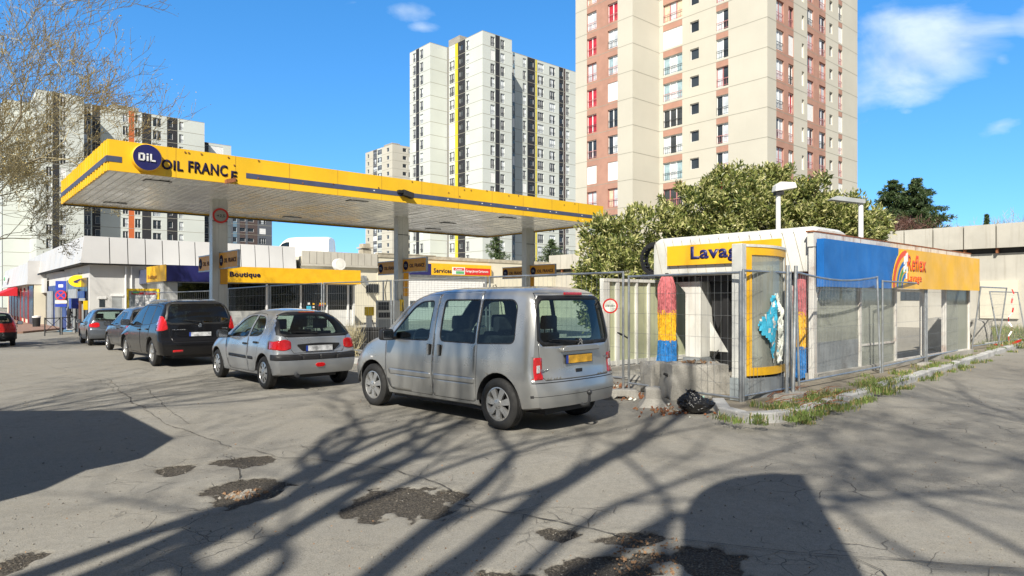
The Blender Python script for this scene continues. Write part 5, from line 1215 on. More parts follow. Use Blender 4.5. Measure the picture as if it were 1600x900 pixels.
# ================================================================== CANOPY
CA = PX(170, HY, 15.0); CA.z = 0
cn = empty('station_canopy', (CA.x, CA.y, 0), TH, 'large yellow petrol station canopy with the round blue logo and white slatted soffit', 'canopy')
LU, LV, ZS, ZT = hit(942, CA, UX), 7.1, 4.5, 5.2
mat('soffit_white', (.86, .86, .83), .24, var=.04, scale=.6, dirt=.12, dirtcol=(.45, .43, .38), spec=.6)
b = MB(); b.box((0, -.02, ZS), (LU, .03, ZT), 0); b.box((0, .03, ZT-.06), (LU, LV, ZT-.02), 0); b.box((LU-.03, .03, ZS), (LU+.02, LV, ZT), 0); b.box((0, LV-.03, ZS), (LU, LV+.02, ZT), 0); b.build('fascia', [M('canopy_yellow')], cn)
b = MB(); n = 40
for i in range(n): v = LV*i/n; d = .018*(i % 2)+.004*math.sin(i*2.1); b.box((-.03-d, v+.004, ZS), (.0, v+LV/n-.002, ZT-(.01 if i % 3 else 0)))
b.build('fascia', M('canopy_yellow'), cn)
b = MB(); zb0, zb1 = ZS+.20, ZS+.33; b.box((-.04, -.028, zb0), (hit(190, CA, UX), -.0, zb1)); b.box((hit(384, CA, UX), -.028, zb0-.02), (LU+.006, -.0, zb1-.02)); b.box((-.056, 0, zb0), (-.0, LV, zb1)); b.box((LU, 0, zb0), (LU+.03, LV, zb1)); b.build('band', M('band_slate'), cn)
rnd3 = random.Random(11)
b = MB(); ns = int((LU-.06)/.2)
for i in range(ns):
    u0 = .02+(LU-.05)*i/ns; u1 = .02+(LU-.05)*(i+1)/ns; segs = 6; ph = rnd3.uniform(0, 6)
    for k in range(segs):
        va, vb = .03+(LV-.06)*k/segs, .03+(LV-.06)*(k+1)/segs; za = ZS+.035+.006*math.sin(ph+k*1.3); zb_ = ZS+.035+.006*math.sin(ph+(k+1)*1.3); du = .012
        b.quad((u0+.008, va, za+.03), (u0+.008, vb, zb_+.03), (u0+.03, vb, zb_), (u0+.03, va, za)); b.quad((u0+.03, va, za), (u0+.03, vb, zb_), (u1-.01, vb, zb_+.004), (u1-.01, va, za+.004))
b.quad((0, 0, ZS+.075), (0, LV, ZS+.075), (LU, LV, ZS+.075), (LU, 0, ZS+.075)); b.build('soffit', M('soffit_white'), cn, recalc=False)
def soff(px, py):
    Y = (ZS-CAMH)*F/(HY-py); p = Vector(((px-800)/F*Y, Y, 0))-CA; return p.dot(UX), p.dot(VX)
for (px, py) in ((246, 285), (180, 319), (558, 316), (456, 341), (793, 342), (677, 359), (700, 350)):
    u_, v_ = soff(px, py)
    if not (0 < v_ < LV): continue
    b = MB(); b.box((u_-.30, v_-.15, ZS+.018), (u_+.30, v_+.15, ZS+.05), 0); b.box((u_-.275, v_-.125, ZS+.012), (u_+.275, v_+.125, ZS+.018), 1); b.build('light_fitting', [M('dark_metal'), M('white_clean')], cn)
# round logo, lettering
def fz(px, py, out=0): u_ = hit(px, CA, UX); p = CA+UX*u_; return u_, CAMH-(py-HY)/F*p.y
u_, z_ = fz(227, 246); r_ = (hit(250, CA, UX)-hit(204.5, CA, UX))/2*1.04; z_ -= .03
b = MB(); b.lathe([(0, 0), (r_, 0), (r_, -.16), (r_-.02, -.18)], 48, 'y', (u_, -.02, z_), 0); b.lathe([(r_-.02, -.18), (0, -.18)], 48, 'y', (u_, -.02, z_), 1); lg = b.build('round_logo', [M('sign_yellow'), M('navy')], cn, smooth=30)
b = MB(); yy_ = -.205; s = r_/.62
def blk(x0, z0, x1, z1): b.box((u_+x0*s, yy_-.015, z_+z0*s), (u_+x1*s, yy_, z_+z1*s))
for (x0, z0, x1, z1) in ((-.36, -.17, -.29, .17), (-.36, -.17, -.14, -.10), (-.36, .10, -.14, .17), (-.18, -.13, -.10, .13), (-.03, -.17, .04, .06), (-.03, .10, .04, .17), (.11, -.17, .18, .17), (.11, -.17, .33, -.10)): blk(x0, z0, x1, z1)
b.build('logo_letters', M('white_clean'), lg, recalc=False)
for ch, p0, p1, yt, yb_ in (('OIL', 252, 285.5, 252.5, 268), ('FRANC', 293.5, 355, 257, 274.5)):
    u0, u1 = hit(p0, CA, UX), hit(p1, CA, UX); pm = CA+UX*((u0+u1)/2); z0 = CAMH-(yb_+.5-HY)/F*pm.y; z1 = CAMH-(yt-1-HY)/F*pm.y; text_mesh(cn, 'lettering', ch, (u0, -.03, z0+.03), (1, 0, 0), (0, 0, 1), u1-u0, (z1-z0)*.95, M('letter_navy'), .004, .032)
u0, u1 = hit(360, CA, UX), hit(369.5, CA, UX); tm = text_mesh(cn, 'lettering', 'E', (u0, -.03, ZS+.08), (1, 0, -.03), (.03, 0, 1), u1-u0, .24, M('letter_navy'), .006, .032)
b = MB(); b.obox((u0-.04, -.12, ZS+.05), (1, 0, .3), (0, 1, 0), (0, 0, 1), .12, .07, .05, 0); b.build('loose_letter_box', M('rust'), cn)
b = MB(); u_ = hit(633, CA, UX); b.obox((u_, -.12, ZS+.24), (1, -.3, -.3), (0, 1, 0), (0, 0, 1), .16, .10, .08); b.obox((u_-.2, -.1, ZS+.3), (1, 0, 0), (0, 1, 0), (0, 0, 1), .1, .06, .04); b.build('camera_housing', M('black_plastic'), cn)
b = MB()
for i in range(26):
    u2 = rnd3.uniform(.5, LU); b.obox((u2, -.034, ZS+rnd3.choice((rnd3.uniform(.2, .3), rnd3.uniform(.62, .69), rnd3.uniform(.1, .6)))), (1, 0, 0), (0, 1, 0), (0, 0, 1), .02, .004, .014)
b.build('rust_spots', M('rust'), cn)
for i in range(9):
    b = MB(); u2 = 5+rnd3.uniform(0, LU-5); b.obox((u2, -.031, ZS+.25), (1, 0, 0), (0, 1, 0), (0, 0, 1), .022, .003, .014); b.build('screw_cover', M('white_clean'), cn)
for k in range(1, 12):
    b = MB(); b.box((LU*k/12-.003, -.0225, ZS+.0), (LU*k/12+.003, -.02, ZT)); b.build('fascia_seam', M('rust'), cn)
# canopy drip edge dark line at the back
b = MB(); b.box((0, LV-.06, ZS-.03), (LU, LV+.03, ZS)); b.box((LU-.04, 0, ZS-.02), (LU+.03, LV, ZS-.0)); b.build('drip_edge', M('dark_metal'), cn)
# columns (children of the canopy: they carry it)
SCOL = 3.3
cols = []
for px in (341.5, 627, 825):
    O = CA+VX*SCOL; u_ = hit(px, O, UX); cols.append(u_)
mat('column_paint', (.60, .60, .56), .3, var=.06, scale=.8, dirt=.35, dirtcol=(.3, .27, .2), streak=.4)
for u_ in cols:
    gz = terrain(*(CA+VX*SCOL+UX*u_).xy)
    b = MB(); b.box((u_-.20, SCOL-.13, gz-.3), (u_+.20, SCOL+.13, ZS+.06), 0); b.box((u_-.035, SCOL-.142, gz), (u_+.035, SCOL-.13, ZS), 0); b.box((u_-.215, SCOL-.14, gz), (u_-.2, SCOL+.14, ZS), 0); b.box((u_+.2, SCOL-.14, gz), (u_+.215, SCOL+.14, ZS), 0); b.box((u_-.212, SCOL-.145, ZS-.62), (u_+.212, SCOL+.145, ZS-.60), 1)
    b.build('column', [M('column_paint'), M('dark_metal')], cn)
# oil france flags on columns: two per column; plates on columns
def flag(u_, v_, ang, z0, w_, label):
    P0 = CA+UX*u_+VX*v_; f = empty('name_board', (P0.x, P0.y, z0), ang, label, 'sign', 'orange name boards fixed to the canopy columns'); h_ = .44
    b = MB(); b.box((0, -.03, 0), (w_, .03, h_)); b.build('board', M('sign_orange'), f); b = MB(); b.box((-.02, -.035, h_), (w_+.02, .035, h_+.03)); b.box((-.02, -.035, -.03), (w_+.02, .035, 0)); b.box((w_, -.035, 0), (w_+.02, .035, h_)); b.build('edge_frame', M('galvanised'), f)
    b = MB(); b.prism(circle(.16, 24), (.2, -.036, h_/2), (1, 0, 0), (0, 0, 1), (0, .005, 0)); b.build('logo_disc', M('letter_navy'), f); text_mesh(f, 'lettering', 'OIL', (.11, -.0365, h_/2-.05), (1, 0, 0), (0, 0, 1), .18, .1, M('grey_panel'), .003, .02); text_mesh(f, 'lettering', 'OIL FRANCE', (.45, -.031, h_/2-.08), (1, 0, 0), (0, 0, 1), w_-.55, .13, M('letter_navy'), .004, .025)
    return f
VD = math.atan2(-VX.y, -VX.x)   # reading direction of the boards: they stick out towards the road, lettering seen from the left
names = ['first canopy column', 'second canopy column beside the petrol pump', 'third canopy column']
zz = [(2.66, 2.78), (2.34, 2.44), (2.30, 2.36)]
for k, u_ in enumerate(cols):
    O = CA+UX*u_+VX*SCOL; px = (341.5, 627, 825)[k]
    L0, L1, R0, R1 = ((312, 329, 346, 373), (592, 617, 633, 667), (786, 816, 833, 868))[k]
    yl = ((406, 424), (412, 429), (419, 435))[k]; yr_ = ((397, 418), (405, 424), (415, 431))[k]
    # boards read along -VX (rising to the right)
    a = hit(L0, O, VX); pL = O+VX*a; zl = CAMH-(yl[1]-HY)/F*pL.y; f = flag(u_, SCOL+a, VD, zl, max(.5, a-.14), 'orange name board on the rear side of the '+names[k])
    c_ = hit(R1, O, -VX); zr = CAMH-(yr_[1]-HY)/F*O.y; f = flag(u_, SCOL-.15, VD, zr-.03, c_-.15, 'orange name board on the road side of the '+names[k])
    b = MB(); zc = 1.95; w1 = .20
    b.box((u_-.0, SCOL-.165, 2.05), (u_+.205, SCOL-.145, 2.55)); b.build('notice_plate', M('sign_orange'), cn)
    if k == 1:
        b = MB(); b.box((u_+.0, SCOL-.165, 1.72), (u_+.205, SCOL-.145, 2.0)); b.build('notice_plate', M('sign_orange'), cn); b = MB(); b.box((u_-.18, SCOL-.16, 1.2), (u_-.0, SCOL-.145, 1.6)); b.build('notice_plate', M('oval_yellow'), cn)
u_ = cols[0]; O = CA+VX*SCOL+UX*u_; zc = CAMH+(HY-338)/F*O.y
hs_ = empty('height_limit_sign', tuple((CA+UX*(u_+.0)+VX*(SCOL-.18)).xy)+(zc,), TH-R(10), 'round red ringed height limit sign on the first canopy column', 'sign')
b = MB(); b.lathe([(0, 0), (.22, 0), (.22, -.015)], 36, 'y', (0, 0, 0), 0); b.lathe([(.22, -.015), (.17, -.016)], 36, 'y', (0, 0, 0), 0); b.build('ring', M('red_paint'), hs_, smooth=30); b = MB(); b.prism(circle(.165, 32), (0, -.017, 0), (1, 0, 0), (0, 0, 1), (0, -.004, 0)); b.build('face', M('forecourt_concrete'), hs_)
b = MB(); b.prism([(-.11, .03), (-.05, .0), (-.05, .06)], (0, -.024, -.03), (1, 0, 0), (0, 0, 1), (0, .002, 0)); b.build('arrow', M('dark_metal'), hs_); text_mesh(hs_, 'numerals', '2,5', (-.02, -.022, -.06), (1, 0, 0), (0, 0, 1), .13, .1, M('dark_metal'), .002, .02)
# petrol pump beside column 2
O = CA+VX*SCOL+UX*cols[1]; 
def pump(base, ang, label, s=1):
    p = empty('petrol_pump', base, ang, label, 'petrol pump', None)
    b = MB(); b.box((-.42, -.28, 0), (.42, .28, .08)); b.build('plinth', M('black_plastic'), p); b = MB(); b.box((-.40, -.26, .08), (.40, .26, 1.52)); b.build('cabinet', M('white_paint'), p, bevel=.02)
    b = MB(); b.box((-.36, -.275, 1.18), (.02, -.262, 1.46)); b.build('display', M('shop_dark'), p); b = MB(); b.box((-.34, -.275, .92), (.06, -.262, 1.1)); b.build('display', M('shop_dark'), p); b = MB(); b.box((-.34, -.272, .15), (.3, -.262, .86)); b.build('lower_panel', M('grey_panel'), p)
    b = MB(); b.tube([(.42, -.1, .7), (.55, -.12, .3), (.56, -.1, .9), (.47, -.05, 1.7), (.30, 0, 2.15), (.2, 0, 2.1), (.2, 0, 1.5)], .018, 8); b.tube([(.1, 0, 1.5), (.08, 0, 2.2), (-.02, .05, 2.25), (-.1, 0, 1.9), (-.06, 0, 1.5)], .016, 8); b.build('hose', M('black_plastic'), p, smooth=50)
    b = MB(); b.cyl((-.15, .1, 1.52), (-.15, .1, 2.2), .03, 8); b.build('mast', M('white_clean'), p); return p
pb = PX(606, HY, O.y-.2); pump((pb.x, pb.y, .05), TH*.35, 'white petrol pump with black hoses beside the second canopy column')
pb = O+UX*4.2+VX*.3; pump((pb.x, pb.y, .05), TH*.35, 'white petrol pump hidden behind the silver van, under the canopy')
# pump islands
for k in (1, 2):
    O2 = CA+VX*SCOL+UX*cols[k]; b = MB(); b.prism(rrect(-1.6, -.7, 1.8, .7, .4, 6), (O2.x, O2.y, 0), UX, VX, (0, 0, .14)); tag(b.build('pump_island', M('kerb_stone')), kind='structure')
# air and water point, tubs
ap = PX(577, HY, 23.0); a_ = empty('air_point', (ap.x, ap.y, 0), R(15), 'small yellow topped air and water post left of the petrol pump', 'air point')
b = MB(); b.box((-.1, -.08, .0), (.1, .08, 1.05)); b.build('post', M('white_clean'), a_); b = MB(); b.box((-.16, -.12, 1.05), (.16, .12, 1.35)); b.build('head', M('oval_yellow'), a_, bevel=.02); b = MB(); b.tube([(.1, -.08, .9), (.2, -.1, .5), (.05, -.1, .25), (-.1, -.1, .6)], .015, 6); b.build('hose', M('black_plastic'), a_)
for i, px in enumerate((571, 590)):
    tb = PX(px, HY, 21.5); t = empty('plastic_tub', (tb.x, tb.y, 0), .3*i, ['left black plastic tub standing behind the fence by the petrol pump', 'right black plastic tub standing behind the fence by the petrol pump'][i], 'tub', 'black tubs behind the fence'); b = MB(); b.lathe([(0, .02), (.2, .02), (.26, .62), (.29, .64), (.29, .7), (.25, .7), (.2, .1), (0, .1)], 20); b.build('body', M('black_plastic'), t, smooth=40); b = MB(); b.lathe([(.245, .66), (0, .66)], 20); b.build('soil', M('crack_fill'), t)
# ================================================================== CAR WASH
mat('wash_white', (.64, .64, .60), .45, var=.07, scale=1, dirt=.5, dirtcol=(.33, .30, .22), streak=.55)
mat('rusty_white', (.62, .60, .55), .6, var=.1, scale=3, dirt=.75, dirtcol=(.26, .10, .045), streak=.75)
mat('wash_blue', (.010, .13, .43), .45, var=.12, scale=1.2, dirt=.15, dirtcol=(.1, .2, .35), streak=.2); mat('wash_yellow', (.80, .44, .012), .45, var=.1, scale=1, dirt=.2, streak=.25, dirtcol=(.4, .26, .06)); mat('letter_red', (.75, .08, .015), .5, var=0); mat('mark_green', (.05, .28, .08), .5, var=0)
mat('green_panel', (.44, .46, .30), .5, var=.08, scale=.7, dirt=.2, streak=.2); mat('bristle_red', (.45, .12, .13), .8, var=.2, scale=12); mat('bristle_yellow', (.70, .39, .012), .8, var=.2, scale=12); mat('bristle_blue', (.012, .15, .42), .8, var=.2, scale=12)
glassmat('dirty_glass', (.72, .75, .70), .05, .15); mat('grey_blue_panel', (.33, .37, .38), .5, var=.08, streak=.3); mat('dirty_grey', (.24, .26, .27), .7, var=.15, scale=2, dirt=.5, streak=.4)
m, n_, l_, b_ = nmat('film_glass'); n_.remove(b_); t_ = n_.new('ShaderNodeBsdfTransparent'); t_.inputs[0].default_value = (.85, .9, .86, 1); d_ = n_.new('ShaderNodeBsdfDiffuse'); d_.inputs[0].default_value = (.38, .39, .34, 1); x_ = n_.new('ShaderNodeMixShader'); x_.inputs[0].default_value = .6; l_.new(t_.outputs[0], x_.inputs[1]); l_.new(d_.outputs[0], x_.inputs[2])
g_2 = n_.new('ShaderNodeBsdfGlossy'); g_2.inputs[1].default_value = .05; x2 = n_.new('ShaderNodeMixShader'); x2.inputs[0].default_value = .08; l_.new(x_.outputs[0], x2.inputs[1]); l_.new(g_2.outputs[0], x2.inputs[2]); l_.new(x2.outputs[0], n_['Material Output'].inputs[0])
WC = GP(1270, 600)
def uw(px): return hit(px, WC, UX)
def vw(px): return hit(px, WC, VX)
wh_ = empty('car_wash_hall', (WC.x, WC.y, 0), TH, 'rusty white framed car wash hall with a blue and yellow Reflex panel', 'car wash')
LW = uw(1512)
b = MB(); b.box((-.05, -.12, 0), (LW+.1, .12, .20)); b.build('base_wall', M('concrete'), wh_)
posts = [0, uw(1341.5), uw(1397), uw(1441), uw(1475), LW]
for i, u_ in enumerate(posts): 
    b = MB(); w_ = .075 if i == 0 else .045; b.box((u_-w_, -.05, .18 if i else -.0), (u_+w_, .05, 2.62)); b.build('post', M('rusty_white'), wh_, bevel=.008)
b = MB(); b.box((-.1, -.06, 2.60), (LW+.05, .06, 2.87)); b.box((-.12, -.065, 2.87), (LW+.07, .08, 2.90), 1)
for u_ in (uw(1340), uw(1397), uw(1475), uw(1450)): b.box((u_-.006, -.064, 2.6), (u_+.006, -.06, 2.87), 1)
b.build('top_beam', [M('rusty_white'), M('rust')], wh_)
b = MB(); b.box((posts[1], -.03, .62), (posts[2], .03, .66)); b.box((posts[2], -.03, .2), (LW, .03, .23)); b.box((posts[3], -.03, 2.0), (posts[5], .03, 2.04)); b.box((posts[2], -.03, 1.78), (posts[3], .03, 1.84)); b.build('cross_rail', M('rusty_white'), wh_)
for i, (mt, z0, z1) in enumerate((('film_glass', .78, 2.6), ('film_glass', .2, 2.6), (None, 0, 0), (None, 0, 0), ('film_glass', .23, 2.0))):
    if mt: b = MB(); b.box((posts[i]+.06, -.01, z0), (posts[i+1]-.05, .01, z1)); b.build('glass_panel', M(mt), wh_)
b = MB(); b.box((posts[0]+.06, -.015, .2), (posts[1]-.05, .015, .78)); b.build('lower_panel', M('dirty_grey'), wh_)
b = MB(); b.tube([(posts[0]+.05, .0, 1.5), (posts[0]+.95, .0, 2.6)], .03, 6); b.tube([(posts[4]+.1, .05, .3), (posts[5]-.1, .05, 2.5)], .03, 6); b.build('diagonal_brace', M('rusty_white'), wh_)
# sign panel
us = uw(1376); b = MB(); b.box((-.06, -.24, 1.84), (us+.35, -.10, 2.74), 0); b.build('blue_panel', M('wash_blue'), wh_)
yp = MB(); arc = []
zb_, zt_ = 1.845, 2.735; ux0 = us-.05
pts = [(ux0, zb_)]+[(ux0+(1-math.cos(a))*.85, zb_+math.sin(a)*(zt_-zb_)) for a in [i*math.pi/2/10 for i in range(11)]]+[(LW+.1, zt_), (LW+.1, zb_)]
yp.prism(pts, (0, -.245, 0), (1, 0, 0), (0, 0, 1), (0, -.012, 0)); yl = yp.build('yellow_panel', M('wash_yellow'), wh_); b = MB(); b.box((us+.35, -.24, 1.85), (LW+.09, -.10, 2.73)); b.build('panel_back', M('wash_yellow'), wh_)
b = MB(); cxr, czr = uw(1397.5)-.02, zb_+.02
for (r0, r1, mi) in ((.72, .84, 0), (.52, .62, 2), (.38, .48, 1), (.24, .34, 2)):
    N_ = 12
    for k in range(N_):
        a0, a1 = math.pi/2+(math.pi/2)*k/N_, math.pi/2+(math.pi/2)*(k+1)/N_
        q = [(cxr+r*math.cos(a)*.95, czr+r*math.sin(a)) for r, a in ((r0, a0), (r1, a0), (r1, a1), (r0, a1))]; b.quad(*[(x, -.262, z) for x, z in q], mi)
b.build('rainbow_mark', [M('letter_red'), M('mark_green'), M('wash_blue')], yl, recalc=False)
b = MB()
for (dx, dz, s) in ((-.12, .62, .09), (-.05, .5, .08), (.0, .68, .1), (-.15, .42, .07), (.02, .4, .07), (-.02, .26, .06)): b.obox((cxr+dx, -.266, czr+dz), (1, 0, .3), (0, 0, 1), (0, 1, 0), s*.6, s, .003)
b.build('peeled_patch', M('white_clean'), yl)
text_mesh(yl, 'lettering', 'Reflex', (uw(1398.5), -.258, 2.24), (1, 0, 0), (0, 0, 1), uw(1428)-uw(1398.5), .38, M('letter_red'), .006, .02)
text_mesh(yl, 'lettering', 'Lavage', (uw(1399), -.258, 1.95), (1, 0, 0), (0, 0, 1), uw(1421)-uw(1399), .24, M('letter_red'), .006, .008)
# far screen wall with green panels
b = MB(); V4 = 4.05; us0 = -1.35; root = empty('wash_screen_wall', (WC.x, WC.y, 0), TH, 'white framed screen wall of pale green panels on the left of the car wash', 'screen wall')
A4 = WC+VX*V4
def u4(px): return hit(px, A4, UX)
ps = [u4(945), u4(963), u4(993), u4(1012), u4(1045), u4(1083), u4(1104), u4(1122), u4(1143), u4(1160)]
for i, u_ in enumerate(ps): b = MB(); w_ = .11 if i == 0 else (.06 if i in (1,) else .035); b.box((u_-w_, V4-.05, .05), (u_+w_, V4+.05, 2.05)); b.build('post', M('wash_white'), root, bevel=.006)
for a, c_ in zip(ps, ps[1:]): b = MB(); b.box((a+.03, V4+.0, .22), (c_-.03, V4+.02, 2.0)); b.build('panel', M('green_panel'), root)
b = MB(); b.box((ps[0]-.1, V4-.06, 2.0), (ps[-1], V4+.06, 2.07)); b.box((ps[0]-.05, V4-.04, .12), (ps[-1], V4+.04, .22)); b.build('rail', M('wash_white'), root)
b = MB(); b.box((ps[0]-.2, V4-.2, -.05), (ps[-1]+2, V4+.12, .10)); b.build('kerb', M('concrete'), root)
# gantry
gt = empty('wash_gantry', (WC.x, WC.y, 0), TH, 'white roll-over washing gantry with a yellow Lavage sign', 'washing machine')
vL = vw(1018); prof = rpoly([(.05, 2.13), (1.7, 2.13), (1.7, 3.02), (.05, 3.02)], [.03, .03, .35, .25], 6)
b = MB(); n = len(prof); secs = [(.02, .93), (.12, 1), (vL-.12, 1), (vL, .95)]
for (v_, s) in secs: b.v += [((x-.87)*s+.87, v_, 2.13+(z-2.13)*s) for x, z in prof]
for k in range(3):
    for i in range(n): j = (i+1) % n; b.f.append((k*n+i, k*n+j, (k+1)*n+j, (k+1)*n+i)); b.m.append(0)
b.f += [tuple(range(n)), tuple(range(3*n, 4*n))]; b.m += [0, 0]; b.build('head_cover', M('wash_white'), gt, smooth=40)
b = MB()
for i in range(15): v_ = .3+i*.235; b.obox((.045, v_, 2.55), (0, .25, 1), (0, 1, 0), (1, 0, 0), .42, .004, .003)
b.build('panel_seam', M('dirty_coping'), gt)
s0, s1 = vw(1220), vw(1043); b = MB(); b.box((-.02, s0, 2.36), (.04, s1, 2.80)); sn = b.build('name_sign', M('wash_yellow'), gt); t0, t1 = vw(1080), vw(1171)
text_mesh(sn, 'lettering', 'Lavage', (-.024, t0, 2.40), (0, -1, 0), (0, 0, 1), t0-t1, .36, M('navy'), .006, .035)
def brush(v_, u_, z0, label, bulge=1):
    P = WC+UX*u_+VX*v_; r = empty('wash_brush', (P.x, P.y, 0), rnd.uniform(0, 3), label, 'brush', 'red yellow and blue washing brushes'); N_ = 48
    for nm, mt, za, zb2, ra, rb2 in (('upper_bristles', 'bristle_red', 1.30, 2.12, .17, .20), ('middle_bristles', 'bristle_yellow', .62, 1.36, .20, .185), ('lower_bristles', 'bristle_blue', z0, .68, .195, .225)):
        b = MB(); L = 22; base = len(b.v)
        for j in range(L+1):
            t = j/L; z = zb2+(za-zb2)*t; rr = ra+(rb2-ra)*t
            if nm[0] == 'u': rr = .11+.09*min(1, t*3)**.6
            for k in range(N_):
                a = 2*math.pi*k/N_; jt = 1+.10*noise.noise(Vector((math.cos(a)*9, math.sin(a)*9, z*3)))+.05*math.sin(k*2.4+3*noise.noise(Vector((k, z*2, 0))))+.02*rnd.uniform(-1, 1); b.v.append((rr*jt*math.cos(a), rr*jt*math.sin(a), z+rnd.uniform(-.012, .012)))
        for j in range(L):
            for k in range(N_): k2 = (k+1) % N_; b.f.append((j*N_+k, j*N_+k2, (j+1)*N_+k2, (j+1)*N_+k)); b.m.append(0)
        for q in range(420):
            a = rnd.uniform(0, 6.283); z = rnd.uniform(za, zb2); t = (z-zb2)/(za-zb2); rr = (ra+(rb2-ra)*t)*.97
            if nm[0] == 'u': rr = .11+.09*min(1, t*3)**.6
            d = Vector((math.cos(a), math.sin(a), 0)); p = d*rr+V(0, 0, z); e = d*(rr+rnd.uniform(.012, .035))+V(0, 0, z-rnd.uniform(.03, .1)); s = Vector((-d.y, d.x, 0))*.006; b.quad(p-s, p+s, e+s*.4, e-s*.4)
        b.build(nm, M(mt), r, recalc=False)
    b = MB(); b.cyl((0, 0, z0-.05), (0, 0, 2.2), .04, 10); b.build('shaft', M('dark_metal'), r)
brush(vw(1042)-.0, .0, .12, 'left hand washing brush beside the screen wall, red over yellow over blue'); brush(.32, .35, .08, 'right hand washing brush behind the yellow framed glass screen')
b = MB(); v1_, v2_ = vw(1058), vw(1082); b.prism([(v2_+.0, 2.13), (v1_+.35, 2.13), (v1_, 1.75), (v1_, .30), (v2_, .30), (v2_, 1.62)], (.30, 0, 0), (0, 1, 0), (0, 0, 1), (.9, 0, 0)); b.build('leg_cover', M('wash_white'), gt, bevel=.02)
b = MB(); b.box((.25, v2_-.02, .05), (1.3, v1_+.02, .30)); b.build('leg_foot', M('dirty_grey'), gt)
b = MB(); b.box((.55, v2_-.55, .1), (.75, v2_-.4, 2.13)); b.box((.9, v2_-.3, .1), (1.3, v2_-.05, 2.13)); b.box((.3, .5, 2.0), (1.5, vL-.4, 2.13)); b.prism([(v2_-.05, 2.13), (v2_-.75, 2.13), (v2_-.25, .95), (v2_-.12, 1.3)], (.6, 0, 0), (0, 1, 0), (0, 0, 1), (.03, 0, 0)); b.box((1.4, v2_-1.0, .1), (1.5, v2_-.8, 2.1)); b.build('mechanism', M('black_plastic'), gt)
b = MB(); b.box((1.25, v2_-.85, .12), (1.75, v2_-.35, 1.95)); b.prism([(v2_-.1, 1.1), (v2_-.55, .45), (v2_-.1, .45)], (.52, 0, 0), (0, 1, 0), (0, 0, 1), (.02, 0, 0)); b.build('inner_cover', M('wash_white'), gt)
b = MB(); b.box((.3, .55, .05), (1.4, .72, 2.13)); b.build('leg_cover', M('wash_white'), gt)
b = MB(); b.box((-.8, .35, .02), (9, .42, .07)); b.box((-.8, 3.4, .02), (9, 3.47, .07)); b.build('floor_rail', M('dark_metal'), gt)
b = MB(); b.tube([(.9, v2_-.3, .35), (.7, v2_-.4, .55), (.8, v2_-.6, .35), (1.0, v2_-.9, .3), (1.1, v2_-.5, .25)], .05, 8); b.tube([(.5, v2_-.2, .3), (.6, v2_-.45, .7), (.6, v2_-.5, .3)], .03, 6); b.build('hoses', M('black_plastic'), gt, smooth=60)
# cable chain on the left
b = MB(); vc = vL; pth = [(.5, vc, 2.92), (.5, vc+.28, 2.93), (.5, vc+.48, 2.86), (.5, vc+.60, 2.70), (.5, vc+.60, 2.50), (.5, vc+.52, 2.32), (.5, vc+.35, 2.22), (.5, vc+.05, 2.20)]
P8 = []
for a, c_ in zip(pth, pth[1:]):
    for k in range(4): P8.append(Vector(a).lerp(Vector(c_), k/4))
for i in range(len(P8)-1):
    d = P8[i+1]-P8[i]; mid = (P8[i]+P8[i+1])/2
    for s in (-.09, .09): b.obox(mid+V(s, 0, 0), d, (1, 0, 0), d.cross(V(1, 0, 0)), d.length*.48, .012, .045)
    if i % 2 == 0: b.obox(mid, d, (1, 0, 0), d.cross(V(1, 0, 0)), .015, .09, .035)
b.build('cable_chain', M('black_plastic'), gt)
b = MB(); b.box((.42, vc+.50, .1), (.55, vc+.60, 2.22)); b.box((.40, vc, 2.10), (.60, vc+.62, 2.16)); b.build('chain_post', M('dark_metal'), gt)
# yellow framed glass screen
SA = GP(1160, 634); sc_ = empty('splash_screen', (SA.x, SA.y, 0), TH, 'glass screen in a yellow frame on a grey base before the car wash', 'screen')
LS = hit(1228, SA, UX); 
def curv(t): return -.14*math.sin(math.pi*t)-.0
b = MB(); b.box((-.10, -.05, .42), (.03, .12, 2.44)); b.build('post', M('wash_white'), sc_, bevel=.01); b = MB(); b.box((-.12, -.07, .0), (.05, .14, .42)); b.box((-.02, -.0, .0), (.02, .02, .4)); b.build('post_foot', M('grey_blue_panel'), sc_)
def strip(b, z0, z1, t0, t1, th, off=0, m=0, n=12):
    P9 = [(LS*(t0+(t1-t0)*k/n), curv(t0+(t1-t0)*k/n)+off) for k in range(n+1)]
    for (x0, y0), (x1, y1) in zip(P9, P9[1:]):
        b.add([(x0, y0, z0), (x1, y1, z0), (x1, y1+th, z0), (x0, y0+th, z0), (x0, y0, z1), (x1, y1, z1), (x1, y1+th, z1), (x0, y0+th, z1)], [(0, 3, 2, 1), (4, 5, 6, 7), (0, 1, 5, 4), (1, 2, 6, 5), (2, 3, 7, 6), (3, 0, 4, 7)], m)
b = MB(); strip(b, 2.28, 2.40, .02, 1, .05); strip(b, .44, .56, .02, 1, .05); strip(b, .56, 2.28, .02, .13, .05, n=2); strip(b, .56, 2.28, .95, 1, .05, n=2); b.build('frame', M('wash_yellow'), sc_)
b = MB(); strip(b, 2.40, 2.44, 0, 1, .08, -.01); strip(b, .56, 2.28, .90, .95, .04, n=2); b.build('frame_trim', M('wash_white'), sc_)
b = MB(); strip(b, .56, 2.28, .13, .90, .01, .02); b.build('glass', M('film_glass'), sc_)
b = MB(); strip(b, .0, .40, .0, .98, .04, .03); b.build('base_panel', M('dirty_grey'), sc_); b = MB(); strip(b, .40, .44, .1, .98, .03, .03); b.build('gap_strip', M('dark_void'), sc_)
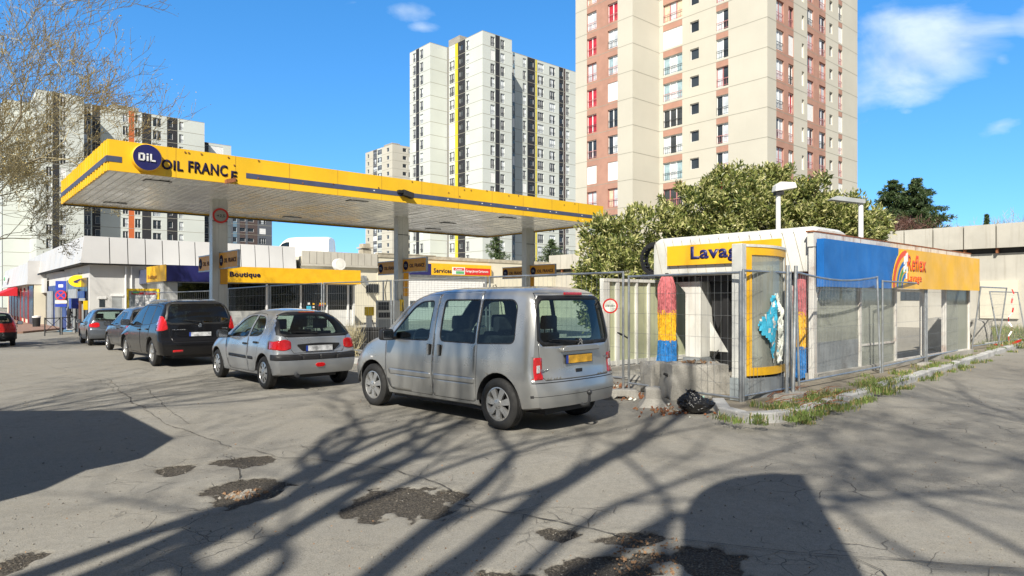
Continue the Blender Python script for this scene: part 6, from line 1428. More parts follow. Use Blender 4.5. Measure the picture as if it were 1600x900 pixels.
# torn cyan poster on the glass
b = MB(); rp = random.Random(5)
def onS(t, z, o): t -= .12; return (LS*t, curv(t)+o, z)
def crumple(poly, m, amp, off, fr):
    G = 30; ta, tb_, za, zc_ = min(p[0] for p in poly), max(p[0] for p in poly), min(p[1] for p in poly), max(p[1] for p in poly); idx = {}
    def node(i, k):
        if (i, k) not in idx:
            t, z = ta+(tb_-ta)*i/G, za+(zc_-za)*k/G; n1 = noise.noise(Vector((t*fr*2.2, z*fr*.5, m)))*1.0+noise.noise(Vector((t*fr*3, z*fr*1.4, 7+m)))*.6
            idx[(i, k)] = len(b.v); b.v.append(onS(t+.012*noise.noise(Vector((t*20, z*9, 2))), z, -off-amp*abs(n1)))
        return idx[(i, k)]
    for i in range(G):
        for k in range(G):
            c_ = (ta+(tb_-ta)*(i+.5)/G, za+(zc_-za)*(k+.5)/G)
            if inpoly(c_, poly): b.f.append((node(i, k), node(i+1, k), node(i+1, k+1), node(i, k+1))); b.m.append(m if noise.noise(Vector((c_[0]*26, c_[1]*7, 4))) < (.28 if m == 0 else .5) else (2 if m == 0 else 0))
crumple([(.30, 1.22), (.40, 1.34), (.50, 1.45), (.56, 1.66), (.64, 1.70), (.68, 1.45), (.70, 1.30), (.64, 1.0), (.60, .72), (.57, .62), (.54, .80), (.50, .95), (.40, 1.04)], 0, .07, .012, 5)
crumple([(.62, 1.70), (.70, 1.68), (.80, 1.46), (.84, 1.2), (.80, .95), (.84, .70), (.74, .60), (.64, .64), (.66, .85), (.72, 1.0), (.68, 1.2), (.70, 1.35), (.66, 1.5)], 1, .09, .014, 6)
mat('paper_white', (.70, .72, .64), .7, var=.2, scale=10); b.build('torn_poster', [M('cyan_sticker'), M('paper_white'), M('wash_white')], sc_, recalc=False)

# ================================================================== SITE FENCE
def clampfoot(p, ang, label, big=False):
    s = 1.25 if big else 1; f = empty('concrete_weight', (p.x, p.y, terrain(p.x, p.y)), ang, label, 'fence foot', 'concrete feet of the site fence')
    b = MB(); b.prism(rpoly([(-.30*s, 0), (-.12*s, 0), (-.07*s, .04*s), (.07*s, .04*s), (.12*s, 0), (.30*s, 0), (.26*s, .14*s), (-.26*s, .14*s)], .015, 2), (0, -.11*s, 0), (1, 0, 0), (0, 0, 1), (0, .22*s, 0)); b.build('block', M('concrete'), f, bevel=.012); return f
WIRE = {}
def fence_panel(p0, p1, label, h=2.0, lean=0, step=.12, ends=True, sag=0, z0=.1):
    p0, p1 = vec3(p0), vec3(p1); p0.z = terrain(p0.x, p0.y)+z0; p1.z = terrain(p1.x, p1.y)+z0
    d = p1-p0; L = d.length; ex = d.normalized(); f = empty('wire_fence', p0, 0, label, 'fence panel', 'wire mesh panels of the site fence'); f.rotation_euler = (lean, -math.asin(ex.z), math.atan2(d.y, d.x))
    for x in (.02, L-.02): b = MB(); b.tube([(x, 0, -.08), (x, 0, h)], .021, 8); b.build('post', M('galvanised'), f, smooth=50)
    for z in (.12, h-.02): 
        b = MB(); K_ = 8; b.tube([(.02+(L-.04)*k/K_, 0, z-(sag*math.sin(math.pi*k/K_) if z > 1 else 0)) for k in range(K_+1)], .019, 8); b.build('rail', M('galvanised'), f, smooth=50)
    b = MB(); n = int(L/step); r = .0022
    for i in range(1, n): x = L*i/n; zt = h-.03-(sag*math.sin(math.pi*i/n)); b.tube([(x, 0, .13), (x, 0, zt)], r, 3, cap=False)
    for z in (.32, .66, 1.0, 1.34, 1.68): b.tube([(.03, .004, z), (L-.03, .004, z)], r*1.15, 3, cap=False)
    b.build('wire_mesh', M('galvanised'), f, recalc=False); return f
FA, FB = V(1.97, 11.75, 0), V(-10.6, 24.9, 0)
dF = (FB-FA); nF = 5
where = ['directly left of the round no entry notice, partly behind the silver van', 'standing behind the silver van', 'standing in front of the garage door and petrol pump', 'standing in front of the shop windows, right half', 'standing in front of the shop windows, left half']
for i in range(nF):
    a = FA+dF*(i/nF); c_ = FA+dF*((i+1)/nF)-dF.normalized()*.08
    fence_panel(a, c_, 'wire fence panel '+where[i], step=.12)
FC = FB+V(-1.6, 2.8, 0); fence_panel(FB, FC, 'wire fence panel with its left post behind the black people carrier'); fence_panel(FC+V(-.1, .1, 0), V(-16.2, 29.5, 0), 'wire fence panel at the far left end of the site fence')
FD = GP(1159, 638); fence_panel(FA+V(.06, -.05, 0), FD, 'wire fence panel in front of the concrete block and the bin bag', step=.12, z0=.02)
FE = GP(1236, 622); fence_panel(FD+V(.03, .05, 0), FE, 'short wire fence panel in front of the yellow framed screen', step=.1, z0=.05)
q = [GP(1248, 618), GP(1376, 590), GP(1446, 572), GP(1512, 556)]
fence_panel(q[0], q[1], 'sagging wire fence panel before the blue part of the Reflex panel', step=.065, sag=.10, h=1.98, lean=-.03); fence_panel(q[1]+UX*.08, q[2], 'wire fence panel in front of the word Reflex', step=.08, h=1.9); fence_panel(q[2]+UX*.08, q[3], 'wire fence panel in front of the right end of the yellow panel', step=.08, h=1.9)
q2 = [GP(1518, 553), GP(1560, 545), V(18.4, 23.9, 0), V(22, 27, 0)]
fence_panel(q2[0], q2[1], 'leaning wire fence panel by the concrete barrier beyond the car wash', h=1.9, lean=.12, step=.1); fence_panel(q2[1]+UX*.1, q2[2], 'wire fence panel next to the red and white tape', h=1.8, lean=-.15, step=.1); fence_panel(q2[2]+UX*.1, q2[3], 'wire fence panel running out of the right edge', h=1.9, step=.1)
for i, (px, lab) in enumerate(((0, 'left steel tube of the leaning pair beside the right hand brush'), (1, 'right steel tube of the leaning pair beside the right hand brush'))):
    b = MB(); p0 = GP(1229+10*i, 624-2*i, .08); b.tube([p0, p0+V(.10+.03*i, .2, 2.05)], .028, 10); o = b.build('steel_tube', M('galvanised'), smooth=50); tag(o, lab, 'fence tube', 'leaning fence tubes')
ft = [((968, 622), 'concrete fence foot below the round no entry notice'), ((1236, 632), 'broad concrete fence foot under the leaning tubes'), ((1445, 576), 'concrete fence foot below the word Reflex')]
for k, (p, lab) in enumerate(ft): clampfoot(GP(*p), (TH*(1 if k else 0))+.1, lab, big=k == 1)
b = MB(); fp = GP(1020, 634); prof = [(.30, 0), (.24, .05), (.17, .12), (.16, .26), (.13, .28), (0, .28)]
b.lathe(prof, 4); o = b.build('concrete_weight', M('concrete'), None, bevel=.03); o.location = fp; o.rotation_euler = (0, 0, R(38)); tag(o, 'flared concrete fence foot beside the bin bag', 'fence foot', 'concrete feet of the site fence')
# round no entry notice
fn = PX(953.5, 478, 11.95); ne = empty('no_entry_notice', fn, R(-4), 'round white notice with a red ring hung on the fence', 'sign')
b = MB(); b.lathe([(0, 0), (.135, 0), (.135, -.006), (.105, -.007)], 40, 'y'); b.build('ring', M('red_paint'), ne, smooth=30); b = MB(); b.prism(circle(.106, 36), (0, -.007, 0), (1, 0, 0), (0, 0, 1), (0, -.002, 0)); b.build('face', M('paper_white'), ne)
text_mesh(ne, 'lettering', 'ENTREE INTERDITE', (-.085, -.0105, -.015), (1, 0, 0), (0, 0, 1), .17, .032, M('dark_metal'), .001, .02)
b = MB(); cl = PX(972, 523, 11.8); b.tube([cl+V(-.09, -.03, .04), cl+V(0, -.04, .0), cl+V(.1, -.02, -.06)], .014, 6); b.obox(cl, (1, 0, -.4), (0, 0, 1), (0, 1, 0), .05, .02, .03); tag(b.build('black_clamp', M('black_plastic'), smooth=50), 'black clamp tying two fence posts together right of the round notice', 'clamp')

# ================================================================== BLOCKS, BAG, VERGE
def rough_box(name, c, ang, sx, sy, sz, m, label, cat, seed=0, amp=.02, group=None, taper=.06):
    bm = bmesh.new(); bmesh.ops.create_cube(bm, size=1); bmesh.ops.subdivide_edges(bm, edges=bm.edges, cuts=9, use_grid_fill=True)
    for v in bm.verts:
        z = v.co.z+.5; k = 1-taper*z; p = Vector((v.co.x*sx*k, v.co.y*sy*k, z*sz))
        nn = noise.fractal(p*4+Vector((seed, 0, 0)), .7, 2.1, 4); e = sum(1 for q in v.co if abs(abs(q)-.5) < .01)
        p += v.co.normalized()*(nn*amp*(1+1.2*(e > 1))-(.014 if e > 1 else 0)); v.co = p
    me = bpy.data.meshes.new(name); bm.to_mesh(me); bm.free(); me.materials.append(m); me.polygons.foreach_set('use_smooth', [True]*len(me.polygons)); me.set_sharp_from_angle(angle=R(50))
    o = bpy.data.objects.new(name, me); link(o); o.location = c; o.rotation_euler = (0, 0, ang); return tag(o, label, cat, group)
cb = GP(1092, 626); rough_box('concrete_block', cb+V(.02, .35, 0), R(6), 1.00, .62, .56, M('concrete'), 'big weathered concrete block standing between the brush and the yellow framed screen', 'concrete block', 1, .022)
cb = GP(1031, 618); rough_box('concrete_block', cb+V(0, .32, 0), R(14), .40, .45, .53, M('concrete'), 'narrower concrete block left of the big one, behind the flared fence foot', 'concrete block', 5, .02)
# rubbish on the block
b = MB(); p0 = GP(1092, 626)+V(.02, .35, .57)
for i in range(40):
    a = Vector((rnd.gauss(0, 1), rnd.gauss(0, 1), rnd.gauss(0, .3))).normalized(); q = p0+V(rnd.gauss(0, .11), rnd.gauss(0, .08), .0); b.obox(q+V(0, 0, .012), a, a.orthogonal(), a.cross(a.orthogonal()), rnd.uniform(.015, .045), rnd.uniform(.008, .03), .004, rnd.choice((0, 0, 1)))
tag(b.build('dead_leaves', [M('leaf_litter'), M('grit')]), 'heap of dead leaves and rubbish on top of the big concrete block', 'debris', kind='stuff')
b = MB(); p0 = GP(1022, 622); pth = [p0+V(x, y, z) for x, y, z in ((.15, -.02, .40), (.24, -.06, .36), (.34, -.05, .42), (.44, -.07, .33), (.52, -.04, .38), (.58, -.06, .30))]; b.tube(pth, [.02, .035, .028, .04, .025, .02], 7); tag(b.build('black_rag', M('black_plastic'), smooth=50), 'black twisted rag hanging in the fence in front of the concrete blocks', 'rag')
# bin bag
bg_ = GP(1087, 646); mat('bin_bag', (.010, .010, .011), .28, var=.2, bump=.8, bscale=9, spec=.7)
bm = bmesh.new(); bmesh.ops.create_icosphere(bm, subdivisions=5, radius=1)
for v in bm.verts:
    p = v.co.copy(); w_ = 1-.62*max(0, p.z)**1.2; x = p.x*.27*w_; y = p.y*.20*w_; z = max(-.98, p.z)*.17+.17
    if p.z > .5: z += (p.z-.5)*.06
    x += -.07*max(0, p.z)
    f = noise.fractal(p*2.6, .8, 2.1, 5); rg = 1-abs(noise.noise(p*4.0+Vector((3, 1, 2))))*2
    k = 1+.16*f+.09*rg; v.co = Vector((x*k, y*k, z*(1+.10*f)+.012*rg))
me = bpy.data.meshes.new('bin_bag'); bm.to_mesh(me); bm.free(); me.materials.append(M('bin_bag')); me.polygons.foreach_set('use_smooth', [True]*len(me.polygons)); bb = bpy.data.objects.new('bin_bag', me); link(bb); bb.location = bg_; bb.scale = (.86, .86, .86); tag(bb, 'crumpled black bin bag lying at the foot of the fence', 'bin bag')
b = MB()
for i in range(7): a = i*.9+.4; b.add([(-.08, 0, .33), (-.08+.10*math.cos(a), .08*math.sin(a), .36+.06*rnd.random()), (-.08+.09*math.cos(a+.6), .07*math.sin(a+.6), .33+.05*rnd.random()), (-.08+.03*math.cos(a+.3), .03*math.sin(a+.3), .31)], [(0, 1, 2, 3)])
kt = b.build('knot', M('bin_bag'), bb, recalc=False)
b = MB(); tq = bg_+V(.14, .12, .08); 
for i in range(8): a = Vector((rnd.gauss(0, 1), rnd.gauss(0, .6), rnd.gauss(0, 1))).normalized()*.07; c_ = Vector((rnd.gauss(0, 1), rnd.gauss(0, .6), rnd.gauss(0, 1))).normalized()*.06; b.add([tq+V(0, 0, .1), tq+V(0, 0, .1)+a, tq+V(0, 0, .1)+c_], [(0, 1, 2)])
mat('mint_plastic', (.35, .6, .5), .5, var=.2); tag(b.build('plastic_scrap', M('mint_plastic'), recalc=False), 'scrap of pale green plastic tucked behind the bin bag', 'litter')
# verge and kerb stones
mat('verge_soil', (.24, .21, .16), .95, var=.25, scale=3, dirt=.6, dirtcol=(.09, .08, .05), bump=.6, fine=.4)
kp = [(1112, 634), (1122, 650), (1150, 658), (1175, 662), (1215, 661), (1246, 657), (1300, 641), (1350, 624), (1400, 607), (1450, 590), (1500, 574), (1550, 557), (1600, 541), (1660, 526)]
K_ = [GP(*p) for p in kp]; inner = [WC+UX*uw(1512)*t+VX*-.1 for t in (1, .8, .6, .4, .2, 0)]+[SA+V(-.1, .2, 0), GP(1112, 626)]
K_ += [V(26, 33, 0)]; far = [V(26, 38, 0), WC+UX*(LW+4)+VX*2.5]
pl = K_+far+inner; vs_ = [(p.x, p.y, .09+.012*noise.noise(p*2)) for p in pl]; b = MB(); 
bmx = bmesh.new(); fv = [bmx.verts.new(v) for v in vs_]; fc = bmx.faces.new(fv); bmesh.ops.triangulate(bmx, faces=[fc]); me = bpy.data.meshes.new('verge'); bmx.to_mesh(me); bmx.free(); me.materials.append(M('verge_soil')); vo = bpy.data.objects.new('verge', me); link(vo); tag(vo, kind='structure')
b = MB()
def kstone(a, c_, z=.13):
    d = (c_-a); L = d.length; d.normalize(); nn = Vector((-d.y, d.x, 0)); mid = (a+c_)/2+nn*.09+V(0, 0, z/2-.02+rnd.uniform(-.012, .012)); b.obox(mid, d+V(0, 0, rnd.uniform(-.02, .02)), nn, (0, 0, 1), L*.485, .09, z/2+.02)
for i in range(len(K_)-1):
    L = (K_[i+1]-K_[i]).length; n = max(1, round(L/.75))
    for k in range(n):
        a, c_ = K_[i].lerp(K_[i+1], k/n), K_[i].lerp(K_[i+1], (k+1)/n)
        if i in (4,) and k == 0: c_ = a.lerp(c_, .8)
        kstone(a, c_)
tag(b.build('kerb', M('kerb_stone'), bevel=.02), kind='structure')
# grass tufts, twigs along the kerb
mat('grass_blade', (.115, .165, .035), .8, var=.45, scale=3); mat('dry_grass', (.35, .27, .12), .9, var=.3, scale=4)
b = MB()
def tuft(p, n, h, sp):
    for i in range(n):
        q = p+V(rnd.gauss(0, sp), rnd.gauss(0, sp), 0); a = rnd.uniform(0, 6.28); hh = h*rnd.uniform(.4, 1.1); ln = V(math.cos(a), math.sin(a), 0)*hh*rnd.uniform(.2, .8); s = V(-math.sin(a), math.cos(a), 0)*rnd.uniform(.003, .007); m = 0 if rnd.random() < .82 else 1
        b.quad(q-s, q+s, q+ln*.4+s*.8+V(0, 0, hh*.7), q+ln*.4-s*.8+V(0, 0, hh*.7), m); b.add([q+ln*.4-s*.8+V(0, 0, hh*.7), q+ln*.4+s*.8+V(0, 0, hh*.7), q+ln+V(0, 0, hh)], [(0, 1, 2)], m)
for i in range(330):
    t = rnd.random(); k = rnd.randrange(4, len(K_)-2); p = K_[k].lerp(K_[k+1], t); dd_ = (K_[k+1]-K_[k]).normalized(); nn = Vector((-dd_.y, dd_.x, 0))
    if noise.noise(p*.8+Vector((5, 0, 0))) < -.12: continue
    o = rnd.choice((rnd.gauss(-.07, .07), rnd.gauss(.24, .16))); q = p+nn*o; q.z = .0 if o < 0 else .1; tuft(q, 34, rnd.uniform(.04, .11)*(1+.01*q.y), .055)
for (px, py) in ((1130, 655), (1150, 660), (1185, 655), (1190, 663), (1215, 648), (1205, 640), (1235, 658), (1250, 655), (1285, 640), (1300, 636), (1255, 650), (1310, 640), (1275, 648)): tuft(GP(px, py, .08), 90, .085, .055)
for i in range(22):
    a, t = rnd.uniform(-1, 1), rnd.uniform(0, 1); q = GP(1345+35*rnd.random(), 616-10*rnd.random(), .08); tuft(q, 26, .13, .06)
for i in range(90): q = V(rnd.uniform(15.5, 26), 0, .1); q.y = 20+(q.x-15.5)*1.05+rnd.uniform(0, 5); tuft(q, 60, rnd.uniform(.15, .35), .25)
for i in range(110): q = GP(rnd.uniform(1180, 1500), rnd.uniform(560, 600)); q = WC+UX*rnd.uniform(2, 9)+VX*rnd.uniform(4.6, 7.5); tuft(q, 40, .15, .2)
tag(b.build('grass', [M('grass_blade'), M('dry_grass')], recalc=False), 'green weeds and grass tufts growing along the kerb stones', 'grass', kind='stuff')
b = MB()
for i in range(40):
    p = GP(rnd.uniform(1195, 1300), rnd.uniform(612, 638), .1); a = rnd.uniform(-.3, .8); L = rnd.uniform(.15, .5); e = p+V(math.cos(a), math.sin(a), rnd.uniform(0, .35))*L; b.tube([p, p.lerp(e, .5)+V(rnd.uniform(-.04, .04), 0, .04), e], [.007, .005, .002], 4, cap=False)
tag(b.build('dead_vine', M('rust'), recalc=False), 'tangle of brown dead vine stems at the foot of the leaning tubes', 'plant')
b = MB()
for i in range(380):
    px, py = rnd.choice(((rnd.gauss(960, 12), rnd.gauss(603, 4)), (rnd.gauss(992, 12), rnd.gauss(618, 3)), (rnd.gauss(1050, 20), rnd.gauss(640, 5)), (rnd.gauss(1180, 40), rnd.gauss(640, 8)))); p = GP(px, py, .02); a = Vector((rnd.gauss(0, 1), rnd.gauss(0, 1), rnd.gauss(0, .4))).normalized(); b.obox(p, a, a.orthogonal(), a.cross(a.orthogonal()), rnd.uniform(.01, .03), rnd.uniform(.006, .02), .003, rnd.choice((0, 0, 3, 1, 3, 3, 3)))
tag(b.build('leaf_litter', [M('leaf_litter'), M('paper_white'), M('red_paint'), M('rust')]), 'leaf litter and scraps of rubbish gathered along the foot of the fence', 'litter', kind='stuff')
# wall and barrier past the wash
rough_box('concrete_barrier', GP(1496, 549)+V(.3, 1.2, 0), TH+.1, 2.3, .6, 1.0, M('concrete'), 'grey concrete barrier block beyond the end of the car wash', 'concrete block', 9, .04)
rough_box('rubble_block', GP(1552, 545)+V(.4, 1.2, 0), TH+.4, .8, .6, .9, M('concrete'), 'smaller stained concrete block leaning against the fence at the right', 'concrete block', 12, .07)
b = MB(); p0 = PX(1583, 452, 22.5); p1 = PX(1576, 540, 22.0); pth = [p0.lerp(p1, i/12)+V(.06*math.sin(i*1.7), .05*math.cos(i), 0) for i in range(13)]
for i in range(12): b.obox((pth[i]+pth[i+1])/2, pth[i+1]-pth[i], (math.cos(i*1.3), math.sin(i*1.3), 0), (0, 1, .2), (pth[i+1]-pth[i]).length/2, .022, .003, i % 2)
tag(b.build('warning_tape', [M('red_paint'), M('white_clean')]), 'red and white warning tape hanging down by the right hand fence', 'tape'); b = MB()
for i in range(8): q = p1+V(rnd.gauss(0, .25), rnd.gauss(0, .2), rnd.uniform(.0, .15)); b.obox(q, (rnd.gauss(0, 1), 1, rnd.gauss(0, .3)), (0, 0, 1), (1, 0, 0), .15, .04, .004, i % 2)
tag(b.build('tape_scraps', [M('red_paint'), M('white_clean')]), 'scraps of red and white tape on the grass below the hanging tape', 'litter', kind='stuff')
# inside the hall: grey container like panel and cross beams
b = MB(); b.box((3.4, 3.2, 0), (4.9, 3.9, 2.1)); cbn = b.build('cabinet', M('grey_blue_panel'), wh_)
# ================================================================== LAMP POSTS
def lamp(px, Y, ztop, label, hx, kind=0):
    p = PX(px, HY, Y); l = empty('street_lamp', (p.x, p.y, 0), 0, label, 'lamp', None); b = MB(); b.tube([(0, 0, 0), (0, 0, ztop)], [.085, .075], 12); b.build('pole', M('white_clean'), l, smooth=50)
    if kind == 0:
        b = MB(); b.prism(rpoly([(-.16, -.02), (.56, .1), (.50, .28), (.02, .30), (-.12, .2)], .04), (0, -.18, ztop), (1, 0, 0), (0, 0, 1), (0, .36, 0)); b.build('lamp_head', M('white_paint'), l, bevel=.03); b = MB(); b.box((-.12, -.13, ztop-.12), (.14, .13, ztop)); b.build('neck', M('black_plastic'), l)
    else:
        b = MB(); b.prism(rpoly([(-1.0, .10), (.08, -.02), (.08, .10), (-.8, .22)], .03), (0, -.14, ztop), (1, 0, 0), (0, 0, 1), (0, .28, 0)); b.build('lamp_head', M('grey_panel'), l, bevel=.02)
lamp(1216, 22, 5.15, 'white street lamp with a box shaped head in front of the evergreen tree', 0); lamp(1345, 21, 4.62, 'street lamp with a long flat head at the right end of the evergreen tree', 0, 1)
# ================================================================== LEFT STREET FURNITURE AND PERSON
pp = GT(96, 522); ps_ = empty('parking_sign', pp, R(10), 'blue and red parking signs stacked on a grey post near the shops', 'sign')
sc1 = pp.y/F
b = MB(); b.cyl((0, 0, 0), (0, 0, 3.0), .035, 10); b.build('post', M('galvanised'), ps_, smooth=50)
def zz_(py): return CAMH-(py-HY)*sc1-pp.z
b = MB(); b.box((-.28, -.07, zz_(454)), (.28, -.03, zz_(439))); s_ = b.build('plate', M('blue_sign'), ps_); b = MB(); b.box((-.12, -.078, zz_(449)), (.12, -.071, zz_(444.5))); b.build('symbol', M('white_clean'), s_)
zc = zz_(461.5); b = MB(); b.lathe([(0, 0), (.29, 0), (.29, -.015), (.23, -.016)], 36, 'y', (0, -.06, zc)); dn = b.build('disc', M('red_paint'), ps_, smooth=30); b = MB(); b.prism(circle(.232, 32), (0, -.077, zc), (1, 0, 0), (0, 0, 1), (0, -.003, 0)); b.build('face', M('blue_sign'), dn); b = MB(); b.obox((0, -.083, zc), (1, 0, 1), (-1, 0, 1), (0, 1, 0), .24, .03, .002); b.obox((0, -.086, zc), (1, 0, -1), (1, 0, 1), (0, 1, 0), .24, .03, .002); b.build('cross', M('red_paint'), dn)
b = MB(); b.box((-.3, -.07, zz_(474)), (.3, -.04, zz_(469.5))); b.build('plate', M('white_clean'), ps_); b = MB(); b.box((-.3, -.07, zz_(479.5)), (.3, -.04, zz_(475))); b.build('plate', M('blue_sign'), ps_)
for i, (a, c_) in enumerate((((70, 525), (94, 523)), ((97, 523), (118, 520)))):
    p, q_ = GT(*a), GT(*c_); d = q_-p; L = Vector(d.xy).length; r_ = empty('pavement_railing', p, math.atan2(d.y, d.x), ['dark crossed pavement railing left of the sign post', 'dark crossed pavement railing right of the sign post'][i], 'railing', 'dark railings at the pavement edge')
    for x in (0, L): b = MB(); b.cyl((x, 0, 0), (x, 0, 1.0), .03, 8); b.build('post', M('dark_metal'), r_)
    b = MB(); b.cyl((0, 0, .95), (L, 0, .95), .025, 8); b.cyl((0, 0, .2), (L, 0, .2), .02, 8); b.cyl((0, 0, .2), (L, 0, .95), .015, 6); b.cyl((0, 0, .95), (L, 0, .2), .015, 6); b.build('rail', M('dark_metal'), r_)
p = GT(57, 513); lb = empty('litter_bin', p, 0, 'dark litter bin with a pale lid on the pavement', 'bin'); b = MB(); b.lathe([(0, 0), (.22, 0), (.25, .75), (0, .75)], 16); b.build('body', M('black_plastic'), lb, smooth=40); b = MB(); b.lathe([(.26, .75), (.27, .85), (0, .9)], 16); b.build('lid', M('white_clean'), lb, smooth=40)
# yellow framed board
p = PX(224, HY, 30); p.z = terrain(p.x, p.y); yb_ = empty('price_board', p, R(6), 'white notice board in a yellow frame behind the black people carrier', 'sign')
w_ = 24/F*30; zt = CAMH+17/F*30-p.z
b = MB(); b.box((-w_, -.06, .3), (-w_+.09, .06, zt)); b.box((w_-.09, -.06, .3), (w_, .06, zt)); b.box((-w_+.09, -.06, zt-.1), (w_-.09, .06, zt)); b.build('frame', M('oval_yellow'), yb_); b = MB(); b.box((-w_+.09, -.03, .3), (w_-.09, .03, zt-.1)); b.build('panel', M('grey_blue_panel'), yb_); b = MB(); b.box((-w_+.35, -.04, .5), (w_-.15, -.031, zt-.3)); b.box((-w_+.2, -.04, zt-.26), (w_-.14, -.031, zt-.17), 1); b.box((-w_+.25, -.044, zt-.22), (-.15, -.041, zt-.14), 2)
for i in range(5): b.box((-w_+.42, -.042, zt-.42-i*.14), (w_-.22, -.04, zt-.40-i*.14), 3)
b.build('notice', [M('white_clean'), M('red_paint'), M('green_sign'), M('grey_panel')], yb_)
for x in (-w_+.04, w_-.04): b = MB(); b.box((x-.04, -.04, 0), (x+.04, .04, .3)); b.build('leg', M('oval_yellow'), yb_)
# person in dark clothes
pp = PX(107, HY, 40.5); pp.z = terrain(pp.x, pp.y)+.12; H_ = 1.74
per = empty('person', pp, R(35), 'person in black coat and trousers standing by the shop, leaning slightly forward', 'person')
def skin(name, vs_, es, rad, m, parent, sub=2):
    me = bpy.data.meshes.new(name); me.from_pydata(vs_, es, []); o = bpy.data.objects.new(name, me); link(o, parent); mo = o.modifiers.new('skin', 'SKIN'); 
    for i, r in enumerate(rad): me.skin_vertices[0].data[i].radius = (r, r) if not isinstance(r, tuple) else r
    me.skin_vertices[0].data[0].use_root = True; s = o.modifiers.new('sub', 'SUBSURF'); s.levels = s.render_levels = sub
    dg = bpy.context.evaluated_depsgraph_get(); dg.update(); m2 = bpy.data.meshes.new_from_object(o.evaluated_get(dg)); o.modifiers.clear(); o.data = m2; m2.materials.clear(); m2.materials.append(m); m2.polygons.foreach_set('use_smooth', [True]*len(m2.polygons)); return o
mat('cloth_black', (.014, .014, .017), .85, var=.3); mat('skin_tone', (.42, .25, .18), .6, var=.05); mat('hair_dark', (.02, .014, .01), .8, var=.2); mat('shoe_pale', (.4, .4, .4), .7, var=.1)
vs_ = [(0, 0, .95), (.02, 0, 1.15), (.06, 0, 1.36), (.09, 0, 1.46), (0, .10, .90), (.03, .11, .50), (-.03, .12, .09), (.10, .12, .04), (0, -.10, .90), (.06, -.11, .50), (.05, -.12, .09), (.18, -.12, .04), (.07, .19, 1.38), (.10, .24, 1.12), (.26, .20, .98), (.33, .17, .98), (.07, -.19, 1.38), (.05, -.24, 1.12), (.14, -.22, .90), (.17, -.21, .82), (.11, 0, 1.53)]
es = [(0, 1), (1, 2), (2, 3), (0, 4), (4, 5), (5, 6), (6, 7), (0, 8), (8, 9), (9, 10), (10, 11), (2, 12), (12, 13), (13, 14), (14, 15), (2, 16), (16, 17), (17, 18), (18, 19), (3, 20)]
rad = [.15, .145, .15, .07, .095, .07, .05, .04, .095, .07, .05, .04, .07, .055, .045, .03, .07, .055, .045, .03, .055]
skin('body', vs_, es, rad, M('cloth_black'), per)
b = MB(); b.lathe([(0, -.115), (.04, -.11), (.065, -.07), (.08, -.0), (.082, .04), (.06, .09), (.03, .112), (0, .118)], 16, 'z', (.13, 0, 1.63)); b.box((.2, -.012, 1.60), (.225, .012, 1.64)); b.build('head', M('skin_tone'), per, smooth=60); b = MB(); b.lathe([(.086, -.02), (.092, .04), (.07, .1), (0, .128)], 16, 'z', (.118, 0, 1.635)); b.build('hair', M('hair_dark'), per, smooth=60)
for s in (1, -1): b = MB(); b.box((-.08+(.08 if s < 0 else 0), s*.12-.05, 0), (.20+(.08 if s < 0 else 0), s*.12+.05, .08)); b.build('shoe', M('shoe_pale'), per, bevel=.02)
# ================================================================== SHAPES ADDED BEHIND THE CAMERA TO THROW SHADOWS
tp = V(2.32, 6.08, 0)-SH*6.4; to_ = empty('rounded_shadow_caster', (tp.x-.1, tp.y, 0), SUN_AZ*-1, 'tall rounded unseen shape added behind the viewer to cast a shadow', 'sign')
b = MB(); b.prism(rpoly([(-.62, 0), (.42, 0), (.42, 6.46), (.12, 6.44), (-.26, 6.2), (-.52, 5.75), (-.62, 5.2)], [0, 0, .03, .05, .3, .25, .2], 6), (0, -.1, 0), (1, 0, 0), (0, 0, 1), (0, .2, 0)); b.build('body', M('white_paint'), to_, bevel=.02)  # unseen added slab, outlined to cast the rounded foreground shadow
b = MB(); b.box((-.5, -.115, 2.0), (.35, -.101, 4.4)); b.build('panel', M('sign_yellow'), to_)
kh = 3.0; ks = [GP(-60, 640), GP(188, 641), GP(273, 685), GP(222, 715), GP(140, 732), GP(72, 764), GP(-10, 786), V(-4.4, 4.3, 0), V(-5.6, 3.2, 0), V(-9, 3.2, 0), V(-9.5, 9, 0)]
kk = [p-SH*kh for p in ks]; kc = sum(kk, Vector())/len(kk)  # added roof outline, traced back along the sun from the left ground shadow
ki = empty('roofed_shadow_caster', (kc.x, kc.y, 0), 0, 'unseen dark green shadow kiosk with an overhanging curved roof behind the viewer', 'caster')
b = MB(); b.prism([((p-kc).x, (p-kc).y) for p in kk], (0, 0, kh-.12), (1, 0, 0), (0, 1, 0), (0, 0, .12)); mat('caster_green', (.03, .08, .05), .5, var=.1); b.build('roof', M('caster_green'), ki)
b = MB(); b.prism([((p-kc).x*.72, (p-kc).y*.72) for p in kk], (0, 0, 0), (1, 0, 0), (0, 1, 0), (0, 0, kh-.12)); b.build('wall', M('caster_green'), ki)
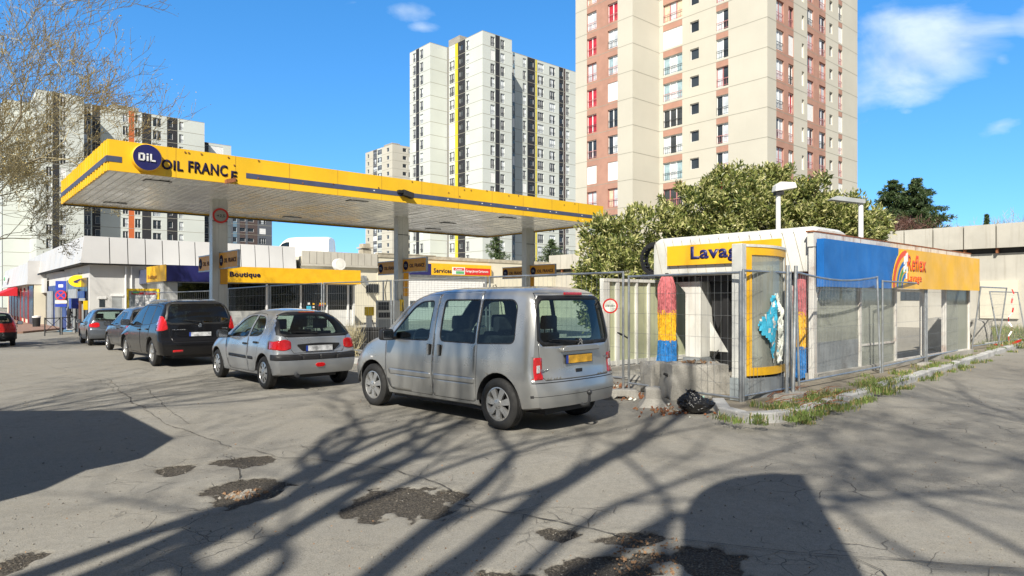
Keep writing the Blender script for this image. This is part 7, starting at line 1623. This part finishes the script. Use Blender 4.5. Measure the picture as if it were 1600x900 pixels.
# ================================================================== TREES
mat('bark_plane', (.20, .175, .125), .95, var=.3, scale=3, dirt=.4, dirtcol=(.07, .06, .04), bump=.5); mat('twig_brown', (.37, .325, .20), .95, var=.25, scale=3); mat('bud_yellow', (.33, .26, .10), .9, var=.3, scale=4)
mat('bark_dark', (.05, .04, .03), .95, var=.3, scale=4)
def branch(b, p, d, L, r, lev, rg, maxlev, tips, spread=.55, up_=.12, nb=3, mlev=2, minr=.004, wob=.16, shrink=.72):
    n = max(2, int(3+2*(lev < 2))); pts = [p.copy()]; rr = [r]; q = p.copy(); dd = d.copy(); r1 = r*.62
    for i in range(n):
        dd = (dd+Vector((rg.gauss(0, wob), rg.gauss(0, wob), rg.gauss(0, wob)+up_*.5))).normalized(); q = q+dd*(L/n); pts.append(q.copy()); rr.append(r+(r1-r)*(i+1)/n)
    b.tube(pts, rr, 7 if lev < 2 else (5 if lev < 3 else 3), 0 if lev < mlev else 1, cap=False)
    if lev >= maxlev: tips.append((q, dd)); return
    for k in range(nb):
        t = 1.0 if k < 2 else rg.uniform(.35, .9); i = min(n, max(1, int(round(t*n)))); s = pts[i]
        ax = dd.orthogonal().normalized(); ax.rotate(Matrix.Rotation(rg.uniform(0, 6.283), 3, dd)) ; nd = (dd+ax*rg.uniform(spread*.6, spread*1.5)+V(0, 0, up_)).normalized()
        branch(b, s, nd, L*shrink*rg.uniform(.75, 1.2), max(minr, rr[i]*(.72 if k == 0 else .58)), lev+1, rg, maxlev, tips, spread, up_, nb, mlev, minr, wob, shrink)
def bare_tree(base, h, r, seed, label, limbs=None, maxlev=6, nb=3, trunk_h=None, lean=(0, 0), buds=0, name='bare_tree', L0=None, spread=.55, minr=.004):
    rg = random.Random(seed); t = empty(name, base, 0, label, 'tree', None); th = trunk_h or h*.3; tb = MB(); top = V(lean[0], lean[1], th)
    tb.tube([(0, 0, -.2), (0, 0, .3), top*.5+V(.05, 0, 0), top], [r*1.5, r*1.1, r, r*.85], 14, 0); tb.build('trunk', M('bark_plane'), t, smooth=60)
    cb_ = MB(); tips = []
    for (dx, dy, dz, L, rr_) in (limbs or [(math.cos(a), math.sin(a), 1.3, h*.26, r*.6) for a in (0, 1.4, 2.7, 3.9, 5.2)]):
        branch(cb_, top, Vector((dx, dy, dz)).normalized(), L, rr_, 0, rg, maxlev, tips, nb=nb, spread=spread, minr=minr)
    cb_.build('crown', [M('bark_plane'), M('twig_brown')], t, recalc=False)
    if buds:
        bb_ = MB()
        for (q, d) in tips:
            for k in range(buds): s = rg.uniform(.012, .03); p = q+Vector((rg.gauss(0, .12), rg.gauss(0, .12), rg.gauss(0, .12))); a = Vector((rg.gauss(0, 1), rg.gauss(0, 1), rg.gauss(0, 1))).normalized(); c_ = a.orthogonal().normalized(); bb_.quad(p-a*s, p-c_*s, p+a*s, p+c_*s)
        bb_.build('buds', M('bud_yellow'), t, recalc=False)
    return t
bt1 = PX(-165, HY, 23); bt1.z = terrain(bt1.x, bt1.y)
bare_tree(bt1, 13, .30, 21, 'bare budding plane tree reaching in from the left edge', trunk_h=2.6, limbs=[(.75, 0, 1.2, 3.4, .15), (.25, .3, 1.6, 3.8, .16), (1.0, -.15, .75, 2.5, .13), (-.5, .5, 1.2, 3.2, .14), (.35, -.6, 1.2, 3.2, .13), (1.0, .5, .42, 2.3, .11), (.7, .1, 1.7, 3.7, .14), (.9, -.4, .3, 2.3, .10), (.45, -.2, 1.9, 4.2, .13)], maxlev=7, nb=3, buds=1, minr=.009)
# trees behind the viewer, only their shadows reach the picture
def back_tree(gx_, gy_, hh, seed, label, limbs, r=.3, th=5.0, **k):
    base = V(gx_, gy_, 0)-SH*hh; bare_tree(V(base.x, base.y, 0), 15, r, seed, label, trunk_h=th, limbs=limbs, **k)
back_tree(-.75, 3.4, 7.2, 31, 'tall bare plane tree behind the viewer', [(.15, .35, 1.5, 4.2, .15), (-.5, .1, 1.3, 4.0, .13), (.75, .0, 1.2, 4.0, .13), (.1, -.3, 1.6, 4.0, .12), (-.2, .7, .9, 3.6, .11)], r=.24, th=6.0, maxlev=5, nb=3, spread=.5, minr=.008)
back_tree(-2.6, 3.6, 7.0, 37, 'second bare plane tree behind the viewer', [(.5, .4, 1.3, 4.2, .14), (-.4, .4, 1.3, 4.0, .13), (.9, -.1, 1.0, 4.0, .12), (.0, .6, 1.0, 4.0, .12)], r=.25, th=5.4, maxlev=5, nb=3, spread=.5, minr=.008)
back_tree(4.6, 2.0, 9.5, 43, 'third bare plane tree behind the viewer', [(.4, .4, 1.4, 4.4, .12), (-.5, .3, 1.2, 4.2, .12), (.7, .2, .9, 4.2, .11), (.0, .6, 1.2, 4.4, .11)], r=.2, th=6.5, maxlev=5, nb=3, spread=.5, minr=.008)
back_tree(-8.5, 7.0, 9, 47, 'fourth bare plane tree far behind the viewer', [(.4, .4, 1.4, 4.4, .13), (-.5, .3, 1.2, 4.2, .12), (.7, .2, .9, 4.2, .12), (.0, .6, 1.2, 4.4, .12)], r=.22, th=5, maxlev=5, nb=3, spread=.5, minr=.008)
back_tree(10.5, 4.0, 10, 53, 'fifth bare plane tree behind the viewer, to the right', [(.4, .4, 1.4, 4.4, .12), (-.5, .3, 1.2, 4.2, .12), (.7, .2, .9, 4.2, .11), (-.7, .6, .8, 4.4, .12)], r=.2, th=6.5, maxlev=5, nb=3, spread=.5, minr=.008)
# evergreen
def leafmat(name, c1, c2, c3):
    m, n, l, b = nmat(name); a = n.new('ShaderNodeAttribute'); a.attribute_name = 'rnd'; cr_ = n.new('ShaderNodeValToRGB'); e = cr_.color_ramp.elements; e[0].color = (*c1, 1); e[0].position = .1; e[1].color = (*c3, 1); e[1].position = .95; k = e.new(.55); k.color = (*c2, 1); l.new(a.outputs['Fac'], cr_.inputs[0]); l.new(cr_.outputs[0], b.inputs['Base Color']); b.inputs['Roughness'].default_value = .42; b.inputs['Specular IOR Level'].default_value = .5
    b.inputs['Subsurface Weight'].default_value = 0
    o = n['Material Output']; t = n.new('ShaderNodeBsdfTranslucent'); l.new(cr_.outputs[0], t.inputs[0]); x = n.new('ShaderNodeMixShader'); x.inputs[0].default_value = .25; l.new(b.outputs[0], x.inputs[1]); l.new(t.outputs[0], x.inputs[2]); l.new(x.outputs[0], o.inputs[0]); return m
leafmat('evergreen_leaf', (.07, .10, .025), (.29, .32, .085), (.60, .57, .27)); leafmat('conifer_leaf', (.03, .06, .025), (.08, .13, .05), (.16, .21, .08)); leafmat('russet_twig', (.10, .05, .04), (.16, .08, .06), (.22, .12, .09))
def leaves(name, pts, parent, m, seed, size, aspect=.42):
    """pts: (centre, outward, count, radius)"""
    rg = random.Random(seed); v = []; f = []; rn = []
    for (c_, o_, cnt, rad) in pts:
        cb2 = rg.uniform(-.16, .16)
        for i in range(cnt):
            d = Vector((rg.gauss(0, 1), rg.gauss(0, 1), rg.gauss(0, 1))).normalized(); p = c_+d*rad*rg.random()**.5; a = (d*.8+o_*.7+Vector((rg.gauss(0, .6), rg.gauss(0, .6), rg.gauss(0, .6)))).normalized(); s = a.cross(Vector((rg.gauss(0, 1), rg.gauss(0, 1), rg.gauss(0, 1)))).normalized()
            L = size*rg.uniform(.6, 1.3); w = L*aspect; k = len(v); nrm_ = a.cross(s)*L*.12
            v += [p-a*L*.5, p+s*w*.5+nrm_, p+a*L*.5, p-s*w*.5+nrm_]; f.append((k, k+1, k+2, k+3)); rn.append(min(1, max(0, rg.random()**1.2+cb2)))
    me = bpy.data.meshes.new(name); me.from_pydata([tuple(x) for x in v], [], f); me.materials.append(m); at = me.attributes.new('rnd', 'FLOAT', 'FACE'); at.data.foreach_set('value', rn); me.update(); o = bpy.data.objects.new(name, me); link(o, parent); return o
ET = PX(1150, HY, 25.5); ET.z = 0
et = empty('evergreen_tree', ET, 0, 'broad glossy evergreen tree rising behind the car wash', 'tree')
def pe(px, py, Y): return PX(px, py, Y)-ET
rg = random.Random(5); lobes = [(965, 430, 22.5, 62, 1), (955, 385, 24, 48, 1), (1010, 390, 24.5, 70, 1), (1090, 380, 25, 80, 1), (1095, 345, 25.5, 66, 1), (1150, 320, 26, 58, 1), (1215, 318, 26, 58, 1), (1260, 335, 26, 60, 1), (1310, 350, 26.5, 48, 1), (1180, 375, 25, 85, 1), (1280, 385, 25.5, 75, 1), (1338, 372, 27, 36, 1), (930, 440, 22.8, 34, 1), (960, 490, 23, 50, 1), (1020, 450, 24, 70, 1), (1100, 460, 25.5, 80, 1), (1230, 440, 26, 80, 1), (975, 540, 23, 40, 1), (1352, 352, 27.5, 34, 1), (1130, 300, 26, 36, 1), (1200, 292, 26.5, 34, 1)]
pts = []
for (px, py, Y, rp_, k) in lobes:
    c_ = pe(px, py, Y); Rr = rp_/F*Y; n = int(34*(Rr**2))+14
    for i in range(n):
        d = Vector((rg.gauss(0, 1), rg.gauss(0, 1), rg.gauss(0, 1))).normalized(); rr = Rr*(rg.uniform(.80, 1.05) if i % 4 else rg.uniform(.4, .8)); q = c_+d*rr
        if q.z < .3: continue
        pts.append((q, (d+V(0, 0, .35)).normalized(), rg.randint(44, 74), rg.uniform(.20, .40)))
leaves('crown', pts, et, M('evergreen_leaf'), 8, .19, .38)
b = MB()
for (px, py, Y, rp_, k) in lobes: c_ = pe(px, py, Y); b.tube([V(0, 0, 0), V(c_.x*.3, c_.y*.3, 1.5), c_*.8, c_], [.16, .12, .06, .03], 7)
b.tube([(0, 0, -.2), (0, 0, 1.6)], [.28, .2], 12); b.build('trunk', M('bark_dark'), et, smooth=60)
def conifer(px, Y, ybase, ytop, wpx, label, seed, dens_=1, name='conifer_tree', m='conifer_leaf', z0=None, size=.22, ragged=.3):
    B = PX(px, HY, Y); B.z = CAMH-(ybase-HY)/F*Y if z0 is None else z0; t = empty(name, B, 0, label, 'tree'); zt = CAMH-(ytop-HY)/F*Y-B.z; Rb = wpx/F*Y/2; rg = random.Random(seed); pts = []; b = MB(); b.tube([(0, 0, 0), (0, 0, zt*.95)], [.05*Rb+.05, .02], 8); L = int(14+zt*1.6)
    for i in range(L):
        z = zt*(.06+.92*i/L); rr = Rb*(1-(i/L))**.72
        for k in range(int(5+4*dens_)):
            a = rg.uniform(0, 6.283); l_ = rr*rg.uniform(1-ragged*1.3, 1.08); d = V(math.cos(a), math.sin(a), .0); e = d*l_+V(0, 0, z-.10*l_+rg.uniform(-.1, .15)*l_); b.tube([V(0, 0, z), e], [.02, .008], 4, cap=False); ns_ = max(2, int(l_/.28))
            for s in range(ns_): q = V(0, 0, z).lerp(e, (s+1)/ns_); pts.append((q, (d+V(0, 0, .25)).normalized(), int(15*dens_)+3, .10+.09*l_))
    b.build('trunk', M('bark_dark'), t, recalc=False); leaves('crown', pts, t, M(m), seed, size, .22); return t
conifer(1396, 62, 470, 275, 170, 'left dark conifer of the pair beyond the concrete wall', 3, 2.0, size=.36, ragged=.65); conifer(1432, 60, 470, 272, 185, 'right dark conifer of the pair beyond the concrete wall', 4, 2.0, size=.36, ragged=.65)
conifer(1542, 75, 470, 330, 24, 'small lone conifer top showing above the concrete wall', 6, 1, size=.4)
conifer(775, 66, 420, 364, 60, 'ragged small conifer on the parking deck left of the third canopy column', 7, .5, z0=4.2, size=.3, ragged=.8); conifer(862, 66, 420, 372, 70, 'low ragged conifer on the parking deck right of the third canopy column', 8, .5, z0=4.2, size=.3, ragged=.8)
# russet bush and far bare trees behind the right wall
rb_ = PX(1425, HY, 52); rb_.z = 0; ru = empty('russet_bush', rb_, 0, 'russet brown leafless bush in front of the pair of conifers', 'bush'); rg = random.Random(9); pts = []
for i in range(90): q = PX(rg.gauss(1425, 26), 350+rg.random()*60-8*abs(rg.gauss(0, 1)), 52+rg.uniform(-2, 2))-rb_; pts.append((q, V(0, 0, 1), 40, .7))
leaves('crown', pts, ru, M('russet_twig'), 3, .5, .06); b = MB(); b.tube([(0, 0, 0), (0, 0, 6)], [.15, .05], 6); b.build('trunk', M('bark_dark'), ru)
for i, (px, top, lab) in enumerate(((1478, 335, 'far bare treetop just right of the conifers, above the concrete wall'), (1575, 322, 'far bare treetop right of the small lone conifer'), (1505, 338, 'far bare treetop left of the small lone conifer'), (1600, 326, 'far bare treetop at the right edge above the wall'))):
    B = PX(px, HY, 95); B.z = 0; h = CAMH+(HY-top)/F*95; bare_tree(B, h, .22, 60+i, lab, trunk_h=h*.4, limbs=[(math.cos(a)*.5, math.sin(a)*.5, 1.4, h*.2, .09) for a in (0, 1.5, 3.1, 4.6)], maxlev=4, nb=3, minr=.02)
# bare shrub between the hatchback and the van
for i, (px, py, hh) in enumerate(((552, 556, 1.0), (545, 546, .8))):
    sb = GP(px, py); s = empty('bare_shrub', sb, 0, ['bare twiggy shrub between the silver hatchback and the van', 'smaller bare shrub just behind the silver hatchback'][i], 'shrub', 'bare shrubs at the forecourt edge'); b = MB(); rg = random.Random(80+i)
    for k in range(70): a = rg.uniform(0, 6.28); e = V(math.cos(a)*rg.uniform(.05, .42), math.sin(a)*rg.uniform(.05, .42), hh*rg.uniform(.6, 1.05)); m_ = e*.5+V(rg.gauss(0, .05), rg.gauss(0, .05), 0); b.tube([V(rg.gauss(0, .06), rg.gauss(0, .06), 0), m_, e], [.012, .008, .003], 4, cap=False); b.tube([m_, m_+V(rg.gauss(0, .12), rg.gauss(0, .12), .22)], [.006, .003], 3, cap=False)
    b.build('stems', M('twig_brown'), s, recalc=False)
b = MB(); a, c_ = GP(548, 566), GP(640, 520); crv = [GP(520, 566), GP(600, 568), GP(640, 560)]
b.box((-4.6, 16.6, 0), (-1.0, 16.8, .14)); tag(b.build('kerb', M('kerb_stone'), bevel=.01), kind='structure')
# deck van
dp = PX(497, HY, 54); make_car(DV, 'white panel van parked up on the parking deck', 'van', (dp.x, dp.y, 0), math.atan2(.05, -1))[0].location.z = 4.3
